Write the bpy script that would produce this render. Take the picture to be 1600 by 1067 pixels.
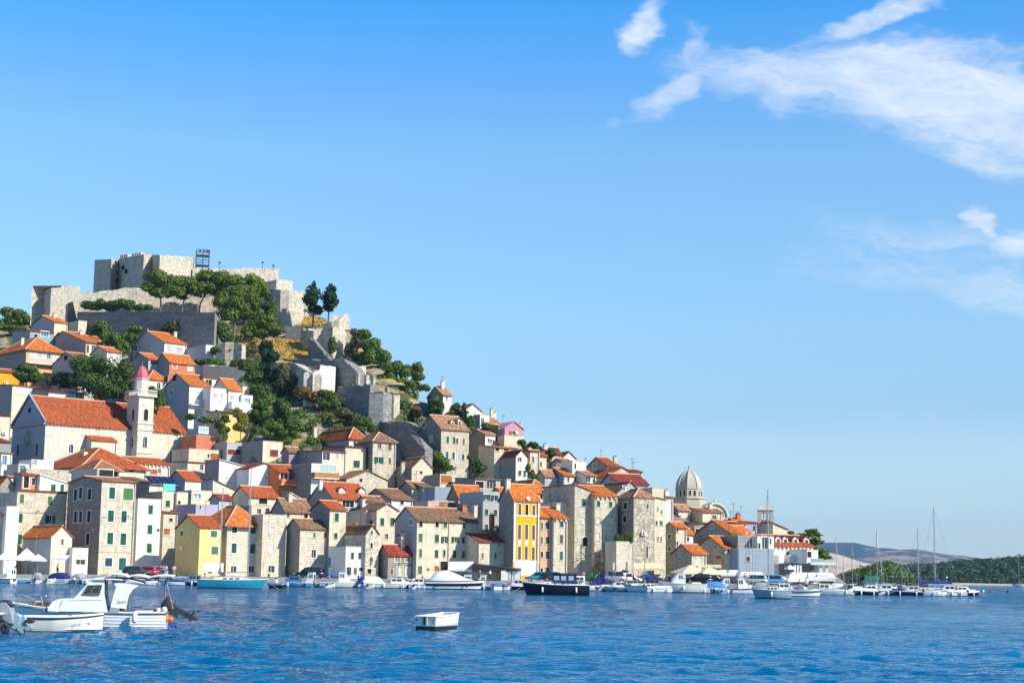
import bpy, bmesh, math, random
import numpy as np
from mathutils import Vector, Matrix, noise as mnoise
random.seed(7)
RNG = np.random.default_rng(7)
SC = bpy.context.scene
COL = SC.collection
for o in list(bpy.data.objects):
 bpy.data.objects.remove(o, do_unlink=True)
# ------------------------------------------------------------------ camera
FPX = 2600.0                      # focal length in pixels of the 1600 px wide photograph
PITCH = math.atan((899.0 - 533.5) / FPX)
ROLL = 0.014
CAMH = 2.0
cd = bpy.data.cameras.new("camera")
cam = bpy.data.objects.new("camera", cd)
COL.objects.link(cam)
CM = Matrix.Rotation(math.radians(90) + PITCH, 4, 'X') @ Matrix.Rotation(ROLL, 4, 'Z')
cam.matrix_world = Matrix.Translation((0, 0, CAMH)) @ CM
cd.sensor_width = 36.0
cd.lens = 36.0 * FPX / 1600.0
cd.clip_start = 0.5
cd.clip_end = 30000
SC.camera = cam
CR = CM.to_3x3()
# ------------------------------------------------------------------ sun, sky, exposure
SUN_AZ = math.radians(63)         # measured from -Y towards +X
SUN_EL = math.radians(36)
sdir = Vector((math.sin(SUN_AZ) * math.cos(SUN_EL), -math.cos(SUN_AZ) * math.cos(SUN_EL), math.sin(SUN_EL)))
sd = bpy.data.lights.new("sun", 'SUN')
sd.energy = 5.0
sd.angle = math.radians(0.5)
sd.color = (1.0, 0.935, 0.82)
sun = bpy.data.objects.new("sun", sd)
sun.rotation_euler = sdir.to_track_quat('Z', 'Y').to_euler()
sun.location = (60, -60, 120)
COL.objects.link(sun)
world = bpy.data.worlds.new("World")
SC.world = world
world.use_nodes = True
WN = world.node_tree.nodes
WL = world.node_tree.links
WN.clear()
class NB:
 """tiny node builder"""
 def __init__(s, tree):
  s.n, s.l = tree.nodes, tree.links
 def add(s, t, **kw):
  n = s.n.new(t)
  for k, v in kw.items():
   setattr(n, k, v)
  return n
 def put(s, sock, v):
  if v is None:
   return
  if isinstance(v, bpy.types.NodeSocket):
   s.l.new(v, sock)
  else:
   if hasattr(sock.default_value, '__len__') and hasattr(v, '__len__') and len(sock.default_value) == 4 and len(v) == 3:
    v = (*v, 1.0)
   sock.default_value = v
 def m(s, op, a, b=None, c=None, clamp=False):
  n = s.add('ShaderNodeMath', operation=op, use_clamp=clamp)
  s.put(n.inputs[0], a); s.put(n.inputs[1], b); s.put(n.inputs[2], c)
  return n.outputs[0]
 def vm(s, op, a, b=None):
  n = s.add('ShaderNodeVectorMath', operation=op)
  s.put(n.inputs[0], a); s.put(n.inputs[1], b)
  if op == 'SCALE': n.inputs['Scale'].default_value = 2.0
  return n.outputs[0]
 def mix(s, f, a, b, mode='MIX'):
  n = s.add('ShaderNodeMix', data_type='RGBA', blend_type=mode)
  s.put(n.inputs[0], f); s.put(n.inputs[6], a); s.put(n.inputs[7], b)
  return n.outputs[2]
 def noise(s, vec, scale, detail=3, rough=0.55, dist=0.0, dims='3D'):
  n = s.add('ShaderNodeTexNoise', noise_dimensions=dims)
  s.put(n.inputs['Vector'], vec)
  n.inputs['Scale'].default_value = scale
  n.inputs['Detail'].default_value = detail
  n.inputs['Roughness'].default_value = rough
  n.inputs['Distortion'].default_value = dist
  return n.outputs[0]
 def ramp(s, f, stops):
  n = s.add('ShaderNodeValToRGB')
  e = n.color_ramp.elements
  while len(e) < len(stops):
   e.new(0.5)
  for i, (p, c) in enumerate(stops):
   e[i].position = p
   e[i].color = (*c, 1) if hasattr(c, '__len__') else (c, c, c, 1)
  s.put(n.inputs[0], f)
  return n.outputs[0]
 def mr(s, v, a, b, c=0.0, d=1.0, smooth=False):
  n = s.add('ShaderNodeMapRange')
  if smooth:
   n.interpolation_type = 'SMOOTHSTEP'
  s.put(n.inputs[0], v)
  for i, x in enumerate((a, b, c, d)):
   n.inputs[i + 1].default_value = x
  return n.outputs[0]
 def xyz(s, v):
  n = s.add('ShaderNodeSeparateXYZ')
  s.put(n.inputs[0], v)
  return n.outputs
 def cxyz(s, x, y, z):
  n = s.add('ShaderNodeCombineXYZ')
  s.put(n.inputs[0], x); s.put(n.inputs[1], y); s.put(n.inputs[2], z)
  return n.outputs[0]
w = NB(world.node_tree)
sky = w.add('ShaderNodeTexSky', sky_type='NISHITA')
sky.sun_disc = False
sky.sun_elevation = SUN_EL
sky.sun_rotation = math.radians(180) - SUN_AZ
sky.altitude = 0
sky.air_density = 1.0
sky.dust_density = 0.1
sky.ozone_density = 2.2
hs = w.add('ShaderNodeHueSaturation')
hs.inputs['Saturation'].default_value = 1.22
hs.inputs['Value'].default_value = 1.0
tc = w.add('ShaderNodeTexCoord')
dx, dy, dz = w.xyz(tc.outputs['Generated'])
az = w.m('ARCTAN2', dx, dy)
el = w.m('ARCSINE', dz)
gain = w.ramp(w.mr(el, 0.0, 1.0), [(0.0, (0.293, 0.335, 0.416)), (.035, (0.334, 0.370, 0.436)), (.075, (0.397, 0.412, 0.444)), (.10, (0.386, 0.405, 0.442)), (.15, (0.488, 0.497, 0.497)), (.25, (0.570, 0.589, 0.589)), (.34, (0.460, 0.590, 0.690)), (.5, (0.240, 0.400, 0.550)), (.8, (0.100, 0.200, 0.360)), (1.0, (0.080, 0.160, 0.300))])
w.put(hs.inputs['Color'], w.vm('SCALE', w.vm('MULTIPLY', sky.outputs[0], gain)))
base = w.cxyz(w.m('MULTIPLY', az, 7.0), w.m('MULTIPLY', el, 14.0), 0.0)
wx = w.m('MULTIPLY', w.m('SUBTRACT', w.noise(base, 1.3, 4, .6), 0.5), 0.09)
base2 = w.vm('ADD', base, (31.0, 17.0, 5.0))
wy = w.m('MULTIPLY', w.m('SUBTRACT', w.noise(base2, 1.6, 4, .6), 0.5), 0.055)
azw = w.m('ADD', az, wx)
elw = w.m('ADD', el, wy)
def skypx(px, py):
 d = CR @ Vector(((px - 800) / FPX, -(py - 533.5) / FPX, -1)); d.normalize()
 return math.atan2(d.x, d.y), math.asin(d.z)
def bank(px, py, rx, ry, rot, k=1.0):
 a0, e0 = skypx(px, py)
 c, s_ = math.cos(math.radians(rot)), math.sin(math.radians(rot))
 u = w.m('SUBTRACT', azw, a0); v = w.m('SUBTRACT', elw, e0)
 p = w.m('ADD', w.m('MULTIPLY', u, c), w.m('MULTIPLY', v, s_))
 q = w.m('SUBTRACT', w.m('MULTIPLY', v, c), w.m('MULTIPLY', u, s_))
 p = w.m('DIVIDE', p, rx / FPX); q = w.m('DIVIDE', q, ry / FPX)
 d = w.m('SQRT', w.m('ADD', w.m('MULTIPLY', p, p), w.m('MULTIPLY', q, q)))
 return w.m('MULTIPLY', w.mr(d, 1.35, 0.35, 0, 1, True), k)
banks = [bank(1020, 42, 34, 54, 0, 1.0), bank(1075, 140, 105, 22, 28, .62), bank(1250, 125, 190, 55, -8, .85),
   bank(1470, 145, 270, 88, -13, 1.0), bank(1800, 215, 330, 120, -18, .95), bank(1370, 14, 130, 24, 12, .85),
   bank(1560, 240, 120, 45, -25, .8), bank(1500, 342, 26, 30, -30, .8), bank(1585, 385, 95, 36, -8, .8),
   bank(1550, 450, 120, 40, -6, .55), bank(1400, 400, 220, 70, -4, .4), bank(1115, 85, 75, 22, -50, .6), bank(960, 190, 18, 9, 0, .25),
   bank(2300, 120, 500, 110, -8, .7), bank(-1500, 100, 500, 60, 6, .5)]
dens = banks[0]
for b_ in banks[1:]:
 dens = w.m('MAXIMUM', dens, b_)
streak = w.cxyz(w.m('MULTIPLY', w.m('ADD', azw, w.m('MULTIPLY', elw, 0.6)), 9.0), w.m('MULTIPLY', w.m('SUBTRACT', elw, w.m('MULTIPLY', azw, -0.22)), 48.0), 0.0)
sn = w.noise(streak, 1.0, 8, .66, .5)
fine = w.noise(base, 3.5, 8, .62, .8)
tex = w.m('ADD', w.m('MULTIPLY', sn, .65), w.m('MULTIPLY', fine, .35))
ero = w.m('ADD', dens, w.m('MULTIPLY', w.m('SUBTRACT', tex, 0.52), 2.3))
cl = w.m('MULTIPLY', w.mr(ero, 0.0, 1.5, 0, 1, True), w.mr(dens, 0, .3, 0, 1, True))
cl = w.m('MULTIPLY', cl, 1.05, clamp=True)
veil = w.m('MULTIPLY', w.mr(w.noise(w.vm('ADD', streak, (3.0, 9.0, 1.0)), .35, 5, .6), .5, .75, 0, .10, True), w.mr(az, 0.0, .25, 0, 1, True))
cl = w.m('ADD', cl, veil, clamp=True)
out = w.mix(cl, hs.outputs[0], (5.1, 5.5, 6.0))
bg = w.add('ShaderNodeBackground')
w.put(bg.inputs[0], out)
bg.inputs[1].default_value = 0.125
wo = w.add('ShaderNodeOutputWorld')
w.l.new(bg.outputs[0], wo.inputs[0])
SC.view_settings.view_transform = 'Standard'
SC.view_settings.look = 'None'
SC.view_settings.exposure = 0.47
SC.view_settings.gamma = 1.0
SC.view_settings.use_curve_mapping = False
SC.cycles.max_bounces = 6
SC.cycles.diffuse_bounces = 2
SC.cycles.glossy_bounces = 3
SC.cycles.transparent_max_bounces = 4
SC.cycles.caustics_reflective = False
SC.cycles.caustics_refractive = False
SC.cycles.use_denoising = True
SC.cycles.sample_clamp_indirect = 6.0
# ------------------------------------------------------------------ places: photo directions -> points at a real distance
SL, QY, QZ = 0.42, 256.0, 1.2     # slope of the hill, foot of the hill, quay level
def ray(px, py):
 return CR @ Vector(((px - 800) / FPX, -(py - 533.5) / FPX, -1))
def at(px, py, Y):
 d = ray(px, py)
 t = Y / d.y
 return Vector((d.x * t, Y, CAMH + d.z * t))
def Yg(px, py):
 """distance at which the sight line meets the hillside"""
 d = ray(px, py)
 e = d.z / d.y
 return max(QY + 1.0, (SL * QY + CAMH - QZ) / (SL - e)) if e < SL - .02 else 600
def onwater(px, py):
 d = ray(px, py)
 t = -CAMH / d.z
 return Vector((d.x * t, d.y * t, 0))
CREST = [(-400, 520), (0, 505), (60, 490), (110, 478), (145, 470), (440, 472), (480, 486), (540, 520), (570, 545), (605, 580), (650, 615), (690, 645),
   (750, 668), (800, 690), (850, 706), (930, 738), (1000, 765), (1050, 800), (1100, 822), (1200, 850), (1270, 880), (1300, 886), (2200, 890)]
def crest_z(px):
 for (a, b), (c, d) in zip(CREST, CREST[1:]):
  if px <= c:
   t = max(0, (px - a) / (c - a))
   py = b + (d - b) * t
   break
 else:
  py = CREST[-1][1]
 hy = 899 + (px - 800) * math.tan(ROLL)
 e = (hy - py) / FPX
 Y = (SL * QY + CAMH - QZ) / (SL - e)
 return CAMH + e * Y
CZ = {}
def ground_z(X, Y):
 px = 800 + FPX * X / max(Y, 1)
 k = int(px // 5)
 if k not in CZ:
  CZ[k] = crest_z(k * 5)
 zc = CZ[k]
 zp = QZ + SL * max(0, Y - QY)
 d = 7.0 * float(np.interp(Y, [258, 268], [0, 1]))
 if px < 385: d *= float(np.interp(Y, [355, 385], [1, .15]))
 elif px < 640: d *= float(np.interp(Y, [300, 316], [1, 0]))
 else: d *= float(np.interp(Y, [320, 345], [1, .2]))
 zp = max(QZ, zp - d) if Y > QY else zp
 h = max(0.0, min(1.0, 0.5 + 0.5 * (zp - zc) / 3.0))
 z = zp * (1 - h) + zc * h - 3.0 * h * (1 - h) * .5
 if Y > 620:
  z = z * (1 - min(1, (Y - 620) / 160)) - 3 * min(1, (Y - 620) / 160)
 return z
# ------------------------------------------------------------------ tagging and mesh building
def tag(o, label=None, cat=None, group=None, kind=None):
 if label: o['label'] = label
 if cat: o['category'] = cat
 if group: o['group'] = group
 if kind: o['kind'] = kind
 return o
def empty(name, loc, rz=0.0, parent=None):
 o = bpy.data.objects.new(name, None)
 o.empty_display_size = .5
 COL.objects.link(o)
 o.location = loc
 o.rotation_euler = (0, 0, rz)
 if parent: o.parent = parent
 return o
def link(name, me, parent=None, loc=None, rz=None):
 o = bpy.data.objects.new(name, me)
 COL.objects.link(o)
 if parent: o.parent = parent
 if loc is not None: o.location = loc
 if rz is not None: o.rotation_euler = (0, 0, rz)
 return o
class MB:
 def __init__(s):
  s.v, s.f, s.mi, s.uv, s.sm = [], [], [], [], []
 def poly(s, pts, mat=0, uv=None, smooth=False):
  b = len(s.v)
  s.v += [tuple(p) for p in pts]
  s.f.append(tuple(range(b, b + len(pts))))
  s.mi.append(mat); s.sm.append(smooth)
  s.uv += list(uv) if uv else [(0, 0)] * len(pts)
 def box(s, x0, y0, z0, x1, y1, z1, mat=0):
  p = [(x0, y0, z0), (x1, y0, z0), (x1, y1, z0), (x0, y1, z0), (x0, y0, z1), (x1, y0, z1), (x1, y1, z1), (x0, y1, z1)]
  for q in ((0, 3, 2, 1), (4, 5, 6, 7), (0, 1, 5, 4), (1, 2, 6, 5), (2, 3, 7, 6), (3, 0, 4, 7)):
   s.poly([p[i] for i in q], mat)
 def grid(s, rows, mat=0, closed=False, smooth=True, matf=None):
  b = len(s.v)
  n = len(rows[0])
  for r in rows:
   s.v += [tuple(p) for p in r]
  for i in range(len(rows) - 1):
   for j in range(n if closed else n - 1):
    k = (j + 1) % n
    s.f.append((b + i * n + j, b + i * n + k, b + (i + 1) * n + k, b + (i + 1) * n + j))
    s.mi.append(matf(i, j) if matf else mat); s.sm.append(smooth)
    s.uv += [(0, 0)] * 4
 def tube(s, p0, p1, r0, r1=None, n=6, mat=0, cap=True):
  p0, p1 = Vector(p0), Vector(p1)
  r1 = r0 if r1 is None else r1
  d = (p1 - p0)
  if d.length < 1e-6: return
  d.normalize()
  a = d.cross(Vector((0, 0, 1)) if abs(d.z) < .9 else Vector((1, 0, 0))).normalized()
  b = d.cross(a)
  rows = [[p + (a * math.cos(2 * math.pi * k / n) + b * math.sin(2 * math.pi * k / n)) * r for k in range(n)] for p, r in ((p0, r0), (p1, r1))]
  s.grid(rows, mat, True)
  if cap:
   s.poly(rows[0][::-1], mat); s.poly(rows[1], mat)
 def path(s, pts, r, n=6, mat=0):
  for a, b in zip(pts, pts[1:]):
   s.tube(a, b, r, r, n, mat)
 def lathe(s, prof, c=(0, 0, 0), n=16, mat=0, smooth=True, sy=1.0):
  rows = [[(c[0] + r * math.cos(2 * math.pi * k / n), c[1] + sy * r * math.sin(2 * math.pi * k / n), c[2] + z) for k in range(n)] for r, z in prof]
  s.grid(rows, mat, True, smooth)
 def prism(s, pts, z0, z1, mat=0, top=None):
  n = len(pts)
  zt = z1 if hasattr(z1, '__len__') else [z1] * n
  for i in range(n):
   j = (i + 1) % n
   s.poly([(pts[i][0], pts[i][1], z0), (pts[j][0], pts[j][1], z0), (pts[j][0], pts[j][1], zt[j]), (pts[i][0], pts[i][1], zt[i])], mat)
  s.poly([(p[0], p[1], z) for p, z in zip(pts, zt)], mat if top is None else top)
 def mesh(s, name, mats):
  me = bpy.data.meshes.new(name)
  me.from_pydata(s.v, [], s.f)
  mats = mats if isinstance(mats, (list, tuple)) else [mats]
  for m_ in mats: me.materials.append(m_)
  me.polygons.foreach_set('material_index', s.mi)
  me.polygons.foreach_set('use_smooth', s.sm)
  uvl = me.uv_layers.new(name='UVMap')
  uvl.data.foreach_set('uv', np.array(s.uv, dtype=np.float32).ravel())
  me.update()
  return me
 def build(s, name, mats, parent=None, loc=None, rz=None):
  return link(name, s.mesh(name, mats), parent, loc, rz)
# ------------------------------------------------------------------ materials
MATS = {}
def newmat(name):
 m_ = bpy.data.materials.new(name)
 m_.use_nodes = True
 t = m_.node_tree
 t.nodes.clear()
 nb = NB(t)
 bs = nb.add('ShaderNodeBsdfPrincipled')
 o = nb.add('ShaderNodeOutputMaterial')
 nb.l.new(bs.outputs[0], o.inputs[0])
 MATS[name] = m_
 return m_, nb, bs
def bump(nb, bs, h, dist, strength=1.0):
 b = nb.add('ShaderNodeBump')
 b.inputs['Strength'].default_value = strength
 b.inputs['Distance'].default_value = dist
 nb.put(b.inputs['Height'], h)
 nb.put(bs.inputs['Normal'], b.outputs[0])
def objco(nb):
 t = nb.add('ShaderNodeTexCoord')
 oi = nb.add('ShaderNodeObjectInfo')
 off = nb.cxyz(nb.m('MULTIPLY', oi.outputs['Random'], 53.0), nb.m('MULTIPLY', oi.outputs['Random'], 91.0), 0.0)
 return nb.vm('ADD', t.outputs['Object'], off), oi.outputs['Random']
def plain(name, col, rough=.6, metal=0.0, var=.12, nscale=2.0, spec=.4, bm=0.0):
 m_, nb, bs = newmat(name)
 co, rnd = objco(nb)
 n = nb.noise(co, nscale, 4)
 f = nb.mr(n, .25, .75, 1 - var, 1 + var)
 c = nb.vm('MULTIPLY', nb.cxyz(f, f, f), tuple(col))
 nb.put(bs.inputs['Base Color'], c)
 bs.inputs['Roughness'].default_value = rough
 bs.inputs['Metallic'].default_value = metal
 bs.inputs['Specular IOR Level'].default_value = spec
 if bm: bump(nb, bs, nb.noise(co, nscale * 6, 4), bm)
 return m_
WK = 1.1
def wallmat(name, col, stone=0.0, stain=.35, dark=(.17, .155, .13), bs_w=.6, rubble=False):
 """plaster or stone masonry: block pattern, weather streaks, patches"""
 m_, nb, bs = newmat(name)
 co, rnd = objco(nb)
 x, y, z = nb.xyz(co)
 col = tuple(k * WK for k in col); dark = tuple(k * WK for k in dark)
 wv = nb.cxyz(nb.m('ADD', x, y), z, 0.0)
 big = nb.noise(co, .22, 5, .6)
 mid = nb.noise(co, 1.4, 5, .65)
 fine = nb.noise(co, 9.0, 3, .6)
 streak = nb.noise(nb.cxyz(nb.m('MULTIPLY', nb.m('ADD', x, y), 2.2), nb.m('MULTIPLY', z, .22), 0.0), 1.0, 5, .6)
 v = nb.m('ADD', nb.mr(rnd, 0, 1, .9, 1.08), 0.0)
 c = nb.vm('MULTIPLY', nb.cxyz(v, v, v), tuple(col))
 hgt = fine
 if stone > 0:
  if rubble:
   vo = nb.add('ShaderNodeTexVoronoi', feature='F1')
   nb.put(vo.inputs['Vector'], nb.cxyz(nb.m('ADD', x, y), nb.m('MULTIPLY', z, 1.5), 0.0)); vo.inputs['Scale'].default_value = 2.3
   vv = nb.xyz(vo.outputs['Color'])[0]
   g = nb.mr(vo.outputs['Distance'], .15, .6, 1.12, .6)
   bf = nb.m('MULTIPLY', nb.mr(vv, 0, 1, .72, 1.2), g)
   hgt = nb.m('SUBTRACT', 1.0, vo.outputs['Distance'])
  else:
   wn = nb.vm('ADD', wv, nb.vm('MULTIPLY', nb.cxyz(nb.noise(co, .9, 2), nb.noise(co, 1.1, 3), 0.0), (.5, .45, 0)))
   br = nb.add('ShaderNodeTexBrick')
   nb.put(br.inputs['Vector'], wn)
   br.inputs['Scale'].default_value = 1.0
   br.inputs['Brick Width'].default_value = bs_w
   br.inputs['Row Height'].default_value = bs_w * .5
   br.inputs['Mortar Size'].default_value = .022
   br.inputs['Mortar Smooth'].default_value = .4
   br.inputs['Color1'].default_value = (.80, .80, .80, 1)
   br.inputs['Color2'].default_value = (1.18, 1.16, 1.12, 1)
   br.inputs['Mortar'].default_value = (.80, .78, .73, 1)
   bf = nb.xyz(br.outputs[0])[0]
   hgt = nb.m('SUBTRACT', nb.m('MULTIPLY', fine, .5), br.outputs['Fac'])
  bf = nb.m('ADD', nb.m('MULTIPLY', nb.m('SUBTRACT', bf, 1.0), stone), 1.0)
  c = nb.vm('MULTIPLY', c, nb.cxyz(bf, bf, nb.m('MULTIPLY', bf, .985)))
 f = nb.m('MULTIPLY', nb.mr(mid, .3, .7, 1 - stain * .45, 1 + stain * .28), nb.mr(fine, .3, .7, .95, 1.05))
 c = nb.vm('MULTIPLY', c, nb.cxyz(f, f, f))
 st = nb.m('MULTIPLY', nb.mr(streak, .50, .72, 0, 1, True), stain)
 c = nb.mix(st, c, dark)
 pt = nb.m('MULTIPLY', nb.mr(big, .55, .66, 0, 1, True), stain * .55)
 c = nb.mix(pt, c, tuple(min(.8, k * .72 + .04) for k in col))
 nb.put(bs.inputs['Base Color'], c)
 bs.inputs['Roughness'].default_value = .9
 bs.inputs['Specular IOR Level'].default_value = .15
 bump(nb, bs, hgt, .05 if stone else .015)
 return m_
def roofmat(name, col, col2, weather=.3, dark=(.12, .09, .065)):
 m_, nb, bs = newmat(name)
 t = nb.add('ShaderNodeTexCoord')
 co, rnd = objco(nb)
 u, v, _ = nb.xyz(t.outputs['UV'])
 wave = nb.m('ABSOLUTE', nb.m('SINE', nb.m('MULTIPLY', u, math.pi / .30)))
 br = nb.add('ShaderNodeTexBrick')
 br.offset = 0.0
 nb.put(br.inputs['Vector'], t.outputs['UV'])
 br.inputs['Scale'].default_value = 1.0
 br.inputs['Brick Width'].default_value = .30
 br.inputs['Row Height'].default_value = .42
 br.inputs['Mortar Size'].default_value = .012
 br.inputs['Color1'].default_value = (.6, .6, .6, 1)
 br.inputs['Color2'].default_value = (1.25, 1.25, 1.25, 1)
 br.inputs['Mortar'].default_value = (.45, .45, .45, 1)
 bf = nb.xyz(br.outputs[0])[0]
 big = nb.noise(co, .35, 5, .62)
 mid = nb.noise(co, 2.2, 4, .6)
 c = nb.mix(nb.mr(mid, .35, .65), tuple(col), tuple(col2))
 r2 = nb.mr(rnd, 0, 1, .88, 1.1)
 g = nb.m('MULTIPLY', nb.m('MULTIPLY', bf, nb.mr(wave, 0, 1, .68, 1.1)), r2)
 c = nb.vm('MULTIPLY', c, nb.cxyz(g, g, g))
 c = nb.mix(nb.m('MULTIPLY', nb.mr(big, .42, .68, 0, 1, True), weather), c, dark)
 sp = nb.noise(co, 7.0, 2)
 c = nb.mix(nb.m('MULTIPLY', nb.mr(sp, .62, .7, 0, 1), weather * .5), c, (.38, .33, .24))
 nb.put(bs.inputs['Base Color'], c)
 bs.inputs['Roughness'].default_value = .85
 bs.inputs['Specular IOR Level'].default_value = .15
 bump(nb, bs, wave, .09)
 return m_
wallmat('stone', (.60, .545, .44), .85, .5)
wallmat('stone_light', (.66, .60, .47), .5, .28)
wallmat('stone_grey_shade', (.30, .28, .245), .8, .4)  # grey stone, also used for side walls with their shade put into the colour
wallmat('stone_rubble', (.45, .42, .355), .9, .35, rubble=True)
wallmat('stone_warm', (.65, .575, .45), .9, .4, rubble=True)
wallmat('cream', (.62, .55, .41), 0, .45)
wallmat('cream_stone', (.62, .555, .43), .5, .55)
wallmat('white', (.74, .73, .69), 0, .22)
wallmat('white_old', (.70, .68, .62), .12, .3)
wallmat('grey', (.27, .27, .27), 0, .3)  # grey render, tone lowered so side walls away from the sun look shaded
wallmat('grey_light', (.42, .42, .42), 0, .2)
wallmat('grey_blue', (.26, .32, .38), 0, .15)  # blue grey render, darkened to carry the shade of sunless side walls
wallmat('yellow', (.66, .48, .19), 0, .2)
wallmat('yellow_deep', (.74, .35, .012), 0, .1)
wallmat('peach', (.60, .34, .19), 0, .15)
wallmat('pinkish', (.62, .42, .36), 0, .2)
wallmat('pink', (.52, .27, .34), 0, .06)
wallmat('orange', (.72, .20, .06), 0, .15)
wallmat('orange_deep', (.74, .28, .02), 0, .1)
wallmat('brickred', (.52, .18, .10), .5, .2)
wallmat('lavender', (.33, .33, .42), 0, .1)  # lavender render, deepened to hold the shade on sides facing away
wallmat('fort', (.53, .485, .40), .9, .6, bs_w=.9)
wallmat('fort_shaded', (.27, .26, .25), 1.1, .6, bs_w=.9)  # darker copy of fort: shade painted into faces turned from the sun
wallmat('church', (.66, .615, .52), .15, .25)
wallmat('church_shaded', (.36, .40, .46), .2, .2)  # church wall on its shaded front; the bluish dimness is in the colour
wallmat('dome_stone', (.55, .51, .43), .3, .2)
wallmat('rust', (.42, .19, .07), 0, .5)
roofmat('tile_orange', (.72, .21, .04), (.62, .17, .04), .2)
roofmat('tile_red', (.50, .125, .04), (.42, .095, .035), .22)
roofmat('tile_darkred', (.33, .06, .04), (.28, .045, .035), .15)
roofmat('tile_brown', (.34, .20, .12), (.28, .15, .09), .55)
roofmat('tile_mixed', (.48, .20, .09), (.34, .17, .09), .45)
roofmat('tile_pale', (.56, .30, .17), (.46, .24, .14), .3)
plain('ridge_tile', (.62, .36, .22), .85)
plain('trim', (.66, .61, .51), .85, var=.1)
plain('trim_white', (.78, .77, .74), .7, var=.05)
plain('trim_stone', (.50, .46, .38), .9, var=.2)
def shuttermat(name, col):
 m_, nb, bs = newmat(name)
 co, rnd = objco(nb)
 z = nb.xyz(co)[2]
 wv = nb.m('SINE', nb.m('MULTIPLY', z, 2 * math.pi / .09))
 f = nb.m('MULTIPLY', nb.mr(nb.noise(co, 1.5, 3), .3, .7, .85, 1.1), nb.mr(rnd, 0, 1, .8, 1.15))
 nb.put(bs.inputs['Base Color'], nb.vm('MULTIPLY', nb.cxyz(f, f, f), tuple(col)))
 bs.inputs['Roughness'].default_value = .6
 bump(nb, bs, wv, .02)
shuttermat('sh_green', (.010, .135, .085))
shuttermat('sh_light', (.10, .25, .075))
shuttermat('sh_teal', (.012, .16, .135))
shuttermat('sh_brown', (.22, .13, .08))
shuttermat('sh_blue', (.03, .09, .16))
shuttermat('sh_white', (.72, .71, .68))
shuttermat('sh_orange', (.55, .16, .03))
shuttermat('sh_grey', (.30, .29, .27))
shuttermat('sh_maroon', (.26, .04, .045))
def glassmat(name, col, rough=.08):
 m_, nb, bs = newmat(name)
 bs.inputs['Base Color'].default_value = (*col, 1)
 bs.inputs['Roughness'].default_value = rough
 bs.inputs['Specular IOR Level'].default_value = .7
glassmat('glass', (.02, .028, .032))
glassmat('glass_boat', (.015, .03, .035), .04)
glassmat('glass_blue', (.05, .22, .30), .1)
glassmat('glass_pale', (.35, .48, .45), .15)
plain('dark', (.018, .017, .016), .9)
plain('metal', (.42, .43, .44), .35, .8)
plain('metal_dark', (.05, .05, .055), .5, .3)
plain('pole_grey', (.35, .36, .36), .5, .2)
plain('awning_white', (.74, .73, .70), .8, var=.05)
plain('awning_cream', (.70, .62, .38), .8, var=.08)
plain('awning_green', (.03, .20, .11), .8)
plain('wood', (.28, .17, .09), .7, var=.25, nscale=4)
plain('wood_dark', (.10, .06, .04), .7)
plain('concrete', (.44, .42, .38), .9, var=.2, nscale=.8, bm=.02)
plain('asphalt', (.10, .10, .10), .9, var=.25, nscale=.5)
plain('bark', (.16, .12, .085), .95, var=.3, nscale=3, bm=.05)
plain('solar', (.012, .02, .06), .15, spec=.8, var=.1)
plain('skin', (.55, .33, .24), .6)
plain('paint_white', (.80, .80, .78), .38, var=.05, spec=.3)
plain('paint_cream', (.68, .66, .58), .3, var=.06)
plain('paint_blue', (.02, .30, .42), .22, var=.05)
plain('paint_navy', (.005, .007, .022), .25, var=.1)
plain('paint_skyblue', (.10, .30, .50), .35, var=.1)
plain('paint_greyblue', (.28, .40, .46), .3, var=.08)
plain('paint_black', (.012, .013, .016), .25)
plain('paint_red', (.45, .03, .03), .3)
plain('paint_orange', (.75, .16, .02), .4)
plain('paint_silver', (.45, .47, .49), .25, .5)
plain('paint_yellow', (.65, .5, .05), .4)
plain('paint_green', (.03, .2, .1), .4)
plain('antifoul', (.045, .035, .02), .8, var=.3, nscale=6)
plain('antifoul_red', (.14, .04, .03), .8, var=.3, nscale=6)
plain('canvas_blue', (.012, .035, .26), .85)
plain('canvas_navy', (.008, .02, .12), .85)
plain('canvas_white', (.70, .71, .72), .85, var=.08)
plain('canvas_grey', (.30, .31, .33), .85)
plain('canvas_sky', (.06, .22, .48), .85)
plain('rubber', (.02, .02, .02), .7)
plain('rope', (.5, .42, .3), .9)
def leafmat(name, c1, c2, c3):
 m_, nb, bs = newmat(name)
 g = nb.add('ShaderNodeNewGeometry')
 t = nb.add('ShaderNodeTexCoord')
 n = nb.noise(t.outputs['Object'], .55, 3, .6)
 c = nb.mix(nb.mr(n, .32, .68), c1, c2)
 c = nb.mix(nb.m('MULTIPLY', g.outputs['Random Per Island'], .55), c, c3)
 nb.put(bs.inputs['Base Color'], c)
 bs.inputs['Roughness'].default_value = .65
 bs.inputs['Specular IOR Level'].default_value = .25
 tr = nb.add('ShaderNodeBsdfTranslucent')
 nb.put(tr.inputs[0], c)
 mx = nb.add('ShaderNodeMixShader')
 mx.inputs[0].default_value = .2
 nb.l.new(bs.outputs[0], mx.inputs[1]); nb.l.new(tr.outputs[0], mx.inputs[2])
 o = [k for k in nb.n if k.type == 'OUTPUT_MATERIAL'][0]
 nb.l.new(mx.outputs[0], o.inputs[0])
leafmat('leaf_pine', (.055, .105, .012), (.12, .19, .02), (.20, .27, .03))
leafmat('leaf_dark', (.035, .08, .014), (.07, .13, .02), (.11, .18, .03))
leafmat('leaf_cypress', (.010, .038, .016), (.02, .055, .02), (.035, .08, .025))
leafmat('leaf_green', (.05, .10, .015), (.09, .16, .02), (.14, .22, .03))
leafmat('leaf_olive', (.06, .075, .03), (.11, .12, .04), (.16, .17, .06))
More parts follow.
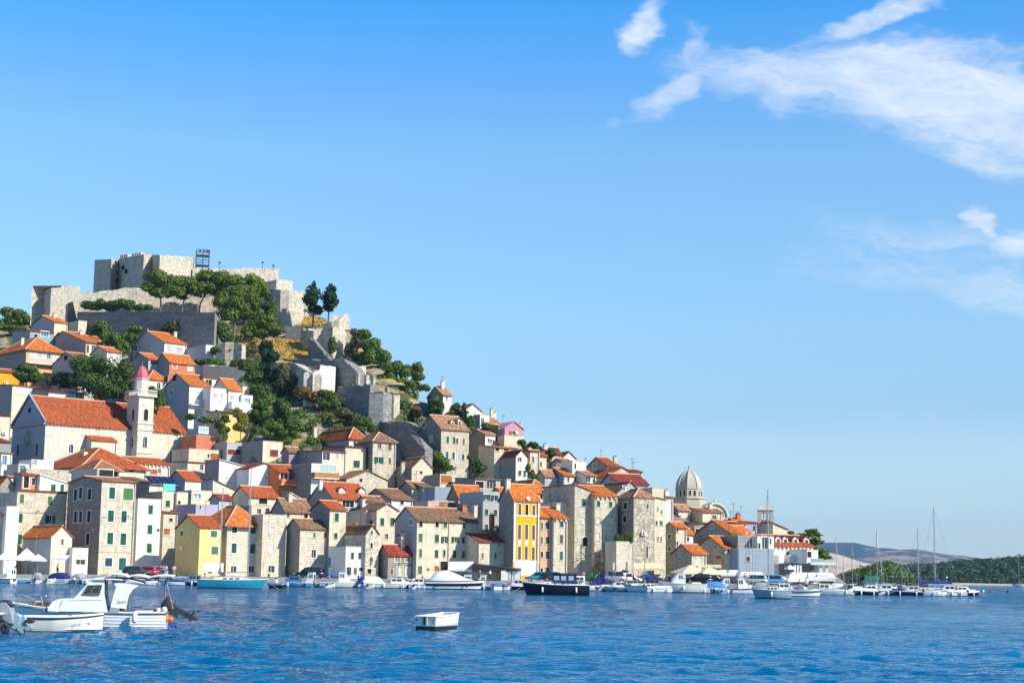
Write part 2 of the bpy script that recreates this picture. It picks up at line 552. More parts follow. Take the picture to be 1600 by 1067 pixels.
leafmat('leaf_yellow', (.20, .20, .02), (.30, .24, .03), (.14, .2, .02))
leafmat('leaf_autumn', (.20, .10, .03), (.15, .12, .03), (.28, .13, .04))
leafmat('leaf_far', (.028, .062, .022), (.05, .095, .028), (.065, .12, .035))
leafmat('grass_dry', (.50, .32, .06), (.58, .40, .12), (.62, .46, .18))
leafmat('twig', (.16, .12, .08), (.22, .17, .12), (.12, .10, .07))
def text_mesh(body, size, ext=.004, shear=0.0):
 c = bpy.data.curves.new('lettering', 'FONT')
 c.body = body; c.size = size; c.extrude = ext; c.shear = shear
 o = bpy.data.objects.new('lettering', c)
 me = bpy.data.meshes.new_from_object(o)
 bpy.data.objects.remove(o, do_unlink=True)
 return me
# ================================================================== SETTING: water, hill, quay, far land
def make_water():
 m_, nb, bs = newmat('water')
 t = nb.add('ShaderNodeTexCoord')
 co = t.outputs['Object']
 sx, sy, sz = nb.xyz(co)
 c1 = nb.cxyz(nb.m('MULTIPLY', sx, .34), sy, 0.0)
 n1 = nb.noise(c1, 1.5, 5, .62, .2)
 n2 = nb.noise(nb.vm('ADD', c1, (7., 3., 0.)), 3.2, 4, .6)
 n0 = nb.noise(nb.cxyz(nb.m('MULTIPLY', sx, .35), sy, 0.0), .16, 3, .5)
 h = nb.m('ADD', nb.m('MULTIPLY', n1, 1.0), nb.m('MULTIPLY', n2, .26))
 h = nb.m('MULTIPLY', h, nb.mr(n0, .35, .65, .75, 1.25))
 patch = nb.noise(nb.cxyz(nb.m('MULTIPLY', sx, .4), sy, 0.0), .03, 4, .6)
 f = nb.mr(patch, .35, .65, .8, 1.25)
 nb.put(bs.inputs['Base Color'], nb.vm('MULTIPLY', nb.cxyz(f, f, f), (.0, .118, .262)))
 bs.inputs['Roughness'].default_value = .5
 bs.inputs['Specular IOR Level'].default_value = 0
 bump(nb, bs, h, .23, 1.0)
 fr = nb.add('ShaderNodeFresnel'); fr.inputs['IOR'].default_value = 1.33
 gl = nb.add('ShaderNodeBsdfGlossy'); gl.inputs['Roughness'].default_value = .035
 bn = [k for k in nb.n if k.type == 'BUMP'][0]
 nb.l.new(bn.outputs[0], fr.inputs['Normal']); nb.l.new(bn.outputs[0], gl.inputs['Normal'])
 mx = nb.add('ShaderNodeMixShader')
 nb.put(mx.inputs[0], nb.mr(fr.outputs[0], .02, .8, .02, .88))
 nb.l.new(bs.outputs[0], mx.inputs[1]); nb.l.new(gl.outputs[0], mx.inputs[2])
 nb.l.new(mx.outputs[0], [k for k in nb.n if k.type == 'OUTPUT_MATERIAL'][0].inputs[0])
 near = 6.0
 ys = [near]
 while ys[-1] < 255:
  ys.append(ys[-1] + max(.09, .30 * ys[-1] ** 2 / 3328))
 ys = np.array(ys + [275, 330, 420, 600, 900, 1500, 2600, 5000, 9000])
 t0 = np.linspace(-.36, .36, 1150)
 tx = np.concatenate([np.linspace(-1.3, -.37, 60), t0, np.linspace(.37, 1.3, 60)])
 Yg_, T = np.meshgrid(ys, tx, indexing='ij')
 X = Yg_ * T
 dY = np.gradient(ys)[:, None]
 Z = np.zeros_like(X); DX = np.zeros_like(X); DY = np.zeros_like(X)
 rng = np.random.default_rng(3)
 for i in range(64):
  lam = .45 * (4.5 / .45) ** (rng.random())
  k = 2 * math.pi / lam
  th = rng.normal(math.radians(263), math.radians(24))
  amp = .0044 * lam ** .8 * (.6 + .8 * rng.random())
  ph = rng.random() * 6.28
  att = np.clip(lam / (3.2 * dY), 0, 1) ** 1.5 * np.exp(-(Yg_ / 400.) ** 2)
  arg = k * (X * math.cos(th) + Yg_ * math.sin(th)) + ph
  Z += amp * att * np.sin(arg)
  DX += .8 * amp * att * math.cos(th) * np.cos(arg); DY += .8 * amp * att * math.sin(th) * np.cos(arg)
 nr, nc = X.shape
 co_ = np.stack([X + DX, Yg_ + DY, Z], -1).reshape(-1, 3).astype(np.float32)
 idx = np.arange(nr * nc).reshape(nr, nc)
 q = np.stack([idx[:-1, :-1], idx[:-1, 1:], idx[1:, 1:], idx[1:, :-1]], -1).reshape(-1, 4)
 me = npmesh('water', co_, q, m_, True)
 tag(link('water', me), kind='structure')
def npmesh(name, co_, quads, mat, smooth=False):
 me = bpy.data.meshes.new(name)
 me.vertices.add(len(co_)); me.vertices.foreach_set('co', co_.astype(np.float32).ravel())
 nq = len(quads); k = quads.shape[1]
 me.loops.add(nq * k); me.loops.foreach_set('vertex_index', quads.astype(np.int32).ravel())
 me.polygons.add(nq)
 me.polygons.foreach_set('loop_start', np.arange(0, nq * k, k, dtype=np.int32))
 me.polygons.foreach_set('loop_total', np.full(nq, k, dtype=np.int32))
 if smooth: me.polygons.foreach_set('use_smooth', np.ones(nq, dtype=bool))
 me.materials.append(mat)
 me.update(calc_edges=True)
 me.validate()
 return me
make_water()
plain('asphalt_lane', (.20, .185, .16), .95, var=.3, nscale=.4, bm=.05)
def make_terrain():
 m_, nb, bs = newmat('hill_ground')
 t = nb.add('ShaderNodeTexCoord')
 co = t.outputs['Object']
 a = nb.noise(co, .07, 6, .65); b = nb.noise(co, .5, 6, .7); c = nb.noise(nb.vm('ADD', co, (50., 0., 0.)), .13, 5, .6)
 rock = nb.mix(nb.mr(b, .35, .65), (.22, .19, .15), (.46, .42, .35))
 grass = nb.mix(nb.mr(b, .3, .7), (.34, .24, .07), (.50, .38, .16))
 green = nb.mix(nb.mr(b, .3, .7), (.035, .06, .015), (.09, .12, .03))
 k = nb.mix(nb.mr(a, .47, .55, 0, 1, True), rock, grass)
 k = nb.mix(nb.mr(c, .46, .56, 0, 1, True), k, green)
 nb.put(bs.inputs['Base Color'], k)
 bs.inputs['Roughness'].default_value = .95
 bump(nb, bs, b, .8)
 mb = MB()
 rows = []
 for Y in list(np.arange(255, 440, 2.5)) + [450, 470, 500, 540, 600, 640, 700, 780]:
  r = []
  for i in range(150):
   tt = -.62 + i * (1.02 / 149)
   X = Y * tt
   z = ground_z(X, Y) - (.5 if Y < 274 else 0)
   px = 800 + FPX * tt
   if Y > QY + 6:
    z += (mnoise.noise(Vector((X * .12, Y * .12, 0))) * .8 + mnoise.noise(Vector((X * .4, Y * .4, 3))) * .5) * min(1, (Y - QY - 6) / 20)
   if 1290 < px: z = z - min(4.0, (px - 1290) * .06) * 1.5
   r.append((X, Y, z))
  rows.append(r)
 def mf(i, j):
  X, Y, z = rows[i][j]; px = 800 + FPX * X / Y
  return 1 if Y < (352 if px < 300 else 318 if px < 420 else 300 if px < 640 else 318) and px < 1330 else 0
 mb.grid(rows, 0, False, True, mf)
 tag(mb.build('hillside', [m_, MATS['asphalt_lane']]), kind='structure')
make_terrain()
def quay_edge(px):
 return np.interp(px, [-400, 0, 500, 900, 1290, 1400], [247, 247, 247, 243, 238, 238])
def make_quay():
 mb = MB()
 f, bk = [], []
 for px in range(-500, 1301, 50):
  t = (px - 800) / FPX
  y = float(quay_edge(px))
  f.append((t * y, y)); bk.append((t * 274, 274.0))
 for i in range(len(f) - 1):
  a, b, c, d = f[i], f[i + 1], bk[i + 1], bk[i]
  mb.poly([(a[0], a[1], QZ - .02), (b[0], b[1], QZ - .02), (c[0], c[1], QZ + .02), (d[0], d[1], QZ + .02)])
  mb.poly([(a[0], a[1], -2), (b[0], b[1], -2), (b[0], b[1], QZ - .02), (a[0], a[1], QZ - .02)])
 a, d = f[-1], bk[-1]
 mb.poly([(a[0], a[1], -2), (d[0], d[1], -2), (d[0], d[1], QZ), (a[0], a[1], QZ)])
 tag(mb.build('quay', MATS['concrete']), kind='structure')
 for i in range(len(f) - 1):
  pass
make_quay()
def far_ridge(name, Y, prof, depth, mat, below=-4, nz=6, seed=0, amp=1.0, pstep=4):
 """a rounded range of hills: crest profile given as (photo x, photo y) at distance Y"""
 rows = []
 xs = np.arange(prof[0][0], prof[-1][0] + 1, pstep)
 py = np.interp(xs, [p[0] for p in prof], [p[1] for p in prof])
 nrow = 26
 for j in range(nrow):
  s = j / (nrow - 1)          # 0 = front foot, .6 crest, 1 back foot
  h = math.sin(min(1, s / .6) * math.pi / 2) if s < .6 else math.cos((s - .6) / .4 * math.pi / 2)
  Yr = Y + (s - .6) * depth
  r = []
  for x, p in zip(xs, py):
   c = at(float(x), float(p), Y)
   X = c.x * Yr / Y if s < .6 else c.x
   zc = c.z
   n = mnoise.fractal(Vector((X * 3 / depth + seed, Yr * 3 / depth, seed)), 1.0, 2.1, 5) * amp
   r.append((X, Yr, below + (zc - below) * h + n * zc * .16 * min(1, s * 4)))
  rows.append(r)
 mb = MB(); mb.grid(rows, 0, False, True)
 return tag(mb.build(name, mat), kind='structure')
def landmat(name, cols, sc):
 m_, nb, bs = newmat(name)
 t = nb.add('ShaderNodeTexCoord')
 co = t.outputs['Object']
 a = nb.noise(co, sc, 7, .7, .5); b = nb.noise(co, sc * 5, 5, .7)
 v = nb.m('ADD', nb.m('MULTIPLY', a, .65), nb.m('MULTIPLY', b, .35))
 nb.put(bs.inputs['Base Color'], nb.ramp(v, [(.40, cols[0]), (.47, cols[1]), (.54, cols[2]), (.6, cols[3])]))
 bs.inputs['Roughness'].default_value = 1
 bs.inputs['Specular IOR Level'].default_value = 0
 bump(nb, bs, b, 8 * .01 / sc)
 return m_
karst = landmat('karst', [(.02, .04, .04), (.04, .06, .05), (.26, .19, .15), (.40, .32, .26)], .006)
karst2 = landmat('karst_green', [(.008, .022, .03), (.012, .03, .03), (.03, .05, .04), (.16, .14, .12)], .006)
bare = landmat('bare_slope', [(.34, .29, .22), (.44, .37, .29), (.50, .43, .34), (.55, .48, .40)], .02)
wood = landmat('wood_floor', [(.02, .04, .015), (.025, .05, .02), (.035, .06, .02), (.05, .07, .03)], .05)
far_ridge('mountain', 9000, [(900, 905), (1100, 880), (1250, 852), (1290, 849), (1335, 847), (1350, 850), (1380, 856), (1430, 864), (1500, 880), (1560, 900)], 2400, karst2, seed=3)
far_ridge('mountain', 7000, [(1180, 905), (1290, 884), (1340, 868), (1390, 860), (1430, 857), (1450, 859), (1490, 866), (1530, 873), (1560, 876), (1620, 877), (1700, 879), (1900, 886), (2100, 900)], 2000, karst, seed=9)
far_ridge('bare_hill', 2600, [(1180, 866), (1240, 862), (1290, 862), (1310, 866), (1340, 876), (1365, 883), (1385, 886), (1400, 892), (1440, 904)], 300, bare, seed=5, amp=.4)
far_ridge('wooded_hill', 1250, [(1310, 902), (1360, 899), (1400, 894), (1460, 891), (1500, 887), (1540, 885), (1575, 881), (1600, 879), (1680, 876), (1800, 876), (2000, 886), (2100, 897)], 190, wood, seed=7, amp=.5)
far_ridge('shore', 1142, [(1380, 911), (1450, 909), (1600, 912.5), (1800, 915), (2100, 919)], 30, MATS['stone_warm'], below=-1, seed=2, amp=.2)
mb = MB()
pl = [at(1280, 905, 262), at(1330, 905, 290), at(1432, 905, 330), at(1425, 905, 480), at(1270, 905, 480)]
mb.prism([(p.x, p.y) for p in pl], -2, 1.0)
tag(mb.build('marina_ground', MATS['concrete']), kind='structure')
mb = MB()
a, b = at(1285, 928, 246), at(1530, 927, 262)
dv = Vector((b.x - a.x, b.y - a.y, 0)).normalized(); nv = Vector((-dv.y, dv.x, 0)) * 1.1
mb.prism([(a.x, a.y), (b.x, b.y), (b.x + nv.x, b.y + nv.y), (a.x + nv.x, a.y + nv.y)], .35, .55)
for k in range(14):
 p = a.lerp(b, (k + .5) / 14); mb.tube((p.x + nv.x * .5, p.y + nv.y * .5, -1), (p.x + nv.x * .5, p.y + nv.y * .5, .36), .15)
tag(mb.build('pier', MATS['wood']), 'low wooden pier running out to the right behind the moored boats', 'pier')
# ================================================================== foliage
def leaf_mesh(name, cen, rad, n, size, mat, seed=0, squash=(1, 1, 1), inner=.72):
 """n small folded leaf sprays spread through the volume of the given lumps"""
 rng = np.random.default_rng(seed)
 cen = np.asarray(cen, float); rad = np.asarray(rad, float)
 if rad.ndim == 1: rad = np.stack([rad] * 3, 1)
 wgt = (rad.prod(1)) ** (2 / 3); wgt /= wgt.sum()
 b = rng.choice(len(cen), n, p=wgt)
 d = rng.normal(size=(n, 3)); d /= np.linalg.norm(d, axis=1)[:, None]
 rr = inner + (1.05 - inner) * rng.random(n) ** .7
 p = cen[b] + d * rad[b] * rr[:, None]
 nrm = d * 1.1 + rng.normal(size=(n, 3)) * .42 + np.array([0, 0, .25]); nrm /= np.linalg.norm(nrm, axis=1)[:, None]
 t = np.cross(nrm, rng.normal(size=(n, 3))); t /= np.linalg.norm(t, axis=1)[:, None] + 1e-9
 u = np.cross(nrm, t)
 s = size * (.6 + .8 * rng.random(n))[:, None]
 sq = np.array(squash)
 v0 = p - t * s * .5; v1 = p + u * s * .34 + nrm * s * .1; v2 = p + t * s * .5; v3 = p - u * s * .34 + nrm * s * .1
 co_ = np.stack([v0, v1, v2, v3], 1).reshape(-1, 3) * sq
 return npmesh(name, co_, np.arange(n * 4).reshape(-1, 4), MATS[mat])
def lumps(rng, c, r, k, small=.48, flat=1.0):
 """break one big lump into k smaller ones around its surface"""
 C, R = [np.array(c)], [np.array([r[0] * .62, r[1] * .62, r[2] * .62])]
 for i in range(k):
  d = rng.normal(size=3); d /= np.linalg.norm(d)
  if d[2] < -.5: d[2] *= -.6
  s = small * (.6 + .7 * rng.random())
  C.append(np.array(c) + d * np.array(r) * (1 - s * .75))
  R.append(np.array([r[0] * s, r[1] * s, r[2] * s * flat]))
 return C, R
TN = [0]
def tree(label, blobs, base, mat='leaf_pine', name='tree', Y=None, n=None, size=None, k=9, cat='tree', group='trees on the hillside', trunk=.22, lean=None, dens=1.0, lumpy=.48, flat=1.0, kind=None, bare=False):
 TN[0] += 1
 rng = np.random.default_rng(100 + TN[0])
 Yb = Y or Yg(*base)
 B = at(base[0], base[1], Yb)
 root = empty(name, B)
 tag(root, label, cat, group, kind)
 C, R, mains = [], [], []
 area = 0
 for bl in blobs:
  px, py, rx, ry = bl[:4]
  dy = (bl[4] if len(bl) > 4 else rng.uniform(-.25, .25) * rx * Yb / FPX)
  c = at(px, py, Yb + dy) - B
  s = Yb / FPX
  rx, ry = rx * 1.16, ry * 1.16
  r = (rx * s, min(rx, ry * 1.3) * s, ry * s)
  c_, r_ = lumps(rng, c, r, k, lumpy, flat)
  C += c_; R += r_
  mains.append((c, r))
  area += rx * ry
 nn = n or int(min(12000, max(500, area * 6.0 * dens)))
 sz = size or max(.32, 2.4 * Yb / FPX * 1.5)
 link('crown', leaf_mesh('crown', C, R, nn, sz, mat, TN[0]), root)
 tb = MB()
 h = sum(c.z for c, r in mains) / len(mains)
 fork = Vector((0, 0, -1.0)).lerp(mains[0][0], .5)
 x_ = sum(c.x for c, r in mains) / len(mains)
 fork = Vector((x_ * .45, 0, max(.4, h * .5)))
 tb.tube((0, 0, -8), fork * .5 + Vector((trunk * .4, 0, 0)), trunk * 1.15, trunk * .9, 8)
 tb.tube(fork * .5 + Vector((trunk * .4, 0, 0)), fork, trunk * .9, trunk * .72, 8)
 for c, r in mains:
  mid = fork.lerp(Vector(c), .55) + Vector((0, 0, -.1 * r[2]))
  tb.tube(fork, mid, trunk * .6, trunk * .4, 6)
  tb.tube(mid, Vector(c) + Vector((0, 0, r[2] * .3)), trunk * .4, trunk * .12, 5)
  for i in range(3):
   d = rng.normal(size=3)
   tb.tube(mid, Vector(c) + Vector((d[0] * r[0] * .5, d[1] * r[1] * .4, abs(d[2]) * r[2] * .3)), trunk * .25, trunk * .06, 4)
 tb.build('trunk', MATS['bark'], root)
 return root
def bushes(label, poly, count, r_px, mat, name='undergrowth', seed=0, leaf=None, per=70, hz=.8):
 """ground cover spread over the hillside inside a patch of the view: one mass nobody could count"""
 rng = np.random.default_rng(500 + seed)
 xs = [p[0] for p in poly]; ys = [p[1] for p in poly]
 C, R = [], []
 tries = 0
 while len(C) < count and tries < count * 40:
  tries += 1
  x = rng.uniform(min(xs), max(xs)); y = rng.uniform(min(ys), max(ys))
  ins = False
  for i in range(len(poly)):
   a, b = poly[i], poly[i - 1]
   if (a[1] > y) != (b[1] > y) and x < (b[0] - a[0]) * (y - a[1]) / (b[1] - a[1]) + a[0]: ins = not ins
  if not ins: continue
  Yy = Yg(x, y)
  r = r_px * (.5 + rng.random()) * Yy / FPX
  p = at(x, y, Yy)
  z = ground_z(p.x, p.y)
  C.append((p.x, p.y, z + r * .35)); R.append((r, r, r * hz))
 me = leaf_mesh(name, C, R, len(C) * per, leaf or .42, mat, seed, inner=.35)
 return tag(link(name, me), label, kind='stuff')
def grass_tufts(label, poly, count, mat, h=.6, seed=0):
 rng = np.random.default_rng(900 + seed)
 xs = [p[0] for p in poly]; ys = [p[1] for p in poly]
 P = []
 while len(P) < count:
  x = rng.uniform(min(xs), max(xs)); y = rng.uniform(min(ys), max(ys))
  ins = False
  for i in range(len(poly)):
   a, b = poly[i], poly[i - 1]
   if (a[1] > y) != (b[1] > y) and x < (b[0] - a[0]) * (y - a[1]) / (b[1] - a[1]) + a[0]: ins = not ins
  if ins:
   p = at(x, y, Yg(x, y)); P.append((p.x, p.y, ground_z(p.x, p.y) - .15))
 P = np.array(P); n = len(P)
 a = rng.random(n) * 6.28
 t = np.stack([np.cos(a), np.sin(a), np.zeros(n)], 1) * .28
 up = np.stack([rng.normal(size=n) * .25, rng.normal(size=n) * .25, np.ones(n)], 1) * (h * (.5 + rng.random(n)))[:, None]
 co_ = np.stack([P - t, P + t, P + t * 1.3 + up, P - t * 1.3 + up], 1).reshape(-1, 3)
 return tag(link('grass', npmesh('grass', co_, np.arange(n * 4).reshape(-1, 4), MATS[mat])), label, kind='stuff')
tree('umbrella pine beside the round wall, leftmost of the row under the fortress', [(243, 434, 18, 11), (262, 442, 22, 15), (236, 450, 15, 9), (272, 456, 18, 10), (250, 460, 16, 8)], (250, 482), 'leaf_pine', 'pine_tree', Y=393)
tree('leaning pine second from the left in the row under the fortress', [(293, 447, 17, 13), (306, 456, 14, 11), (283, 462, 12, 8)], (282, 484), 'leaf_pine', 'pine_tree', Y=396)
tree('leaning pine under the scaffold tower of the fortress', [(322, 434, 17, 11), (341, 437, 19, 13), (326, 450, 18, 12), (348, 455, 17, 14)], (306, 484), 'leaf_pine', 'pine_tree', Y=397)
tree('tall pine crown rising against the long fortress wall', [(368, 443, 20, 13), (396, 442, 15, 13), (403, 455, 14, 14), (383, 458, 22, 15)], (383, 500), 'leaf_pine', 'pine_tree', Y=392)
tree('largest pine on the hill, standing at the end of the grey wall', [(352, 472, 20, 15), (375, 470, 24, 17), (362, 492, 24, 13), (388, 488, 20, 15), (398, 474, 12, 13), (372, 455, 22, 10)], (362, 532), 'leaf_pine', 'pine_tree', Y=386, trunk=.35)
tree('spreading pine below the round bastion', [(408, 505, 20, 10), (428, 518, 20, 10), (398, 520, 16, 10), (420, 503, 12, 12), (384, 518, 12, 7)], (412, 548), 'leaf_pine', 'pine_tree', Y=378)
tree('narrow conifer in front of the round bastion', [(420, 466, 6, 8), (421, 482, 10, 12), (422, 497, 12, 10)], (422, 512), 'leaf_dark', 'conifer_tree', Y=388)
tree('pointed dark conifer right of the round bastion', [(489, 447, 4, 8), (488, 460, 11, 12), (487, 473, 13, 12), (490, 484, 12, 8)], (489, 500), 'leaf_cypress', 'conifer_tree', Y=392, k=12)
tree('dark conifer on a bare trunk at the cliff edge', [(516, 453, 8, 8), (514, 464, 11, 11), (519, 475, 12, 11), (514, 483, 9, 6)], (512, 502), 'leaf_cypress', 'conifer_tree', Y=391, k=12)
tree('dark bush tree behind the square fortress turret', [(70, 458, 10, 9), (66, 472, 10, 10), (75, 480, 12, 12), (60, 490, 8, 5)], (70, 500), 'leaf_dark', Y=424)
tree('pale leaved tree on the skyline at the far left', [(12, 490, 12, 9), (33, 492, 10, 9), (22, 504, 16, 9), (6, 508, 12, 9), (42, 500, 7, 6)], (20, 525), 'leaf_pine', Y=400)
tree('low green tree above the orange roof at the left edge', [(8, 512, 16, 7), (28, 515, 12, 5)], (14, 528), 'leaf_green', Y=388)
tree('bright shrub tree under the grey retaining wall', [(156, 510, 15, 9), (166, 525, 12, 12), (150, 520, 10, 6)], (160, 545), 'leaf_green', Y=376)
tree('light green tree between the gabled house and the retaining wall', [(178, 533, 15, 12), (190, 546, 12, 12), (172, 545, 10, 8)], (182, 568), 'leaf_green', Y=366)
tree('green tree behind the grey gabled house', [(212, 516, 10, 7), (196, 530, 8, 9), (205, 528, 9, 8)], (206, 545), 'leaf_pine', Y=372)
tree('pale bush against the retaining wall', [(272, 510, 14, 10), (262, 515, 10, 6)], (270, 524), 'leaf_olive', Y=374)
tree('great round dark tree above the church roof', [(130, 578, 22, 20), (158, 572, 26, 16), (188, 582, 22, 18), (150, 600, 30, 20), (185, 608, 24, 20), (118, 596, 14, 14), (168, 616, 30, 12)], (155, 640), 'leaf_dark', Y=341, trunk=.5, dens=1.1)
tree('pale olive tree left of the great round tree', [(95, 590, 14, 10), (80, 597, 10, 8), (102, 600, 10, 9)], (92, 614), 'leaf_olive', Y=343)
tree('shrubby tree beside the orange house wall', [(42, 577, 14, 8), (30, 586, 10, 9), (55, 590, 12, 9), (38, 592, 12, 8)], (40, 606), 'leaf_green', Y=348)
tree('green creeper tree behind the bell tower', [(244, 618, 9, 8), (250, 628, 9, 9), (238, 610, 6, 6)], (246, 642), 'leaf_green', Y=326)
tree('tall dark cypress column on the slope right of the white house', [(416, 545, 11, 12), (420, 562, 15, 16), (418, 582, 18, 16), (422, 604, 16, 18), (428, 626, 12, 18)], (422, 645), 'leaf_cypress', 'cypress_tree', Y=345, k=14, lumpy=.36)
tree('dark shrub tree at the right end of the white house', [(388, 575, 16, 10), (398, 590, 14, 12), (384, 592, 10, 8), (404, 612, 16, 12)], (394, 632), 'leaf_dark', Y=342)
tree('grey green olive tree above the white house', [(378, 570, 15, 9), (366, 576, 10, 7)], (374, 590), 'leaf_olive', Y=352)
tree('clipped green hedge tree over the small white building', [(345, 551, 14, 9), (362, 551, 12, 8), (352, 561, 16, 6)], (352, 572), 'leaf_green', Y=358)
tree('low hedge in front of the garden wall', [(312, 566, 11, 5), (330, 566, 12, 5), (345, 568, 8, 5)], (328, 578), 'leaf_green', Y=353)
tree('low dark bush row along the foot of the outer fortress wall, left half', [(138, 478, 12, 8), (155, 477, 13, 9), (170, 479, 12, 8)], (152, 492), 'leaf_dark', Y=393, trunk=.1)
tree('low dark bush row along the foot of the outer fortress wall, right half', [(185, 476, 13, 9), (200, 478, 13, 8), (216, 481, 10, 6), (230, 481, 8, 5)], (196, 492), 'leaf_dark', Y=392, trunk=.1)
tree('dark shrub filling the corner beside the end of the retaining wall', [(345, 515, 10, 12), (352, 528, 12, 10)], (348, 540), 'leaf_dark', Y=372, trunk=.1)
tree('bush climbing the shaded face of the ruined wall', [(445, 585, 12, 14), (456, 598, 14, 12), (440, 605, 12, 12)], (448, 620), 'leaf_olive', Y=344, trunk=.1)
tree('rusty bush at the foot of the ruined wall', [(472, 612, 14, 9), (488, 622, 12, 9)], (480, 632), 'leaf_autumn', Y=336, trunk=.1)
tree('green bush growing under the white patched block', [(510, 618, 12, 9), (524, 630, 14, 10), (505, 632, 12, 8)], (515, 645), 'leaf_green', Y=333, trunk=.1)
tree('pale bush under the sloping dark wall', [(535, 645, 14, 9), (550, 655, 14, 9)], (542, 668), 'leaf_olive', Y=326, trunk=.1)
tree('dark bush left of the blue grey wall face', [(566, 660, 12, 10), (580, 672, 10, 8), (556, 672, 12, 8)], (568, 684), 'leaf_dark', Y=320, trunk=.1)
tree('small cypress bush against the cliff wall', [(520, 535, 6, 9), (519, 546, 8, 8)], (520, 556), 'leaf_dark', Y=369, trunk=.1)
tree('second round tree closing the gap on the cliff skyline', [(600, 560, 10, 12), (604, 580, 12, 14), (596, 595, 12, 12)], (600, 612), 'leaf_pine', Y=364)
tree('dense dark tree between the cypress column and the scrub', [(440, 640, 14, 14), (452, 655, 14, 12), (432, 660, 12, 12)], (440, 680), 'leaf_dark', Y=326)
tree('shady tree at the right end of the balcony terraces', [(404, 672, 12, 8), (420, 665, 10, 8)], (410, 684), 'leaf_dark', Y=322, trunk=.1)
tree('tall pale tree on the cliff right of the ruined wall', [(556, 522, 9, 8), (560, 536, 10, 12), (548, 548, 9, 12), (556, 560, 10, 10)], (556, 578), 'leaf_olive', Y=372)
tree('leafy pine on the cliff skyline right of the ruined wall', [(570, 524, 9, 9), (582, 540, 13, 11), (590, 555, 12, 13), (575, 560, 14, 14), (594, 575, 10, 14), (580, 585, 12, 10)], (582, 605), 'leaf_pine', 'pine_tree', Y=368)
tree('bushy pine over the stepped walls', [(618, 575, 12, 10), (630, 582, 12, 12), (612, 592, 12, 12), (600, 598, 10, 12), (626, 600, 12, 10), (645, 582, 9, 9)], (618, 622), 'leaf_pine', 'pine_tree', Y=358)
tree('wind shaped pine leaning out right of the stepped walls', [(652, 575, 8, 8), (655, 590, 9, 8), (645, 604, 12, 9), (662, 606, 9, 6), (640, 620, 12, 10)], (640, 638), 'leaf_pine', 'pine_tree', Y=350)
tree('round green tree beside the striped wall tower', [(632, 636, 9, 12), (643, 645, 9, 12), (638, 655, 10, 6)], (636, 668), 'leaf_green', Y=338)
tree('autumn coloured shrub beside the striped wall tower', [(650, 640, 6, 5), (653, 648, 5, 5)], (652, 656), 'leaf_autumn', Y=336)
tree('dark conifer before the tall gabled house', [(678, 628, 7, 9), (685, 638, 9, 10), (676, 642, 6, 10)], (682, 655), 'leaf_dark', 'conifer_tree', Y=333)
tree('slim dark cypress before the tall gabled house', [(672, 626, 3, 10), (672, 640, 4, 10)], (672, 655), 'leaf_cypress', 'cypress_tree', Y=332, k=12)
tree('dark tree between the gabled house and the cypress', [(713, 638, 7, 8), (708, 648, 6, 7), (717, 650, 6, 8)], (713, 665), 'leaf_dark', Y=328)
tree('slender cypress before the white modern house', [(725, 636, 2.5, 8), (725, 650, 4, 10), (727, 662, 5, 9)], (726, 675), 'leaf_cypress', 'cypress_tree', Y=327, k=12)
tree('bright bush below the white modern house', [(735, 660, 7, 9), (732, 668, 7, 6)], (735, 678), 'leaf_green', Y=325)
tree('ivy bush on the garden wall left of the pink house', [(760, 668, 7, 6), (768, 672, 7, 9), (755, 673, 6, 4), (773, 684, 5, 8)], (765, 700), 'leaf_olive', Y=320)
tree('small tree below the pink house', [(815, 693, 6, 6), (820, 699, 5, 5)], (816, 708), 'leaf_dark', Y=314)
tree('small round tree right of the pink house', [(834, 697, 8, 6), (842, 702, 6, 5)], (836, 712), 'leaf_green', Y=314)
tree('dark tree behind the cream block right of the pink house', [(862, 708, 7, 8), (856, 715, 6, 8)], (860, 725), 'leaf_dark', Y=312)
tree('ivy covered mass on the slope below the old wall', [(668, 705, 9, 7), (680, 715, 12, 9), (690, 724, 12, 8), (700, 732, 10, 6), (664, 716, 8, 8)], (682, 740), 'leaf_green', Y=309, trunk=.1)
tree('bush before the long grey house', [(745, 725, 8, 7), (752, 732, 8, 7), (742, 735, 6, 5)], (748, 744), 'leaf_dark', Y=303)
tree('thin shrubs at the corner of the dormer house', [(735, 715, 4, 6), (738, 724, 4, 5)], (737, 732), 'leaf_olive', Y=305)
tree('shrub beside the cream block with green shutters', [(825, 733, 4, 8), (832, 742, 6, 7), (838, 750, 5, 5)], (832, 758), 'leaf_green', Y=298)
tree('climbing vine over the orange garden house', [(372, 648, 7, 10), (380, 656, 8, 10), (376, 668, 10, 8)], (376, 680), 'leaf_yellow', Y=320, trunk=.1)
tree('green shrub left of the vine', [(352, 655, 7, 8), (345, 664, 8, 8), (350, 672, 8, 6)], (349, 684), 'leaf_green', Y=320, trunk=.1)
tree('green hedge under the balconies of the white house', [(300, 652, 9, 5), (318, 657, 10, 5), (333, 658, 8, 4)], (318, 668), 'leaf_green', Y=322, trunk=.1)
tree('dark shrub right of the vine', [(405, 635, 12, 8), (398, 650, 12, 10), (412, 652, 10, 9)], (404, 668), 'leaf_dark', Y=325)
tree('dense green bush above the small dark houses', [(430, 668, 13, 8), (442, 678, 12, 10), (418, 678, 10, 8), (460, 665, 12, 9), (450, 690, 8, 6)], (440, 700), 'leaf_green', Y=316)
tree('large cedar with flat layers right of the red dormers', [(1268, 830, 11, 4), (1260, 836, 16, 4), (1275, 836, 9, 4), (1276, 846, 10, 6), (1272, 858, 14, 7), (1285, 864, 9, 6), (1288, 871, 11, 4)], (1272, 890), 'leaf_pine', 'cedar_tree', Y=300, flat=.7)
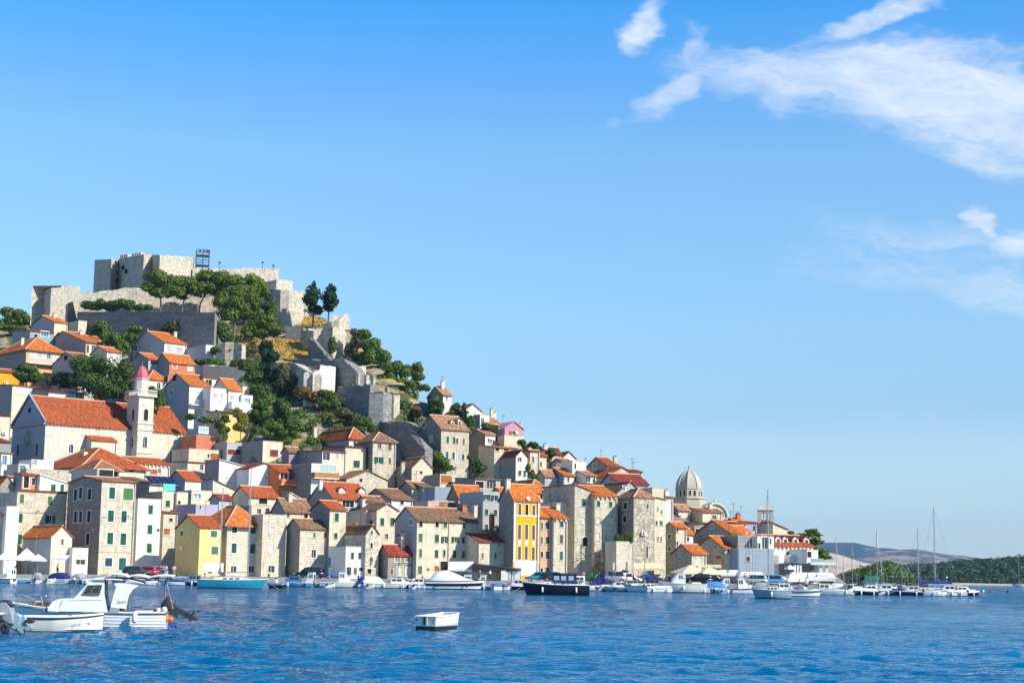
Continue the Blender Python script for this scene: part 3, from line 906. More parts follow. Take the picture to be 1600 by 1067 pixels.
tree('small yellow green bush left of the cedar', [(1236, 833, 5, 3)], (1236, 840), 'leaf_green', Y=292, trunk=.08)
bushes('dark green scrub at the foot of the round wall', [(126, 472), (200, 466), (245, 470), (245, 489), (128, 490)], 30, 8, 'leaf_dark', seed=1, per=110)
bushes('mixed green scrub on the slope under the ruined walls', [(400, 590), (450, 590), (520, 640), (570, 668), (560, 690), (480, 700), (400, 690)], 75, 9, 'leaf_pine', seed=2, per=110)
bushes('rusty brown scrub on the slope under the ruined walls', [(438, 570), (470, 585), (500, 610), (545, 650), (500, 660), (440, 610)], 40, 7, 'leaf_autumn', seed=3, per=90)
bushes('yellow green weeds under the dark stepped wall', [(480, 620), (520, 610), (560, 650), (600, 690), (520, 680)], 30, 7, 'leaf_olive', seed=4, per=90)
bushes('green bushes filling the gardens behind the white house', [(300, 540), (400, 540), (440, 600), (420, 680), (340, 690), (300, 640)], 60, 9, 'leaf_dark', seed=5, per=90)
bushes('green weeds below the round bastion', [(340, 505), (430, 505), (440, 545), (400, 560), (330, 540)], 24, 8, 'leaf_olive', seed=6, per=90)
bushes('green scrub on the upper left slope', [(0, 505), (130, 500), (260, 530), (300, 560), (180, 600), (0, 600)], 60, 9, 'leaf_green', seed=7, per=80)
bushes('low scrub on the skyline slope above the right hand houses', [(600, 600), (700, 660), (860, 712), (1000, 765), (1000, 790), (700, 700), (600, 650)], 60, 5, 'leaf_pine', seed=8, per=60)
bushes('tangled green bush at the end of the low slope', [(448, 630), (520, 690), (450, 700), (400, 660)], 34, 8, 'leaf_dark', seed=9, per=100)
grass_tufts('dry yellow grass on the sunny slope below the bastion', [(428, 530), (468, 530), (500, 558), (470, 566), (430, 560)], 5200, 'grass_dry', .55, 1)
grass_tufts('dry brown grass on the terrace before the two conifers', [(432, 495), (520, 497), (520, 508), (440, 512)], 2600, 'grass_dry', .4, 2)
def far_wood():
 rng = np.random.default_rng(5)
 C, R = [], []
 prof = [(1310, 900), (1360, 898), (1400, 894), (1460, 891), (1500, 887), (1540, 885), (1575, 881), (1600, 879), (1700, 876), (1900, 876)]
 for i in range(1500):
  x = rng.uniform(1385, 1900)
  top = np.interp(x, [p[0] for p in prof], [p[1] for p in prof])
  s = rng.random() ** .8
  Y = 1150 + s * 110
  c = at(x, float(top), 1250)
  z = max(1.0, (c.z + 1.0) * math.sin(s * math.pi / 2) - 1)
  r = rng.uniform(2.5, 5.0)
  C.append((c.x * Y / 1250, Y, z + r * .5)); R.append((r, r, r * .85))
 me = leaf_mesh('woods', C, R, 52000, 2.1, 'leaf_far', 77, inner=.6)
 tag(link('woods', me), 'dark green wood covering the low hill across the water', kind='stuff')
 C, R = [], []
 for i in range(260):
  x = rng.uniform(1318, 1428)
  Y = rng.uniform(300, 470)
  top = np.interp(x, [1318, 1335, 1350, 1365, 1385, 1400, 1415, 1428], [897, 893, 887, 885, 877, 884, 893, 902]) + rng.uniform(0, 12)
  c = at(x, float(top), Y); r = rng.uniform(.8, 1.8)
  if c.z - r < 0: continue
  C.append((c.x, c.y, c.z - r * .6)); R.append((r, r, r))
 me = leaf_mesh('treeline', C, R, 16000, .6, 'leaf_dark', 78)
 tag(link('treeline', me), 'belt of green trees behind the black roofed marina building', kind='stuff')
far_wood()
# ================================================================== houses
def yaw_of(px):
 return math.radians(float(np.interp(px, [0, 300, 600, 800, 1000, 1300], [42, 38, 31, 25, 22, 20])))
WCACHE = {}
def cached(key, fn):
 if key not in WCACHE:
  WCACHE[key] = fn()
 return WCACHE[key]
def q(v, s=.1):
 return max(s, round(v / s) * s)
def rect_ring(mb, w_, h_, b, y0, y1, mat=0, sill=0.0):
 hw, hh = w_ / 2, h_ / 2
 mb.box(-hw - b, y0, hh, hw + b, y1, hh + b, mat)
 mb.box(-hw - b, y0, -hh, -hw, y1, hh, mat)
 mb.box(hw, y0, -hh, hw + b, y1, hh, mat)
 mb.box(-hw - b - sill, y0 - sill * .8, -hh - b, hw + b + sill, y1, -hh, mat)
SHUT = dict(g='sh_green', l='sh_light', t='sh_teal', b='sh_brown', B='sh_blue', w='sh_white', o='sh_green', O='sh_orange', G='sh_grey', m='sh_maroon', p='sh_orange')
def window(root, x, z, w_, h_, st, side, trim='trim', recess=.22):
 """window in its opening: stone surround (> shutter leaves or panes, glazing bars)
 st: colour letter closed; o open green; T open teal; d dark bare opening; G glazed; W glazed white frame; a arched"""
 w_, h_ = q(w_), q(h_)
 if side == 'F': loc, rz = (x, 0, z), 0
 else: loc, rz = (0, x, z), -math.pi / 2
 arch = 'a' in st
 st = st.replace('a', '') or 'W'
 tr = 'trim_white' if st in ('W', 'w') else trim
 b = .075 if w_ < .8 else .12
 def mk():
  mb = MB(); rect_ring(mb, w_, h_, b, -.05, .03, 0, .05)
  if arch:
   n = 8
   for i in range(n):
    a0, a1 = math.pi * i / n, math.pi * (i + 1) / n
    r0, r1 = w_ / 2, w_ / 2 + b
    z0 = h_ / 2 - w_ / 2
    p = [(r0 * math.cos(a0), z0 + r0 * math.sin(a0)), (r1 * math.cos(a0), z0 + r1 * math.sin(a0)), (r1 * math.cos(a1), z0 + r1 * math.sin(a1)), (r0 * math.cos(a1), z0 + r0 * math.sin(a1))]
    mb.poly([(u, -.06, v) for u, v in p][::-1])
    mb.poly([(r1 * math.cos(a0), -.045, z0 + r1 * math.sin(a0)), (r1 * math.cos(a0), -.045, h_ / 2 + b), (r1 * math.cos(a1), -.045, h_ / 2 + b), (r1 * math.cos(a1), -.045, z0 + r1 * math.sin(a1))])
  return mb.mesh('window', MATS[tr])
 wo_ = link('window', cached(('win', w_, h_, tr, arch), mk), root, loc, rz)
 if st == 'd':
  link('pane', cached(('pd', w_, h_), lambda: _boxmesh('pane', -w_ / 2, recess - .04, -h_ / 2, w_ / 2, recess - .01, h_ / 2, 'dark')), wo_)
  return
 if st in 'glbtBwmp' or st in ('O', 'x'):
  if st == 'x':     # walled up
   link('infill', cached(('x', w_, h_), lambda: _boxmesh('infill', -w_ / 2, .06, -h_ / 2, w_ / 2, .1, h_ / 2, 'white_old')), wo_)
   return
  sm = SHUT[st]
  for s in (-1, 1):
   link('shutter', cached(('shc', w_, h_, sm, s), lambda: _shut(w_ / 2 - .02, h_ - .02, s, sm, 0)), wo_)
  return
 gm = 'glass_blue' if st == 'C' else 'glass_pale' if st == 'P' else 'glass'
 link('pane', cached(('pg', w_, h_, gm), lambda: _boxmesh('pane', -w_ / 2, recess - .04, -h_ / 2, w_ / 2, recess - .01, h_ / 2, gm)), wo_)
 def mf():
  mb = MB()
  f = .06
  y0, y1 = recess - .10, recess - .041
  mb.box(-w_ / 2, y0, -h_ / 2, -w_ / 2 + f, y1, h_ / 2); mb.box(w_ / 2 - f, y0, -h_ / 2, w_ / 2, y1, h_ / 2)
  mb.box(-w_ / 2 + f, y0, h_ / 2 - f, w_ / 2 - f, y1, h_ / 2); mb.box(-w_ / 2 + f, y0, -h_ / 2, w_ / 2 - f, y1, -h_ / 2 + f)
  nv = max(1, int(w_ / .9))
  for i in range(1, nv + 1):
   x_ = -w_ / 2 + w_ * i / (nv + 1)
   mb.box(x_ - .025, y0, -h_ / 2 + f, x_ + .025, y1 - .005, h_ / 2 - f)
  return mb.mesh('frame', MATS['trim_white'])
 link('frame', cached(('fr', w_, h_), mf), wo_)
 if st in ('o', 'T'):
  sm = 'sh_green' if st == 'o' else 'sh_teal'
  for s in (-1, 1):
   link('shutter', cached(('sho', w_, h_, sm, s), lambda: _shut(w_ / 2, h_, s, sm, 1)), wo_)
def _boxmesh(name, x0, y0, z0, x1, y1, z1, mat):
 mb = MB(); mb.box(x0, y0, z0, x1, y1, z1)
 return mb.mesh(name, MATS[mat])
def _shut(w_, h_, s, mat, opened):
 mb = MB()
 if opened:
  x0 = s * (w_ * 1.02)
  x1 = s * (w_ * 2.0)
  x0, x1 = sorted((x0, x1))
  mb.box(x0, -.10, -h_ / 2, x1, -.055, h_ / 2)
 else:
  x0, x1 = (0.012, w_) if s > 0 else (-w_, -.012)
  f = .05
  mb.box(x0, .03, -h_ / 2, x1, .06, h_ / 2)
  mb.box(x0, .015, h_ / 2 - f, x1, .03, h_ / 2); mb.box(x0, .015, -h_ / 2, x1, .03, -h_ / 2 + f)
  mb.box(x0, .015, -h_ / 2 + f, x0 + f * .7, .03, h_ / 2 - f); mb.box(x1 - f * .7, .015, -h_ / 2 + f, x1, .03, h_ / 2 - f)
 return mb.mesh('shutter', MATS[mat])
def wall_holes(mb, P, U, w_, z0, z1, holes, mat=0, rec=.25, rmat=None):
 """wall plane from P along U (unit) with rectangular openings and their reveals. Inward normal is N."""
 P = Vector(P); U = Vector(U)
 N = Vector((-U.y, U.x, 0))       # inward
 if mb is None: return
 xs = sorted({0.0, w_} | {h[0] for h in holes} | {h[1] for h in holes})
 zs = sorted({z0, z1} | {h[2] for h in holes} | {h[3] for h in holes})
 pt = lambda u, z, d=0.0: (P.x + U.x * u + N.x * d, P.y + U.y * u + N.y * d, z)
 for i in range(len(xs) - 1):
  for j in range(len(zs) - 1):
   cu, cz = (xs[i] + xs[i + 1]) / 2, (zs[j] + zs[j + 1]) / 2
   if any(h[0] < cu < h[1] and h[2] < cz < h[3] for h in holes): continue
   mb.poly([pt(xs[i], zs[j]), pt(xs[i + 1], zs[j]), pt(xs[i + 1], zs[j + 1]), pt(xs[i], zs[j + 1])], mat)
 for a, b, c, d in holes:
  mb.poly([pt(a, c), pt(a, c, rec), pt(b, c, rec), pt(b, c)][::-1], mat)
  mb.poly([pt(a, d), pt(b, d), pt(b, d, rec), pt(a, d, rec)][::-1], mat)
  mb.poly([pt(a, c), pt(a, d), pt(a, d, rec), pt(a, c, rec)][::-1], mat)
  mb.poly([pt(b, c), pt(b, c, rec), pt(b, d, rec), pt(b, d)][::-1], mat)
  mb.poly([pt(a, c, rec), pt(b, c, rec), pt(b, d, rec), pt(a, d, rec)], mat)
def slab(mb, pts, t=.16, mat=0):
 """roof plane with thickness; uv in metres along the eave and up the slope"""
 P = [Vector(p) for p in pts]
 n = (P[1] - P[0]).cross(P[2] - P[0])
 if n.length < 1e-6: n = (P[2] - P[1]).cross(P[3] - P[1]) if len(P) > 3 else Vector((0, 0, 1))
 n.normalize()
 if n.z < 0: P = P[::-1]; n = -n
 e = Vector((0, 0, 1)).cross(n)
 if e.length < .02: e = Vector((1, 0, 0))
 e.normalize(); s = n.cross(e)
 o = P[0]
 mb.poly(P, mat, [((p - o).dot(e), (p - o).dot(s)) for p in P])
 D = Vector((0, 0, -t))
 mb.poly([p + D for p in P][::-1], 1)
 for i in range(len(P)):
  a, b = P[i], P[(i + 1) % len(P)]
  mb.poly([a + D, b + D, b, a], mat, [(0, 0), ((b - a).length, 0), ((b - a).length, t), (0, t)])
HN = [0]
ALLH = []
def plane_x(C, d, px, py):
 """where the wall from C along d (unit, level) is met by the sight line through (px,py): returns run, z"""
 r = ray(px, py)
 tx = r.x / r.y
 den = d.x - tx * d.y
 s = (tx * C.y - C.x) / den if abs(den) > 1e-6 else 0
 Yw = C.y + d.y * s
 return s, CAMH + r.z / r.y * Yw
def house(label, xl, xc, xr, ye, yb, roof='g', rp=12, wall='stone', rm='tile_orange', wins=(), wl=None, Y=None, a=None, l=None,
   over=.3, trim='trim', chim=None, cornice=0, name='house', cat='house', group='houses of the old town', ridge_frac=.5, cap=True, bands=()):
 HN[0] += 1
 rng = random.Random(HN[0] * 7 + 1)
 Yc = Y or Yg(xc, yb)
 A = math.radians(a) if a is not None else yaw_of(xc)
 u = Vector((math.cos(A), math.sin(A), 0)); v = Vector((-math.sin(A), math.cos(A), 0))
 mid = at(xc, (ye + min(yb, 895)) / 2, Yc)
 zt = at(xc, ye, Yc).z
 zb = max(QZ, at(xc, yb, Yc).z) if Y is None else at(xc, yb, Yc).z
 C = Vector((mid.x, Yc, 0))
 W, _ = plane_x(C, u, xr, ye)
 W = max(2.0, min(W, 60))
 if l is None:
  if xl < xc - 1:
   L, _ = plane_x(C, v, xl, ye)
   L = max(3.0, min(L, 32))
  else:
   L = 8.0
 else: L = l
 root = empty(name, (C.x, C.y, zb), A)
 tag(root, label, cat, group)
 H = zt - zb
 bot = -6.0
 rise = rp * Yc / FPX
 hF, hL, todo = [], [], []
 for wd in wins:
  px, py, wp, hp, st = wd[:5]
  side = wd[5] if len(wd) > 5 else ('F' if px >= xc - .5 or xl >= xc - 1 else 'L')
  d = u if side == 'F' else v
  s, z = plane_x(C, d, px, py)
  s1, _ = plane_x(C, d, px - wp / 2, py); s2, _ = plane_x(C, d, px + wp / 2, py)
  Yw = C.y + d.y * s
  ww, hh = q(abs(s2 - s1)), q(hp * Yw / FPX)
  z -= zb
  lim = W if side == 'F' else L
  if ww > lim - .3: ww = q(lim - .5)
  s = min(max(s, ww / 2 + .12), lim - ww / 2 - .12)
  rec = (s - ww / 2, s + ww / 2, z - hh / 2, z + hh / 2)
  if z + hh / 2 < H - .05 and z - hh / 2 > -2:
   (hF if side == 'F' else hL).append(rec)
  todo.append((s, z, ww, hh, st, side, z + hh / 2 < H - .05))
 def clean(hs):
  out = []
  for h in hs:
   if all(h[1] <= k[0] or h[0] >= k[1] or h[3] <= k[2] or h[2] >= k[3] for k in out): out.append(h)
  return out
 hF, hL = clean(hF), clean(hL)
 mb = MB()
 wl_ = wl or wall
 Hb = H + (rise if roof == 's' else 0)       # height at the back for a single pitch
 wall_holes(mb, (0, 0, 0), (1, 0, 0), W, bot, H, hF, 0)
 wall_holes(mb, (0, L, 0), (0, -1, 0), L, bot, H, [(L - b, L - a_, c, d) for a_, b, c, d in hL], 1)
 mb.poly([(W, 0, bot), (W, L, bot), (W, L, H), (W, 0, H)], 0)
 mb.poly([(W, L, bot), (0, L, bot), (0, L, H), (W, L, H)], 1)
 rb = MB(); caps = []
 ov = over
 t_ = .15
 if roof == 'g':       # ridge parallel to the front
  yr = L * ridge_frac; zr = H + rise
  mb.poly([(0, 0, H), (0, yr, zr), (0, L, H)], 1)
  mb.poly([(W, 0, H), (W, L, H), (W, yr, zr)], 0)
  k = rise / yr; k2 = rise / (L - yr)
  z = t_ + .02
  slab(rb, [(-.2, -ov, H - ov * k + z), (W + .2, -ov, H - ov * k + z), (W + .2, yr, zr + z), (-.2, yr, zr + z)], t_)
  slab(rb, [(-.2, L + ov, H - ov * k2 + z), (W + .2, L + ov, H - ov * k2 + z), (W + .2, yr, zr + z), (-.2, yr, zr + z)], t_)
  caps.append(((-.2, yr, zr + z), (W + .2, yr, zr + z)))
  top = lambda x, y: H + rise * (y / yr if y < yr else (L - y) / (L - yr))
 elif roof == 'f':     # gable faces the front
  xr_ = W * ridge_frac; zr = H + rise
  mb.poly([(0, 0, H), (W, 0, H), (xr_, 0, zr)], 0)
  mb.poly([(0, L, H), (xr_, L, zr), (W, L, H)], 1)
  k = rise / xr_; k2 = rise / (W - xr_); z = t_ + .02
  slab(rb, [(-ov, -.2, H - ov * k + z), (xr_, -.2, zr + z), (xr_, L + .2, zr + z), (-ov, L + .2, H - ov * k + z)], t_)
  slab(rb, [(W + ov, -.2, H - ov * k2 + z), (xr_, -.2, zr + z), (xr_, L + .2, zr + z), (W + ov, L + .2, H - ov * k2 + z)], t_)
  caps.append(((xr_, -.2, zr + z), (xr_, L + .2, zr + z)))
  top = lambda x, y: H + rise * (x / xr_ if x < xr_ else (W - x) / (W - xr_))
 elif roof == 'h':
  z = t_ + .02; zr = H + rise
  if W >= L:
   p, r = (L / 2, L / 2), (W - L / 2, L / 2)
  else:
   p, r = (W / 2, W / 2), (W / 2, L - W / 2)
  k = rise / min(W, L) * 2
  e = H - ov * k + z
  a0, a1, a2, a3 = (-ov, -ov, e), (W + ov, -ov, e), (W + ov, L + ov, e), (-ov, L + ov, e)
  P_, R_ = (*p, zr + z), (*r, zr + z)
  if W >= L:
   slab(rb, [a0, a1, R_, P_] if (Vector(R_) - Vector(P_)).length > .05 else [a0, a1, P_], t_)
   slab(rb, [a2, a3, P_, R_] if (Vector(R_) - Vector(P_)).length > .05 else [a2, a3, P_], t_)
   slab(rb, [a3, a0, P_], t_); slab(rb, [a1, a2, R_], t_)
  else:
   slab(rb, [a0, a1, P_], t_); slab(rb, [a2, a3, R_], t_)
   slab(rb, [a3, a0, P_, R_], t_); slab(rb, [a1, a2, R_, P_], t_)
  caps += [(a0, P_), (P_, R_), (a3, P_ if W >= L else R_), (a1, R_ if W >= L else P_)]
  top = lambda x, y: H + rise * .5
 elif roof == 's':     # single pitch, low at the front
  z = t_ + .02
  k = rise / L
  mb.poly([(0, 0, H), (0, L, H + rise), (0, L, H)], 1)
  mb.poly([(W, 0, H), (W, L, H), (W, L, H + rise)], 0)
  mb.poly([(W, L, H), (0, L, H), (0, L, H + rise), (W, L, H + rise)], 1)
  slab(rb, [(-.2, -ov, H - ov * k + z), (W + .2, -ov, H - ov * k + z), (W + .2, L + .1, H + rise + z), (-.2, L + .1, H + rise + z)], t_)
  top = lambda x, y: H + rise * y / L
 elif roof == 'r':     # single pitch falling to the right
  z = t_ + .02
  k = rise / W
  mb.poly([(0, 0, H), (W, 0, H), (0, 0, H + rise)], 0)
  mb.poly([(0, L, H), (0, L, H + rise), (W, L, H)], 1)
  mb.poly([(0, 0, H), (0, 0, H + rise), (0, L, H + rise), (0, L, H)], 1)
  slab(rb, [(-.15, -.2, H + rise + z), (W + ov, -.2, H - ov * k + z), (W + ov, L + .2, H - ov * k + z), (-.15, L + .2, H + rise + z)], t_)
  top = lambda x, y: H + rise * (1 - x / W)
 else:                 # flat with a parapet
  pw = .22
  rb.poly([(pw, pw, H - .35), (W - pw, pw, H - .35), (W - pw, L - pw, H - .35), (pw, L - pw, H - .35)])
  for b_ in ((-.04, -.04, W + .04, pw), (-.04, L - pw, W + .04, L + .04)):
   rb.box(b_[0], b_[1], H - .02, b_[2], b_[3], H + .1, 1)
  rb.box(-.04, pw, H - .02, pw, L - pw, H + .1, 1); rb.box(W - pw, pw, H - .02, W + .04, L - pw, H + .1, 1)
  for (p0, p1) in (((pw, pw), (W - pw, pw)), ((W - pw, pw), (W - pw, L - pw)), ((W - pw, L - pw), (pw, L - pw)), ((pw, L - pw), (pw, pw))):
   mb.poly([(p0[0], p0[1], H - .36), (p1[0], p1[1], H - .36), (p1[0], p1[1], H - .02), (p0[0], p0[1], H - .02)], 0)
  top = lambda x, y: H - .3
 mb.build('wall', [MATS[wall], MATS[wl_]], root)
 if roof == 't':
  ro = rb.build('roof', [MATS['concrete'], MATS[rm if not rm.startswith('tile') else 'trim_stone']], root)
 else:
  ro = rb.build('roof', [MATS[rm], MATS['wood_dark']], root)
  if caps and cap:
   cb = MB()
   for p0, p1 in caps: cb.tube(p0, p1, .13, .13, 6)
   cb.build('ridge_tile', MATS['ridge_tile'], ro)
  if cornice:
   cb = MB()
   zc = H - .02
   if roof in 'gh':
    n = max(3, int(W / .7))
    for i in range(n):
     x = (i + .5) * W / n
     cb.box(x - .12, -.24, zc - .38, x + .12, -.01, zc - .12)
    cb.box(-.05, -.2, zc - .12, W + .05, -.005, zc - .02)
    cb.build('cornice', MATS['trim'], root)
 for s, z, ww, hh, st, side, ok in todo:
  if ok: window(root, s, z, ww, hh, st, side, trim)
  else:
   wo_ = window(root, s, z, ww, hh, st, side, trim, recess=.02)
 for (py, hpx, mt) in bands:
  s, z = plane_x(C, u, xc + 1, py); z -= zb
  bb = MB(); hh = hpx * Yc / FPX
  bb.box(-.04, -.07, z - hh / 2, W + .04, -.004, z + hh / 2)
  bb.build('string_course', MATS[mt], root)
 if roof in 'gsh' and rng.random() < .6:
  gb = MB()
  gb.tube((W - .25, -.12, bot), (W - .25, -.12, H - .1), .06, .06, 6)
  gb.build('downpipe', MATS['pole_grey'], root)
 cl = chim
 if cl is None: cl = [(None, None)] if roof != 't' and rng.random() < .5 else []
 for cpx in cl:
  cb = MB()
  if cpx[0] is None:
   x, y = W * rng.uniform(.2, .8), L * rng.uniform(.35, .75)
   hgt = rng.uniform(.8, 1.3)
  else:
   x, _ = plane_x(C + v * (L * .4), u, cpx[0], ye); y = L * .4
   hgt = cpx[1]
  z = top(x, y)
  w2 = .32
  cb.box(x - w2, y - w2, z - .8, x + w2, y + w2, z + hgt)
  cb.box(x - w2 - .08, y - w2 - .08, z + hgt, x + w2 + .08, y + w2 + .08, z + hgt + .12)
  for sx in (-.16, .16):
   cb.tube((x + sx, y, z + hgt + .12), (x + sx, y, z + hgt + .4), .09, .09, 6, 1)
  cb.build('chimney', [MATS[rng.choice(['stone', 'white_old', 'brickred', 'cream'])], MATS['tile_orange']], ro)
 if rng.random() < .35:
  ab = MB()
  x, y = W * rng.uniform(.15, .85), L * .5
  z = top(x, y); hh = rng.uniform(1.6, 2.8)
  ab.tube((x, y, z - .3), (x, y, z + hh), .03, .03, 5)
  for k in range(4): ab.tube((x - .45 + k * .06, y - .3 + k * .18, z + hh - .15), (x + .45 - k * .06, y - .3 + k * .18, z + hh - .15), .018, .018, 4)
  ab.tube((x, y - .35, z + hh - .15), (x, y + .3, z + hh - .15), .02, .02, 4)
  ab.build('aerial', MATS['metal_dark'], root)
 if rng.random() < .1 and W > 4:
  db = MB()
  x = W * rng.uniform(.3, .8); z = H + (.6 if roof == 't' else .3)
  db.lathe([(.02, 0), (.2, .02), (.34, .1)], (0, 0, 0), 12)
  me = db.mesh('satellite_dish', MATS['canvas_white'])
  d_ = link('satellite_dish', me, root, (x, -.25, z)); d_.rotation_euler = (math.radians(65), 0, math.radians(rng.uniform(-10, 30)))
  pb = MB(); pb.tube((x, -.25, z), (x, .1, z - .6), .03, .03, 5); pb.build('dish_arm', MATS['metal'], root)
 if W > 4.5 and H > 7 and Yc < 300 and rng.random() < .7:
  gb = MB(); z = H * rng.uniform(.3, .75)
  gb.path([(x, -.05, z - .10 * math.sin(math.pi * (x % 3.1) / 3.1)) for x in np.linspace(.1, W - .1, 14)], .022, 4)
  gb.build('cable', MATS['metal_dark'], root)
  gb = MB(); x = W * rng.uniform(.3, .9)
  gb.box(x - .04, -.5, z + .25, x + .04, -.01, z + .31); gb.lathe([(.04, 0), (.14, -.1), (.12, -.16)], (x, -.5, z + .3), 8)
  gb.build('wall_lamp', MATS['metal_dark'], root)
 if rng.random() < .16 and H > 4:
  x = W * rng.uniform(.25, .75); z = H * rng.uniform(.35, .6)
  if all(not (h[0] - .5 < x < h[1] + .5) for h in hF):
   ab = MB(); ab.box(x - .4, -.36, z, x + .4, -.03, z + .55); ab.tube((x - .1, -.38, z + .27), (x - .1, -.35, z + .27), .2, .2, 12, 1)
   ab.build('air_conditioner', [MATS['paint_white'], MATS['metal_dark']], root)
 root['w'] = W; root['l'] = L; root['h'] = H
 ALLH.append((root, W, L, H))
 return root, W, L, H, C, u, v, zb
def grid_w(xs, ys, w_, h_, st, slope=0.0):
 return [(x, y + (x - xs[0]) * slope, w_, h_, st) for y in ys for x in xs]
def deck_box(root, x0, y0, z0, x1, y1, z1, name, mat):
 mb = MB(); mb.box(x0, y0, z0, x1, y1, z1)
 return mb.build(name, MATS[mat], root)
def balcony(h, px, py, wpx, dep=1.1, hgt=.95, mat='trim_white', rail='solid'):
 """slab and parapet or railing on the front wall, its floor at photo height py"""
 root, W, L, H, C, u, v, zb = h
 s, z = plane_x(C, u, px, py); z -= zb
 hw = wpx * C.y / FPX / 2 / max(.4, math.cos(math.atan2(u.y, u.x) - math.atan2(C.x, C.y) * 0)) 
 mb = MB()
 x0, x1 = max(.05, s - hw), min(W, s + hw)
 mb.box(x0, -dep, z - .15, x1, -.01, z)
 b = mb.build('balcony', MATS['trim_white'], root)
 rb = MB()
 if rail == 'solid':
  rb.box(x0, -dep, z + .003, x1, -dep + .1, z + hgt); rb.box(x0, -dep + .1, z + .003, x0 + .1, -.01, z + hgt); rb.box(x1 - .1, -dep + .1, z + .003, x1, -.01, z + hgt)
 else:
  n = max(4, int((x1 - x0) / .16))
  for i in range(n + 1):
   x = x0 + .04 + (x1 - x0 - .08) * i / n
   rb.box(x - .015, -dep + .02, z, x + .015, -dep + .05, z + hgt)
  rb.box(x0, -dep, z + hgt, x1, -dep + .07, z + hgt + .05)
  for x in (x0 + .02, x1 - .05):
   for k in range(4): rb.box(x, -dep + .1 + k * .25, z, x + .03, -dep + .13 + k * .25, z + hgt)
   rb.box(x, -dep + .07, z + hgt, x + .03, -.01, z + hgt + .05)
 rb.build('railing', MATS[mat], b)
def dormer(h, px, pytop, wpx, hpx, st='g', wall='white', rm='tile_red', roof_type='g'):
 """small gabled window house standing on the front roof slope"""
 root, W, L, H, C, u, v, zb = h
 rise_y = L * .22
 Cc = C + v * rise_y
 s, zt = plane_x(Cc, u, px, pytop); zt -= zb
 w_ = wpx * Cc.y / FPX / 2 * 1.15; hh = hpx * Cc.y / FPX
 y0 = rise_y - .6
 mb = MB()
 g = w_ * .7
 z0 = zt - hh; ze = zt - g
 mb.poly([(s - w_, y0, z0), (s + w_, y0, z0), (s + w_, y0, ze), (s, y0, zt), (s - w_, y0, ze)])
 mb.poly([(s - w_, y0, z0), (s - w_, y0, ze), (s - w_, y0 + 3, ze), (s - w_, y0 + 3, z0)])
 mb.poly([(s + w_, y0, z0), (s + w_, y0 + 3, z0), (s + w_, y0 + 3, ze), (s + w_, y0, ze)])
 d = mb.build('dormer', MATS[wall], root)
 rb = MB()
 for sg in (-1, 1):
  slab(rb, [(s, y0 - .2, zt + .12), (s + sg * (w_ + .2), y0 - .2, ze - .1), (s + sg * (w_ + .2), y0 + 3, ze - .1), (s, y0 + 3, zt + .12)], .1)
 rb.build('dormer_roof', [MATS[rm], MATS['wood_dark']], d)
 ww, wh = w_ * 1.1, (ze - z0) * .8
 fb = MB()
 cx, cz = s, z0 + .1 + wh / 2
 fb.box(cx - ww / 2, y0 - .05, cz - wh / 2, cx + ww / 2, y0 - .015, cz + wh / 2)
 fb.build('shutter' if st != 'G' else 'pane', MATS[SHUT.get(st, 'glass') if st != 'G' else 'glass'], d)
 tb = MB()
 tb.box(cx - ww / 2 - .1, y0 - .08, cz - wh / 2, cx - ww / 2, y0 - .005, cz + wh / 2); tb.box(cx + ww / 2, y0 - .08, cz - wh / 2, cx + ww / 2 + .1, y0 - .005, cz + wh / 2)
 tb.box(cx - ww / 2 - .1, y0 - .08, cz + wh / 2, cx + ww / 2 + .1, y0 - .005, cz + wh / 2 + .1)
 tb.build('frame', MATS['trim_white'], d)
def wallbit(h, px, py, wpx, hpx, name, mat, dep=.06, side='F', yoff=0.0):
 root, W, L, H, C, u, v, zb = h
 d = u if side == 'F' else v
 s, z = plane_x(C, d, px, py); z -= zb
 hw = wpx * C.y / FPX / 2; hh = hpx * C.y / FPX / 2
 mb = MB()
 if side == 'F': mb.box(s - hw, -dep - yoff, z - hh, s + hw, -.006 - yoff, z + hh)
 else: mb.box(-dep - yoff, s - hw, z - hh, -.006 - yoff, s + hw, z + hh)
 return mb.build(name, MATS[mat], root)
# ------------------------------------------------------------------ waterfront row, left to right
WF = dict(Y=259.0)
h1 = house('tall plain white house near the left edge of the quay row', 3, 8, 27, 791, 890, 't', 0, 'white', wins=[(14, 868, 8, 10, 'd')], Y=254, l=9)
house('narrow tan house cut by the left edge of the photo', -60, -40, 8, 803, 890, 'g', 8, 'cream', 'tile_orange', Y=252, l=6)
h3 = house('broad stone house with roof terrace and single green shutters', 20, 24, 105, 769, 890, 't', 0, 'cream_stone', wins=[(34, 779, 7, 14, 'l'), (78, 782, 7, 14, 'l'), (32, 809, 7, 14, 'g'), (78, 811, 7, 13, 'o'), (31, 842, 7, 15, 'g')], Y=262, l=12, bands=((766, 4, 'tile_mixed'), (831, 1, 'trim_stone')))
h4 = house('small gabled house with bright orange roof behind the umbrellas', 36, 79, 113, 838, 890, 'f', 16, 'cream', 'tile_orange', wins=[(97, 847, 5, 10, 'W'), (55, 842, 3, 3, 'd')], wl='grey_light', Y=252, chim=[])
h5 = house('low white annex with awning beside the orange roofed house', 111, 113, 138, 856, 890, 't', 0, 'white', wins=[(126, 878, 14, 8, 'G')], Y=253, l=5)
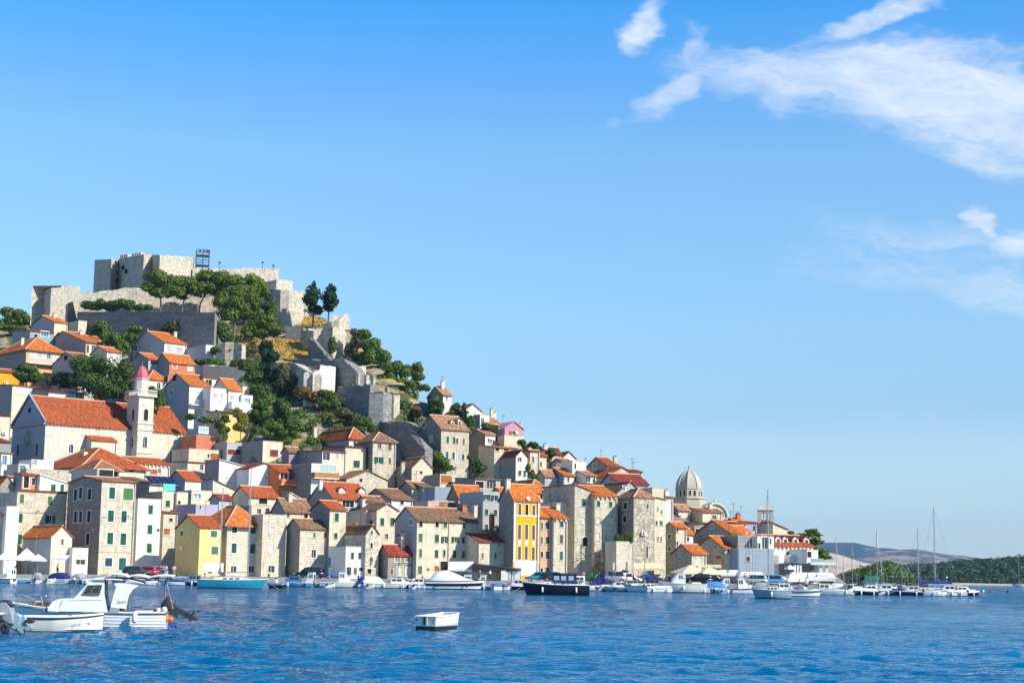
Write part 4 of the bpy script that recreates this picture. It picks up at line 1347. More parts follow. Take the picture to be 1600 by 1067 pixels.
h6 = house('tall corner house with long dark side wall and green shutters', 107, 156, 213, 751, 893, 'g', 8, 'cream_stone', 'tile_mixed',
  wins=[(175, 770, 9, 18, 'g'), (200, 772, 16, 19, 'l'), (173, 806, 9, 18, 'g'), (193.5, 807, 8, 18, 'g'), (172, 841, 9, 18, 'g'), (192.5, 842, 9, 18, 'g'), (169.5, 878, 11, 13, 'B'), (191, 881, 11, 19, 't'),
   (118, 773, 5, 18, 'd'), (126, 770, 5, 18, 'd'), (140, 772, 6, 17, 'd'), (118, 807, 5, 18, 'd'), (126, 807, 5, 18, 'd'), (139, 807, 6, 18, 'd'), (137, 842, 6, 18, 'd')], wl='stone_grey_shade', trim='trim_white', bands=((861, 2, 'trim_stone'),), chim=[])
tm_ = text_mesh('DF', .8); tm_.materials.append(MATS['trim_white'])
to = link('painted_letters', tm_, h6[0])
s_, z_ = plane_x(h6[4], h6[6], 144, 831); to.location = (-.02, s_ + .2, z_ - h6[7]); to.rotation_euler = (math.pi / 2, 0, -math.pi / 2)
house('white house with solar panels right of the tall corner house', 212, 213.5, 252, 779, 882, 't', 0, 'white', wins=[(235, 796, 7, 14, 'g'), (234, 827, 7, 14, 'g'), (233, 856, 7, 14, 'g'), (247, 828, 4, 4, 'd')], Y=264, l=10)
htq = house('stone house with turquoise awning on its terrace behind the solar panels', 250, 252, 274, 768, 850, 't', 0, 'cream', wins=[(262, 787, 7, 10, 'g')], Y=278, l=8)
house('narrow pale stone house left of the navy gabled house', 272, 275, 294, 769, 850, 't', 0, 'stone_light', wins=[(280, 785, 4, 6, 'd')], Y=279, l=8)
house('low house with dull red roof behind the yellow house', 252, 254, 278, 801, 880, 's', 7, 'stone_light', 'tile_red', wins=[(267, 812, 5, 5, 'd'), (254, 830, 10, 10, 'O')], Y=268, l=10)
h10 = house('yellow house with red roof and light green shutters', 275, 311, 346, 825, 893, 'g', 20, 'yellow', 'tile_red', wins=[(334, 834, 10, 10, 'l'), (335.5, 860, 11, 12, 'l'), (328, 889, 8, 13, 'g'), (341, 884, 8, 11, 'g'), (284, 833, 4, 7, 'd')], Y=256, over=.15, chim=[], trim='trim_white')
wallbit(h10, 333, 886, 36, 14, 'plinth', 'white_old', .03)
wallbit(h10, 285, 856, 6, 6, 'air_conditioner', 'paint_white', .3, 'L')
h11 = house('white stone house with bright orange hipped roof behind the blue sailboat mast', 345, 354, 409, 816, 893, 'h', 26, 'stone_light', 'tile_orange', wins=[(366.5, 825, 8, 15, 'g'), (395.5, 826, 8, 15, 'g'), (365.5, 856, 8, 15, 'g'), (394.5, 857, 8, 15, 'g'), (365, 889, 9, 10, 'G'), (393, 889, 9, 11, 'G')], Y=259, over=.8, l=9, trim='trim_white')
house('roofless pale stone house with walled up windows', 408, 409.5, 448, 804, 893, 't', 0, 'cream_stone', wins=[(425, 828, 7, 10, 'x'), (424, 857, 8, 12, 'x'), (424, 889, 10, 11, 'G')], Y=260, l=10)
house('old stone house with brown tiles and a dark narrow side wall', 448, 468, 513, 825, 893, 'g', 14, 'cream_stone', 'tile_brown', wins=[(491, 836, 4, 9, 'l'), (508, 836, 5, 8, 'p'), (490, 865, 7, 13, 'W'), (498, 889, 11, 9, 'w')], wl='stone_grey_shade', Y=260, chim=[])
house('slim tall cream house with sloping red roof and green shutters', 485, 514, 541, 796, 893, 'g', 14, 'cream', 'tile_red', wins=[(526, 808, 6, 13, 'g'), (524.5, 837, 5, 9, 'g'), (524, 866, 7, 14, 'l'), (522, 889, 7, 8, 'W')], wl='stone_grey_shade', Y=262, chim=[])
house('bright orange attic house behind the small white house', 541, 546, 566, 829, 893, 'f', 10, 'orange', 'tile_orange', wins=[(554.5, 840, 5, 12, 'd')], Y=263, l=8, chim=[])
house('small bright white house with blue windows on the quay', 538, 540, 572, 854, 895, 't', 0, 'white', wins=[(550.5, 868, 5, 10, 'B'), (562, 868, 5, 10, 'B'), (545, 892, 7, 12, 'B'), (555, 892, 5, 10, 'b'), (564, 889, 6, 5, 'B')], Y=256, l=6)
house('narrow stone house with pointed gable beside the small white house', 570, 571, 592, 834, 895, 'f', 13, 'stone_warm', 'tile_mixed', wins=[(581, 832, 3, 6, 'd'), (580.5, 852, 4, 8, 'd'), (580, 874, 5, 8, 'b'), (577, 892, 6, 7, 'd')], Y=257, l=9, over=.1, chim=[])
house('tall pale house with steep gable and four green shutters', 585, 588, 622, 797, 870, 'f', 10, 'cream', 'tile_brown', wins=[(606, 792, 5, 11, 'g'), (580, 816, 5, 8, 'g'), (597, 815, 6, 12, 'g'), (613, 815, 6, 12, 'g'), (604, 838, 5, 9, 'W')], Y=270, l=10)
house('stone front with green shutter left of the steep gable', 570, 571, 588, 798, 870, 't', 0, 'stone_light', wins=[(580, 817, 6, 9, 'g')], Y=272, l=8)
house('low grey stone house with dark red roof and white blind windows', 592, 606, 649, 866, 896, 'g', 14, 'stone_grey_shade', 'tile_darkred', wins=[(621, 872, 8, 11, 'x'), (637, 872, 8, 11, 'x'), (612, 893, 5, 9, 'b'), (625, 892, 9, 14, 'x'), (637, 893, 7, 12, 'x')], Y=257, chim=[(628, 2.2)])
h19 = house('long three storey front with many green shutters and an arch', 617, 651, 746, 813, 898, 'g', 21, 'cream', 'tile_brown',
  wins=[(657.5, 818, 5, 9, 'd'), (683, 819, 5, 8, 'd'), (695.5, 820, 5, 9, 'l'), (725, 821, 5, 9, 'l'),
   (657, 840, 6, 13, 'l'), (682.5, 841, 6, 12, 'g'), (695, 843, 5, 10, 'o'), (711, 843, 5, 9, 'o'), (724, 844, 4, 9, 'd'), (738, 844, 5, 9, 'o'),
   (657, 864, 5, 13, 'l'), (682, 865, 5, 12, 'g'), (694, 864, 4, 10, 'g'), (710, 865, 5, 12, 'g'), (724, 866, 5, 11, 'l'), (737.5, 866, 5, 12, 'l'),
   (656, 890, 6, 12, 'l'), (694.5, 886, 13, 18, 'd'), (682, 888, 6, 8, 'p'), (669, 889, 4, 3, 'd'), (643, 815, 6, 9, 'W'), (623, 836, 5, 8, 'W')], wl='grey_light', Y=258, chim=[(724, 1.0), (742, 1.0)])
house('pale house with orange roof and one blocked green window', 700, 716, 754, 777, 850, 'g', 19, 'cream', 'tile_orange', wins=[(733, 800, 8, 9, 'l')], wl='stone_grey_shade', Y=276, chim=[])
house('pinkish chimney house above the long shuttered front', 666, 668, 684, 783, 850, 't', 0, 'pinkish', wins=[(674, 795, 4, 6, 'd')], Y=272, l=5)
house('low brown roofed house between two orange ones behind the long front', 668, 684, 716, 797, 850, 'g', 13, 'cream', 'tile_brown', wins=[(700, 798, 5, 4, 'C')], Y=272, chim=[])
h21 = house('tall narrow grey house with open teal shutters', 744, 754, 781, 768, 890, 't', 0, 'grey_light', wins=[(760, 777, 6, 9, 'T'), (773, 778, 5, 9, 'T'), (760, 800, 5, 10, 't'), (774, 801, 5, 10, 't'), (760, 824, 5, 10, 't'), (774, 826, 5, 10, 'T')], Y=266, l=9)
house('low stone house with rust roof and tall white chimney', 746, 748, 790, 846, 896, 'g', 13, 'stone_light', 'tile_red', wins=[(774, 868, 4, 9, 'l'), (754, 868, 3, 8, 'b'), (780, 850, 3, 4, 'd')], Y=258, l=9, chim=[(768, 3.2)])
h23 = house('tall yellow palazzo with white window surrounds', 780, 802, 842.5, 781, 893, 'g', 25, 'yellow_deep', 'tile_orange',
  wins=[(812, 796, 5, 18, 'b'), (823, 797, 5, 18, 'd'), (834, 798, 5, 18, 'b'), (811.5, 831, 5, 23, 'b'), (822.5, 831, 5, 23, 'b'), (833.5, 832, 5, 23, 'b'), (811.5, 864, 5, 20, 'b'), (822, 864, 5, 20, 'b'), (833, 865, 5, 20, 'b')],
  wl='stone_grey_shade', Y=257, trim='trim_white', over=.25, chim=[(793, 1.2)], bands=((805, 2, 'trim_white'), (783, 3, 'trim_white'), (876, 2, 'trim_white')))
for k in (811.5, 822.5, 833.5): wallbit(h23, k, 847.5, 5, 7, 'panel', 'trim_white', .04)
wallbit(h23, 803.8, 830, 3, 96, 'pilaster', 'trim_white', .09); wallbit(h23, 841, 832, 3, 96, 'pilaster', 'trim_white', .09)
wallbit(h23, 822.5, 888, 42, 21, 'plinth', 'white', .05)
house('peach house with teal shutters right of the yellow palazzo', 843, 844, 864, 808, 893, 'g', 20, 'peach', 'tile_orange', wins=[(855.5, 821, 6, 11, 't'), (845, 821, 3, 11, 't'), (855.5, 844, 6, 11, 't'), (845, 844, 3, 11, 't'), (855.5, 867, 6, 12, 't'), (846, 866, 4, 9, 'd'), (855, 892, 6, 12, 't'), (846, 892, 4, 9, 'd')], Y=259, l=10, chim=[])
house('narrow pale stone house with red chimney and toothed eaves', 864, 865, 887, 810, 893, 'g', 18, 'stone_light', 'tile_orange', wins=[(877.5, 818, 5, 10, 'g'), (877, 842, 5, 13, 'b'), (877, 868, 5, 13, 't')], Y=259, l=10, chim=[(871, 1.0)], cornice=1)
house('high whitewashed stone wall house behind the toothed eaves', 866, 868, 900, 784, 880, 't', 0, 'white_old', Y=266, l=8)
house('dark windowless stone gable block behind the whitewashed wall', 861, 897, 900, 757, 850, 't', 0, 'stone_grey_shade', Y=276)
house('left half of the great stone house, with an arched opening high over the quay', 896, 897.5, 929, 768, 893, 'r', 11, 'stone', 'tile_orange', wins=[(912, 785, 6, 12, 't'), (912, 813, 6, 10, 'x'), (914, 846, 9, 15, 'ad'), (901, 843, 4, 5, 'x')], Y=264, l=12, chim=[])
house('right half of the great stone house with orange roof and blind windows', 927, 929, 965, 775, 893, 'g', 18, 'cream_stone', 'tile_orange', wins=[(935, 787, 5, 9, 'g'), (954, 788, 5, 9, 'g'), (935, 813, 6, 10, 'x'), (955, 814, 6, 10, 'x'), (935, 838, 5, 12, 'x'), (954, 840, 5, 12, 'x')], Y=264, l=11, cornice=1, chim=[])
h27 = house('old stone tower house with dark side and torn black windows', 963, 990, 1022, 777, 893, 'h', 13, 'stone_warm', 'tile_pale', wins=[(977, 790, 6, 10, 'd'), (976, 811, 6, 11, 'd'), (1012, 791, 3, 7, 'd'), (1011, 862, 3, 18, 'd')], wl='stone_grey_shade', Y=262, chim=[], over=.15)
house('tall pale stone house right of the tower house with two green shutters', 1021, 1022.5, 1038, 780, 893, 'r', 3, 'stone_light', 'tile_pale', wins=[(1026, 817, 3, 7, 'd'), (1033, 817, 4, 7, 'l'), (1034, 800, 2, 6, 'd'), (1028, 842, 2, 8, 'd'), (1033, 842, 2, 8, 'd'), (1028, 795, 2, 6, 'd')], Y=265, l=18, chim=[])
house('low stone terrace wall house filling the foot of the tower house', 962, 963, 991, 846, 893, 't', 0, 'stone_light', Y=259, l=4)
house('yellowish house with green shutters in the shaded gap', 1038, 1056, 1067, 824, 893, 'g', 8, 'cream', 'tile_orange', wins=[(1058, 828, 3, 7, 'g'), (1058, 849, 3, 7, 'g'), (1046, 838, 5, 7, 'g'), (1046, 857, 5, 6, 'g')], wl='stone_grey_shade', Y=272, chim=[])
house('low rubble stone house with orange and olive patched roof', 1050, 1081, 1104, 865, 893, 'g', 14, 'cream', 'tile_orange', wins=[(1088, 868, 3, 5, 'G'), (1098, 868, 3, 5, 'G'), (1089, 887, 3, 6, 'b'), (1098, 887, 3, 6, 'm')], wl='stone_rubble', Y=256, chim=[])
house('larger rubble stone gable house with amber side window', 1086, 1133, 1154, 857, 893, 'g', 19, 'cream', 'tile_orange', wins=[(1123, 870, 9, 6, 'O'), (1138, 861, 3, 6, 'd'), (1143, 861, 3, 6, 'd'), (1150, 860, 3, 6, 'b'), (1150, 872, 3, 6, 'b')], wl='stone_rubble', Y=259, chim=[])
house('grey gable house with orange roof behind the rubble stone houses', 1084, 1143, 1151, 834, 880, 'g', 22, 'white', 'tile_orange', wins=[(1113, 822, 5, 6, 't')], wl='grey', Y=274, chim=[])
house('cream house with red roof below the dark gap', 1058, 1066, 1078, 834, 880, 'g', 8, 'white', 'tile_orange', wins=[(1070, 842, 3, 7, 'a'), (1075, 842, 3, 7, 'ad')], Y=275, chim=[])
h32 = house('grey rendered quay building with a black upper wall', 1152, 1153, 1209, 857, 893, 't', 0, 'grey_blue', wins=[(1169, 873, 6, 7, 'd')], Y=257, l=9)
house('black slatted upper storey over the grey rendered building', 1152, 1153, 1183, 837, 860, 't', 0, 'grey', Y=259, l=8, wl='grey')
house('white pavilion with dark glass doors over the grey rendered building', 1182, 1183.5, 1209, 838, 860, 't', 0, 'white', wins=[(1186, 854, 4, 12, 'ad'), (1195, 850, 9, 22, 'G'), (1204, 845, 3, 9, 'ad')], Y=258.5, l=8, trim='trim_white')
h33 = house('white house with red mansard roof and four small gabled dormers', 1207, 1208.5, 1271, 853, 893, 'g', 17, 'white', 'tile_red', wins=[(1233, 865, 9, 8, 'C'), (1255, 866, 18, 10, 'P')], Y=262, l=9, chim=[], cornice=1)
for x_ in (1213, 1224, 1240, 1257): dormer(h33, x_, 836.5 + (x_ - 1212) * .03, 9, 17, 'G', 'white', 'tile_red')
balcony(h33, 1213, 880, 9, 1.6, 1.3); balcony(h33, 1232, 878, 18, 2.0, 1.1); balcony(h33, 1264, 877, 12, 1.6, 1.2)
house('white cube with a flat canopy at the end of the quay', 1259, 1260.5, 1272, 859, 893, 't', 0, 'white', wins=[(1264, 866, 6, 9, 'd')], Y=258, l=6)
house('long dark red roofed house right of the open bell tower', 1207, 1208, 1229, 826, 870, 'r', 9, 'cream', 'tile_red', Y=284, l=8, chim=[])
house('bluish grey house with dark red roof left of the open bell tower', 1158, 1160, 1183, 816, 860, 's', 6, 'lavender', 'tile_red', wins=[(1178, 825, 3, 8, 'd')], Y=284, l=9, chim=[])
house('orange roofed gable among the red roofs left of the bell tower', 1132, 1150, 1160, 818, 860, 'g', 8, 'white', 'tile_orange', wl='grey_blue', Y=286, chim=[(1153, 1.0)])
house('dark house with red eave line left of the bell tower', 1120, 1150, 1156, 819, 855, 'g', 4, 'white', 'tile_red', wl='grey', Y=281, chim=[])
house('small house with steep orange roof below the red roof cluster', 1150, 1158, 1178, 836, 870, 'g', 15, 'cream', 'tile_orange', Y=276, l=8, chim=[])
house('dark red roofed house at the foot of the cathedral', 1037, 1040, 1062, 806, 850, 's', 8, 'stone_grey_shade', 'tile_darkred', wins=[], Y=300, l=10)
house('small house with tan roof and washing under the dome', 1044, 1060, 1078, 797, 840, 'g', 9, 'cream', 'tile_pale', wl='stone_grey_shade', Y=312, chim=[])
house('beige block under the cathedral vault', 1077, 1079, 1092, 792, 840, 't', 0, 'cream', wins=[(1085, 803, 6, 6, 'P')], Y=318, l=6)
house('house with rusty patched roof under the cathedral vault', 1093, 1098, 1128, 800, 845, 'g', 7, 'cream', 'tile_mixed', wins=[(1116, 808, 7, 7, 'G')], Y=310, l=9, chim=[(1110, 1.0)])
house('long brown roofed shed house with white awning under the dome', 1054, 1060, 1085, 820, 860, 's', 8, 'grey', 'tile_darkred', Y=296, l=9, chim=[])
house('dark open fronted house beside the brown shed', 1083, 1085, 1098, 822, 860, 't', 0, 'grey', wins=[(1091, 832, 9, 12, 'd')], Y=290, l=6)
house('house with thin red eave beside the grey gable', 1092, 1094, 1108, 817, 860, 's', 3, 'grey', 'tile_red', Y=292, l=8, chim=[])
house('dark house with small red roof in the shaded gap', 1046, 1066, 1076, 838, 880, 'g', 9, 'cream', 'tile_orange', wl='stone_grey_shade', Y=281, wins=[(1060, 842, 3, 7, 'd')], chim=[])
# ------------------------------------------------------------------ second rows, left part
house('dark rubble gable behind the plain white house', -20, -4, 24, 760, 850, 'f', 16, 'stone_grey_shade', 'tile_red', Y=268, l=9, chim=[])
house('blue and orange rooftop room on the terrace of the stone house', 22, 34, 62, 742, 770, 's', 4, 'orange', 'tile_red', wins=[(41, 753, 8, 18, 'd'), (52, 752, 5, 12, 'B')], wl='grey_blue', Y=268, chim=[], trim='trim_white')
house('white lean to with green door on the terrace of the stone house', 60, 62, 102, 752, 770, 'r', 10, 'white', 'trim_white', wins=[(83, 762, 7, 11, 't'), (97, 762, 5, 11, 't')], Y=269, l=5, chim=[], cap=False)
house('teal shuttered room with red roof at the left edge', 3, 5, 22, 745, 780, 's', 4, 'white', 'tile_red', wins=[(17, 750, 9, 10, 't')], Y=274, l=6, chim=[])
house('cream block with small turquoise window at the left edge', 11, 28, 42, 725, 760, 't', 0, 'cream', wins=[(35, 731, 9, 8, 'C')], wl='cream', Y=284)
house('white gable with tall turquoise window at the left edge', -8, 1, 16, 708, 760, 's', 4, 'white', 'tile_red', wins=[(7, 719, 7, 14, 'C')], Y=292, l=7, chim=[])
house('broad rubble stone house below the church front', 38, 40, 112, 732, 790, 't', 0, 'stone_warm', Y=283, l=9)
house('glazed green veranda room on top of the rubble stone house', 46, 49, 84, 718, 740, 't', 0, 'white', wins=[(54, 723, 6, 8, 'P'), (62, 723, 6, 8, 'P'), (70, 723, 6, 8, 'P'), (78, 723, 7, 8, 'P')], Y=289, l=5)
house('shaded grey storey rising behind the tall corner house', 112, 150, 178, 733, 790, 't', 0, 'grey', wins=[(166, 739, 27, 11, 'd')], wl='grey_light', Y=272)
house('brown hipped penthouse roof above the tall corner house', 115, 148, 186, 732, 745, 'h', 14, 'dark', 'tile_mixed', Y=275, over=.6, chim=[])
house('wide house with large red hipped roof before the church', 83, 128, 229, 727, 790, 'h', 32, 'cream', 'tile_red', wins=[(140, 733, 10, 6, 'd'), (205, 735, 8, 5, 'd')], wl='grey_blue', Y=290, over=.6, l=18, chim=[(132, 1.0)])
house('low house with toothed eave and red roof beside the bell tower', 205, 210, 266, 724, 780, 'g', 12, 'church', 'tile_red', wins=[(240, 737, 11, 8, 'p'), (249, 736, 5, 7, 'G')], Y=298, l=10, cornice=1, chim=[])
hsol = house('dark roofed house with solar panels between church and waterfront', 220, 232, 258, 757, 830, 's', 16, 'cream', 'tile_brown', wl='grey', Y=284, l=12, chim=[])
house('navy gabled house with small red roof right of the church', 262, 288, 314, 750, 820, 'g', 15, 'white', 'tile_red', wl='grey_blue', Y=288, wins=[], chim=[])
house('tall cream house right of the church end wall', 290, 292, 321, 722, 790, 's', 3, 'cream', 'tile_red', wins=[(315, 730, 5, 9, 'W')], Y=305, l=8, chim=[])
house('tan rendered wall house with bright orange panel', 292, 294, 345, 701, 760, 't', 0, 'cream', wins=[(326, 712, 4, 5, 'd'), (335, 713, 14, 9, 'p')], Y=313, l=7)
house('shaded block and white slanted front in the middle of the town', 320, 341, 390, 728, 800, 'r', 10, 'white_old', 'trim_stone', wins=[(377, 741, 7, 8, 'G')], wl='grey', Y=300, chim=[], cap=False)
house('grey house with purple curtained windows', 343, 354, 379, 691, 740, 't', 0, 'grey_light', wins=[(361, 706, 12, 8, 'm'), (372, 706, 8, 8, 'm')], Y=316, l=8)
house('small white shed with open roof terrace behind the grey house', 308, 312, 333, 686, 730, 't', 0, 'white', wins=[(322, 694, 14, 6, 'P')], Y=322, l=6)
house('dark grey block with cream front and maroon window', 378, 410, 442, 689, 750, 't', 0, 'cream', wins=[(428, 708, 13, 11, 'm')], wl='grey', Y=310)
h71 = house('bright white house with shallow gable and air conditioner', 387, 388.5, 436, 732, 790, 'f', 9, 'white', 'tile_darkred', wins=[], Y=298, l=11, chim=[])
wallbit(h71, 426, 751, 6, 6, 'air_conditioner', 'metal', .3)
h72 = house('house with orange balcony and long ribbon window under a red roof', 434, 435, 471, 738, 790, 'g', 14, 'orange', 'tile_red', wins=[(444, 744, 12, 10, 'W'), (457, 745, 10, 10, 'G'), (466, 744, 4, 6, 'G')], Y=297, l=9, chim=[])
balcony(h72, 452, 757, 34, 1.1, .9, 'orange')
house('stone gable wall house in the middle of the second row', 302, 331, 376, 768, 830, 'r', 19, 'stone_light', 'tile_brown', wl='grey_blue', Y=289, chim=[])
house('low pale roof terrace house behind the yellow house', 296, 298, 331, 766, 830, 't', 0, 'cream', wins=[(308, 775, 12, 8, 'P')], wl='grey', Y=284, l=6)
house('lavender flat roofed house behind the orange hipped roof', 302, 305, 341, 788, 850, 't', 0, 'lavender', wins=[(313, 792, 3, 5, 'd')], Y=273, l=7)
house('small house with dull red roof and white pillar', 328, 341, 362, 780, 850, 'g', 8, 'grey_light', 'tile_darkred', wl='grey_blue', Y=279, wins=[(350, 784, 6, 8, 'd')], chim=[])
house('long rust roofed house with dark window above the roofless house', 362, 388, 436, 776, 850, 'g', 17, 'cream', 'tile_red', wins=[(411, 783, 13, 8, 'd')], Y=286, chim=[])
house('flat roofed pale house just above the roofless stone house', 366, 392, 426, 790, 850, 't', 0, 'cream', wins=[(405, 799, 6, 8, 'G'), (418, 798, 6, 8, 'G')], wl='grey', Y=276)
house('house with collapsed brown roof and rusty patches', 424, 444, 487, 799, 870, 'g', 20, 'cream', 'tile_brown', wins=[(478, 806, 6, 9, 'd'), (450, 805, 4, 6, 'b')], wl='grey', Y=273, chim=[(452, 1.3)])
house('small white house wedge above the collapsed brown roof', 440, 452, 470, 779, 840, 'r', 10, 'white_old', 'trim_stone', wl='grey', Y=283, chim=[], cap=False)
# ------------------------------------------------------------------ middle cluster
house('lavender sided house with broad red hipped roof under the scrub slope', 486, 545, 572, 683, 740, 'h', 16, 'white', 'tile_red', wins=[(554, 692, 4, 5, 'g'), (563, 693, 4, 5, 'd')], wl='lavender', Y=308, over=.4, chim=[(492, 1.0)])
house('white front with one square green shutter below the red hipped roof', 482, 539, 572, 698, 760, 's', 4, 'cream', 'tile_darkred', wins=[(548, 699, 5, 6, 'g'), (557, 725, 10, 11, 'g')], wl='grey', Y=302, l=9, chim=[])
house('grey roofed house with white glazed front and air conditioner', 452, 503, 541, 705, 760, 's', 6, 'cream', 'tile_red', wins=[(510, 713, 11, 12, 'W'), (526, 713, 7, 10, 'w')], wl='grey', Y=298, chim=[])
h65 = house('dark stone sided house with rust orange balcony', 455, 486, 526, 724, 790, 't', 0, 'white', wins=[(512, 732, 26, 12, 'P')], wl='stone_grey_shade', Y=293)
balcony(h65, 506, 747, 38, 1.2, .95, 'rust')
house('square stone house with brown pyramid roof and grey shutters', 571, 582, 619, 689, 760, 'h', 15, 'cream_stone', 'tile_brown', wins=[(593, 697, 5, 9, 'G'), (609, 698, 5, 11, 'b'), (592, 719, 7, 10, 'o'), (609, 720, 4, 9, 'b')], wl='stone_grey_shade', Y=303, over=.3, l=8, chim=[])
house('wide stone gable with tiny orange window', 525, 541, 606, 748, 790, 'f', 14, 'cream_stone', 'tile_brown', wins=[(556, 750, 4, 6, 'p'), (564, 750, 5, 5, 'd')], wl='grey', Y=294, l=9, chim=[])
h68 = house('house with steep red roof and two white dormers', 482, 520, 578, 779, 850, 'g', 27, 'grey_light', 'tile_red', wins=[(544, 787, 18, 11, 'G'), (562, 788, 8, 10, 'W')], wl='grey', Y=283, chim=[(500, .8)])
dormer(h68, 532, 761, 9, 14, 'w'); dormer(h68, 563, 762, 9, 14, 'w')
house('house with long weathered brown roof and whitewashed front', 580, 611, 645, 780, 840, 'g', 18, 'white_old', 'tile_brown', wins=[(628, 785, 5, 5, 'd')], wl='grey', Y=285, l=12, chim=[])
house('narrow white dormer front with green shutter over the steep gable', 585, 586.5, 598, 786, 830, 's', 3, 'cream', 'tile_mixed', Y=279, l=6, chim=[])
house('rust roofed low house between the dormer house and the steep gable', 558, 572, 600, 783, 850, 'g', 8, 'cream', 'tile_mixed', wl='grey', Y=277, chim=[])
house('pale gabled house with brown roof below the ivy slope', 620, 643, 676, 731, 780, 'f', 17, 'cream', 'tile_brown', wins=[(658, 738, 4, 4, 'd')], wl='grey', Y=300, over=.15, chim=[(629, 1.6)])
house('dark stone wall house with pink panelled front', 654, 687, 713, 741, 790, 't', 0, 'cream', wins=[(697, 749, 17, 12, 'p')], wl='stone_grey_shade', Y=296)
h58 = house('grey sided house with white framed loggia and flat roof', 711, 742, 782, 748, 800, 's', 4, 'grey_light', 'tile_brown', wins=[(748, 757, 12, 10, 'd'), (768, 757, 15, 13, 'G'), (777, 753, 4, 5, 'g', 'F')], wl='grey', Y=289, chim=[])
house('wide orange hipped roof house with pair of stone chimneys', 783, 826, 860, 768, 830, 'h', 19, 'cream', 'tile_orange', wins=[(846, 776, 4, 5, 'd')], wl='cream', Y=286, over=.3, chim=[(832, 1.1), (840, .9)])
house('front orange roof slope tucked under the wide hipped roof', 776, 790, 812, 776, 830, 'g', 15, 'cream', 'tile_orange', wl='grey', Y=280, l=8, chim=[(800, 1.0)])
house('tiny brown roofed cream house below the pale gable', 625, 643, 657, 762, 820, 'g', 10, 'cream', 'tile_brown', wins=[(653, 763, 2, 4, 'd')], wl='grey', Y=290, chim=[])
house('small brown roofed white house left of the sloping orange roof', 650, 660, 677, 762, 820, 'g', 9, 'white_old', 'tile_brown', wl='grey', Y=289, l=8, chim=[])
house('blue sided low terrace house under the pink panelled front', 676, 679, 712, 761, 820, 't', 0, 'grey_blue', Y=286, l=6)
# ------------------------------------------------------------------ middle right hillside
house('tall grey gabled house with brick chimney on the skyline', 668, 692, 706, 617, 660, 'g', 15, 'white', 'tile_pale', wins=[(698, 622, 3, 8, 'W'), (703, 640, 2, 5, 'd')], wl='stone_grey_shade', Y=338, chim=[(691, 1.5)])
h48 = house('large old stone house with pale orange roof and teal shutters', 655, 689, 733, 670, 726, 'g', 24, 'cream_stone', 'tile_pale', wins=[(699.5, 687, 4, 11, 't'), (709.5, 688, 4, 11, 't'), (714, 689, 4, 9, 'b'), (724.5, 690, 3, 10, 'b'), (698.5, 711, 4, 11, 't'), (708.5, 712, 4, 11, 't'), (723.5, 714, 4, 9, 't'), (714, 716, 5, 14, 'w'), (663, 664, 5, 8, 'W'), (673, 686, 7, 12, 'x')], wl='stone_grey_shade', Y=310, chim=[])
dormer(h48, 705, 656, 6, 14, 't', 'cream', 'tile_pale')
dormer(h48, 716, 654, 6, 17, 'g', 'cream', 'tile_pale')
house('white modern skyline house with green shuttered gable', 723, 726, 752, 641, 680, 'f', 10, 'white', 'tile_pale', wins=[(730, 644, 5, 4, 'g'), (745, 644, 8, 4, 'g')], Y=330, l=9, over=.1, chim=[(752, 1.2)])
house('white lower block of the modern skyline house with slit windows', 726, 750, 758, 648, 685, 't', 0, 'white', wins=[(753, 657, 2, 9, 'd'), (755.5, 658, 2, 9, 'd')], wl='grey_light', Y=326)
house('ruined stone house with three chimneys on the skyline', 752, 756, 780, 661, 700, 'g', 15, 'stone_warm', 'tile_pale', Y=326, l=8, chim=[(768, 1.6), (772, 1.0)])
house('stone and plaster house with three small green shutters', 734, 758, 774, 679, 730, 'g', 9, 'white', 'tile_pale', wins=[(763.5, 688, 2, 6, 'g'), (767, 689, 2, 6, 'g'), (771, 690, 2, 6, 'g')], wl='stone_grey_shade', Y=316, chim=[])
h51 = house('pink gabled house on the skyline with brown shutters', 786, 788.5, 818, 669, 700, 'f', 11, 'pink', 'pink', wins=[(803, 676, 5, 6, 'g')], Y=318, l=8, over=.2, chim=[(812, 1.6)], cap=False)
for x_ in (797.5, 808): wallbit(h51, x_, 676.5, 4, 6, 'shutter', 'sh_orange', .08)
house('plain cream block directly below the pink house', 786, 788, 819, 680, 705, 't', 0, 'cream', Y=315, l=3)
house('grey house squeezed between the ivy wall and the pink house', 772, 779, 789, 666, 700, 'g', 4, 'white_old', 'tile_pale', Y=320, l=7, chim=[])
house('low garden house with bright red roof below the pink house', 770, 772, 809, 699, 740, 's', 7, 'cream', 'tile_orange', wins=[(777, 702, 6, 5, 'd'), (791, 703, 8, 4, 'b')], Y=310, l=7, chim=[])
h54 = house('long grey barn like house with dull red roof and cream gable', 742, 806, 824, 713, 755, 'f', 10, 'white', 'tile_darkred', wins=[(812, 718, 6, 7, 'W'), (812, 739, 5, 8, 'b'), (820, 740, 3, 9, 'g'), (770, 717, 4, 7, 'W'), (762, 736, 6, 8, 'd')], wl='grey', Y=304, over=.15, chim=[])
house('cream corner block with light green shutters right of the long grey house', 822, 828, 839, 705, 760, 's', 3, 'cream', 'tile_red', wins=[(833, 718, 3, 9, 'l'), (833, 737, 3, 6, 'l')], Y=306, l=7, chim=[])
house('cream house with red roof slope and two narrow shutters', 836, 838.5, 852, 712, 760, 'g', 10, 'cream', 'tile_red', wins=[(841, 724, 2, 8, 'l'), (845, 725, 3, 8, 'l')], Y=307, l=7, chim=[])
house('grey house with satellite windows below the cream houses', 838, 851, 872, 744, 790, 'g', 10, 'grey_light', 'tile_pale', wins=[(855, 747, 5, 6, 'W'), (866, 747, 3, 6, 'W')], wl='grey_light', Y=300, chim=[])
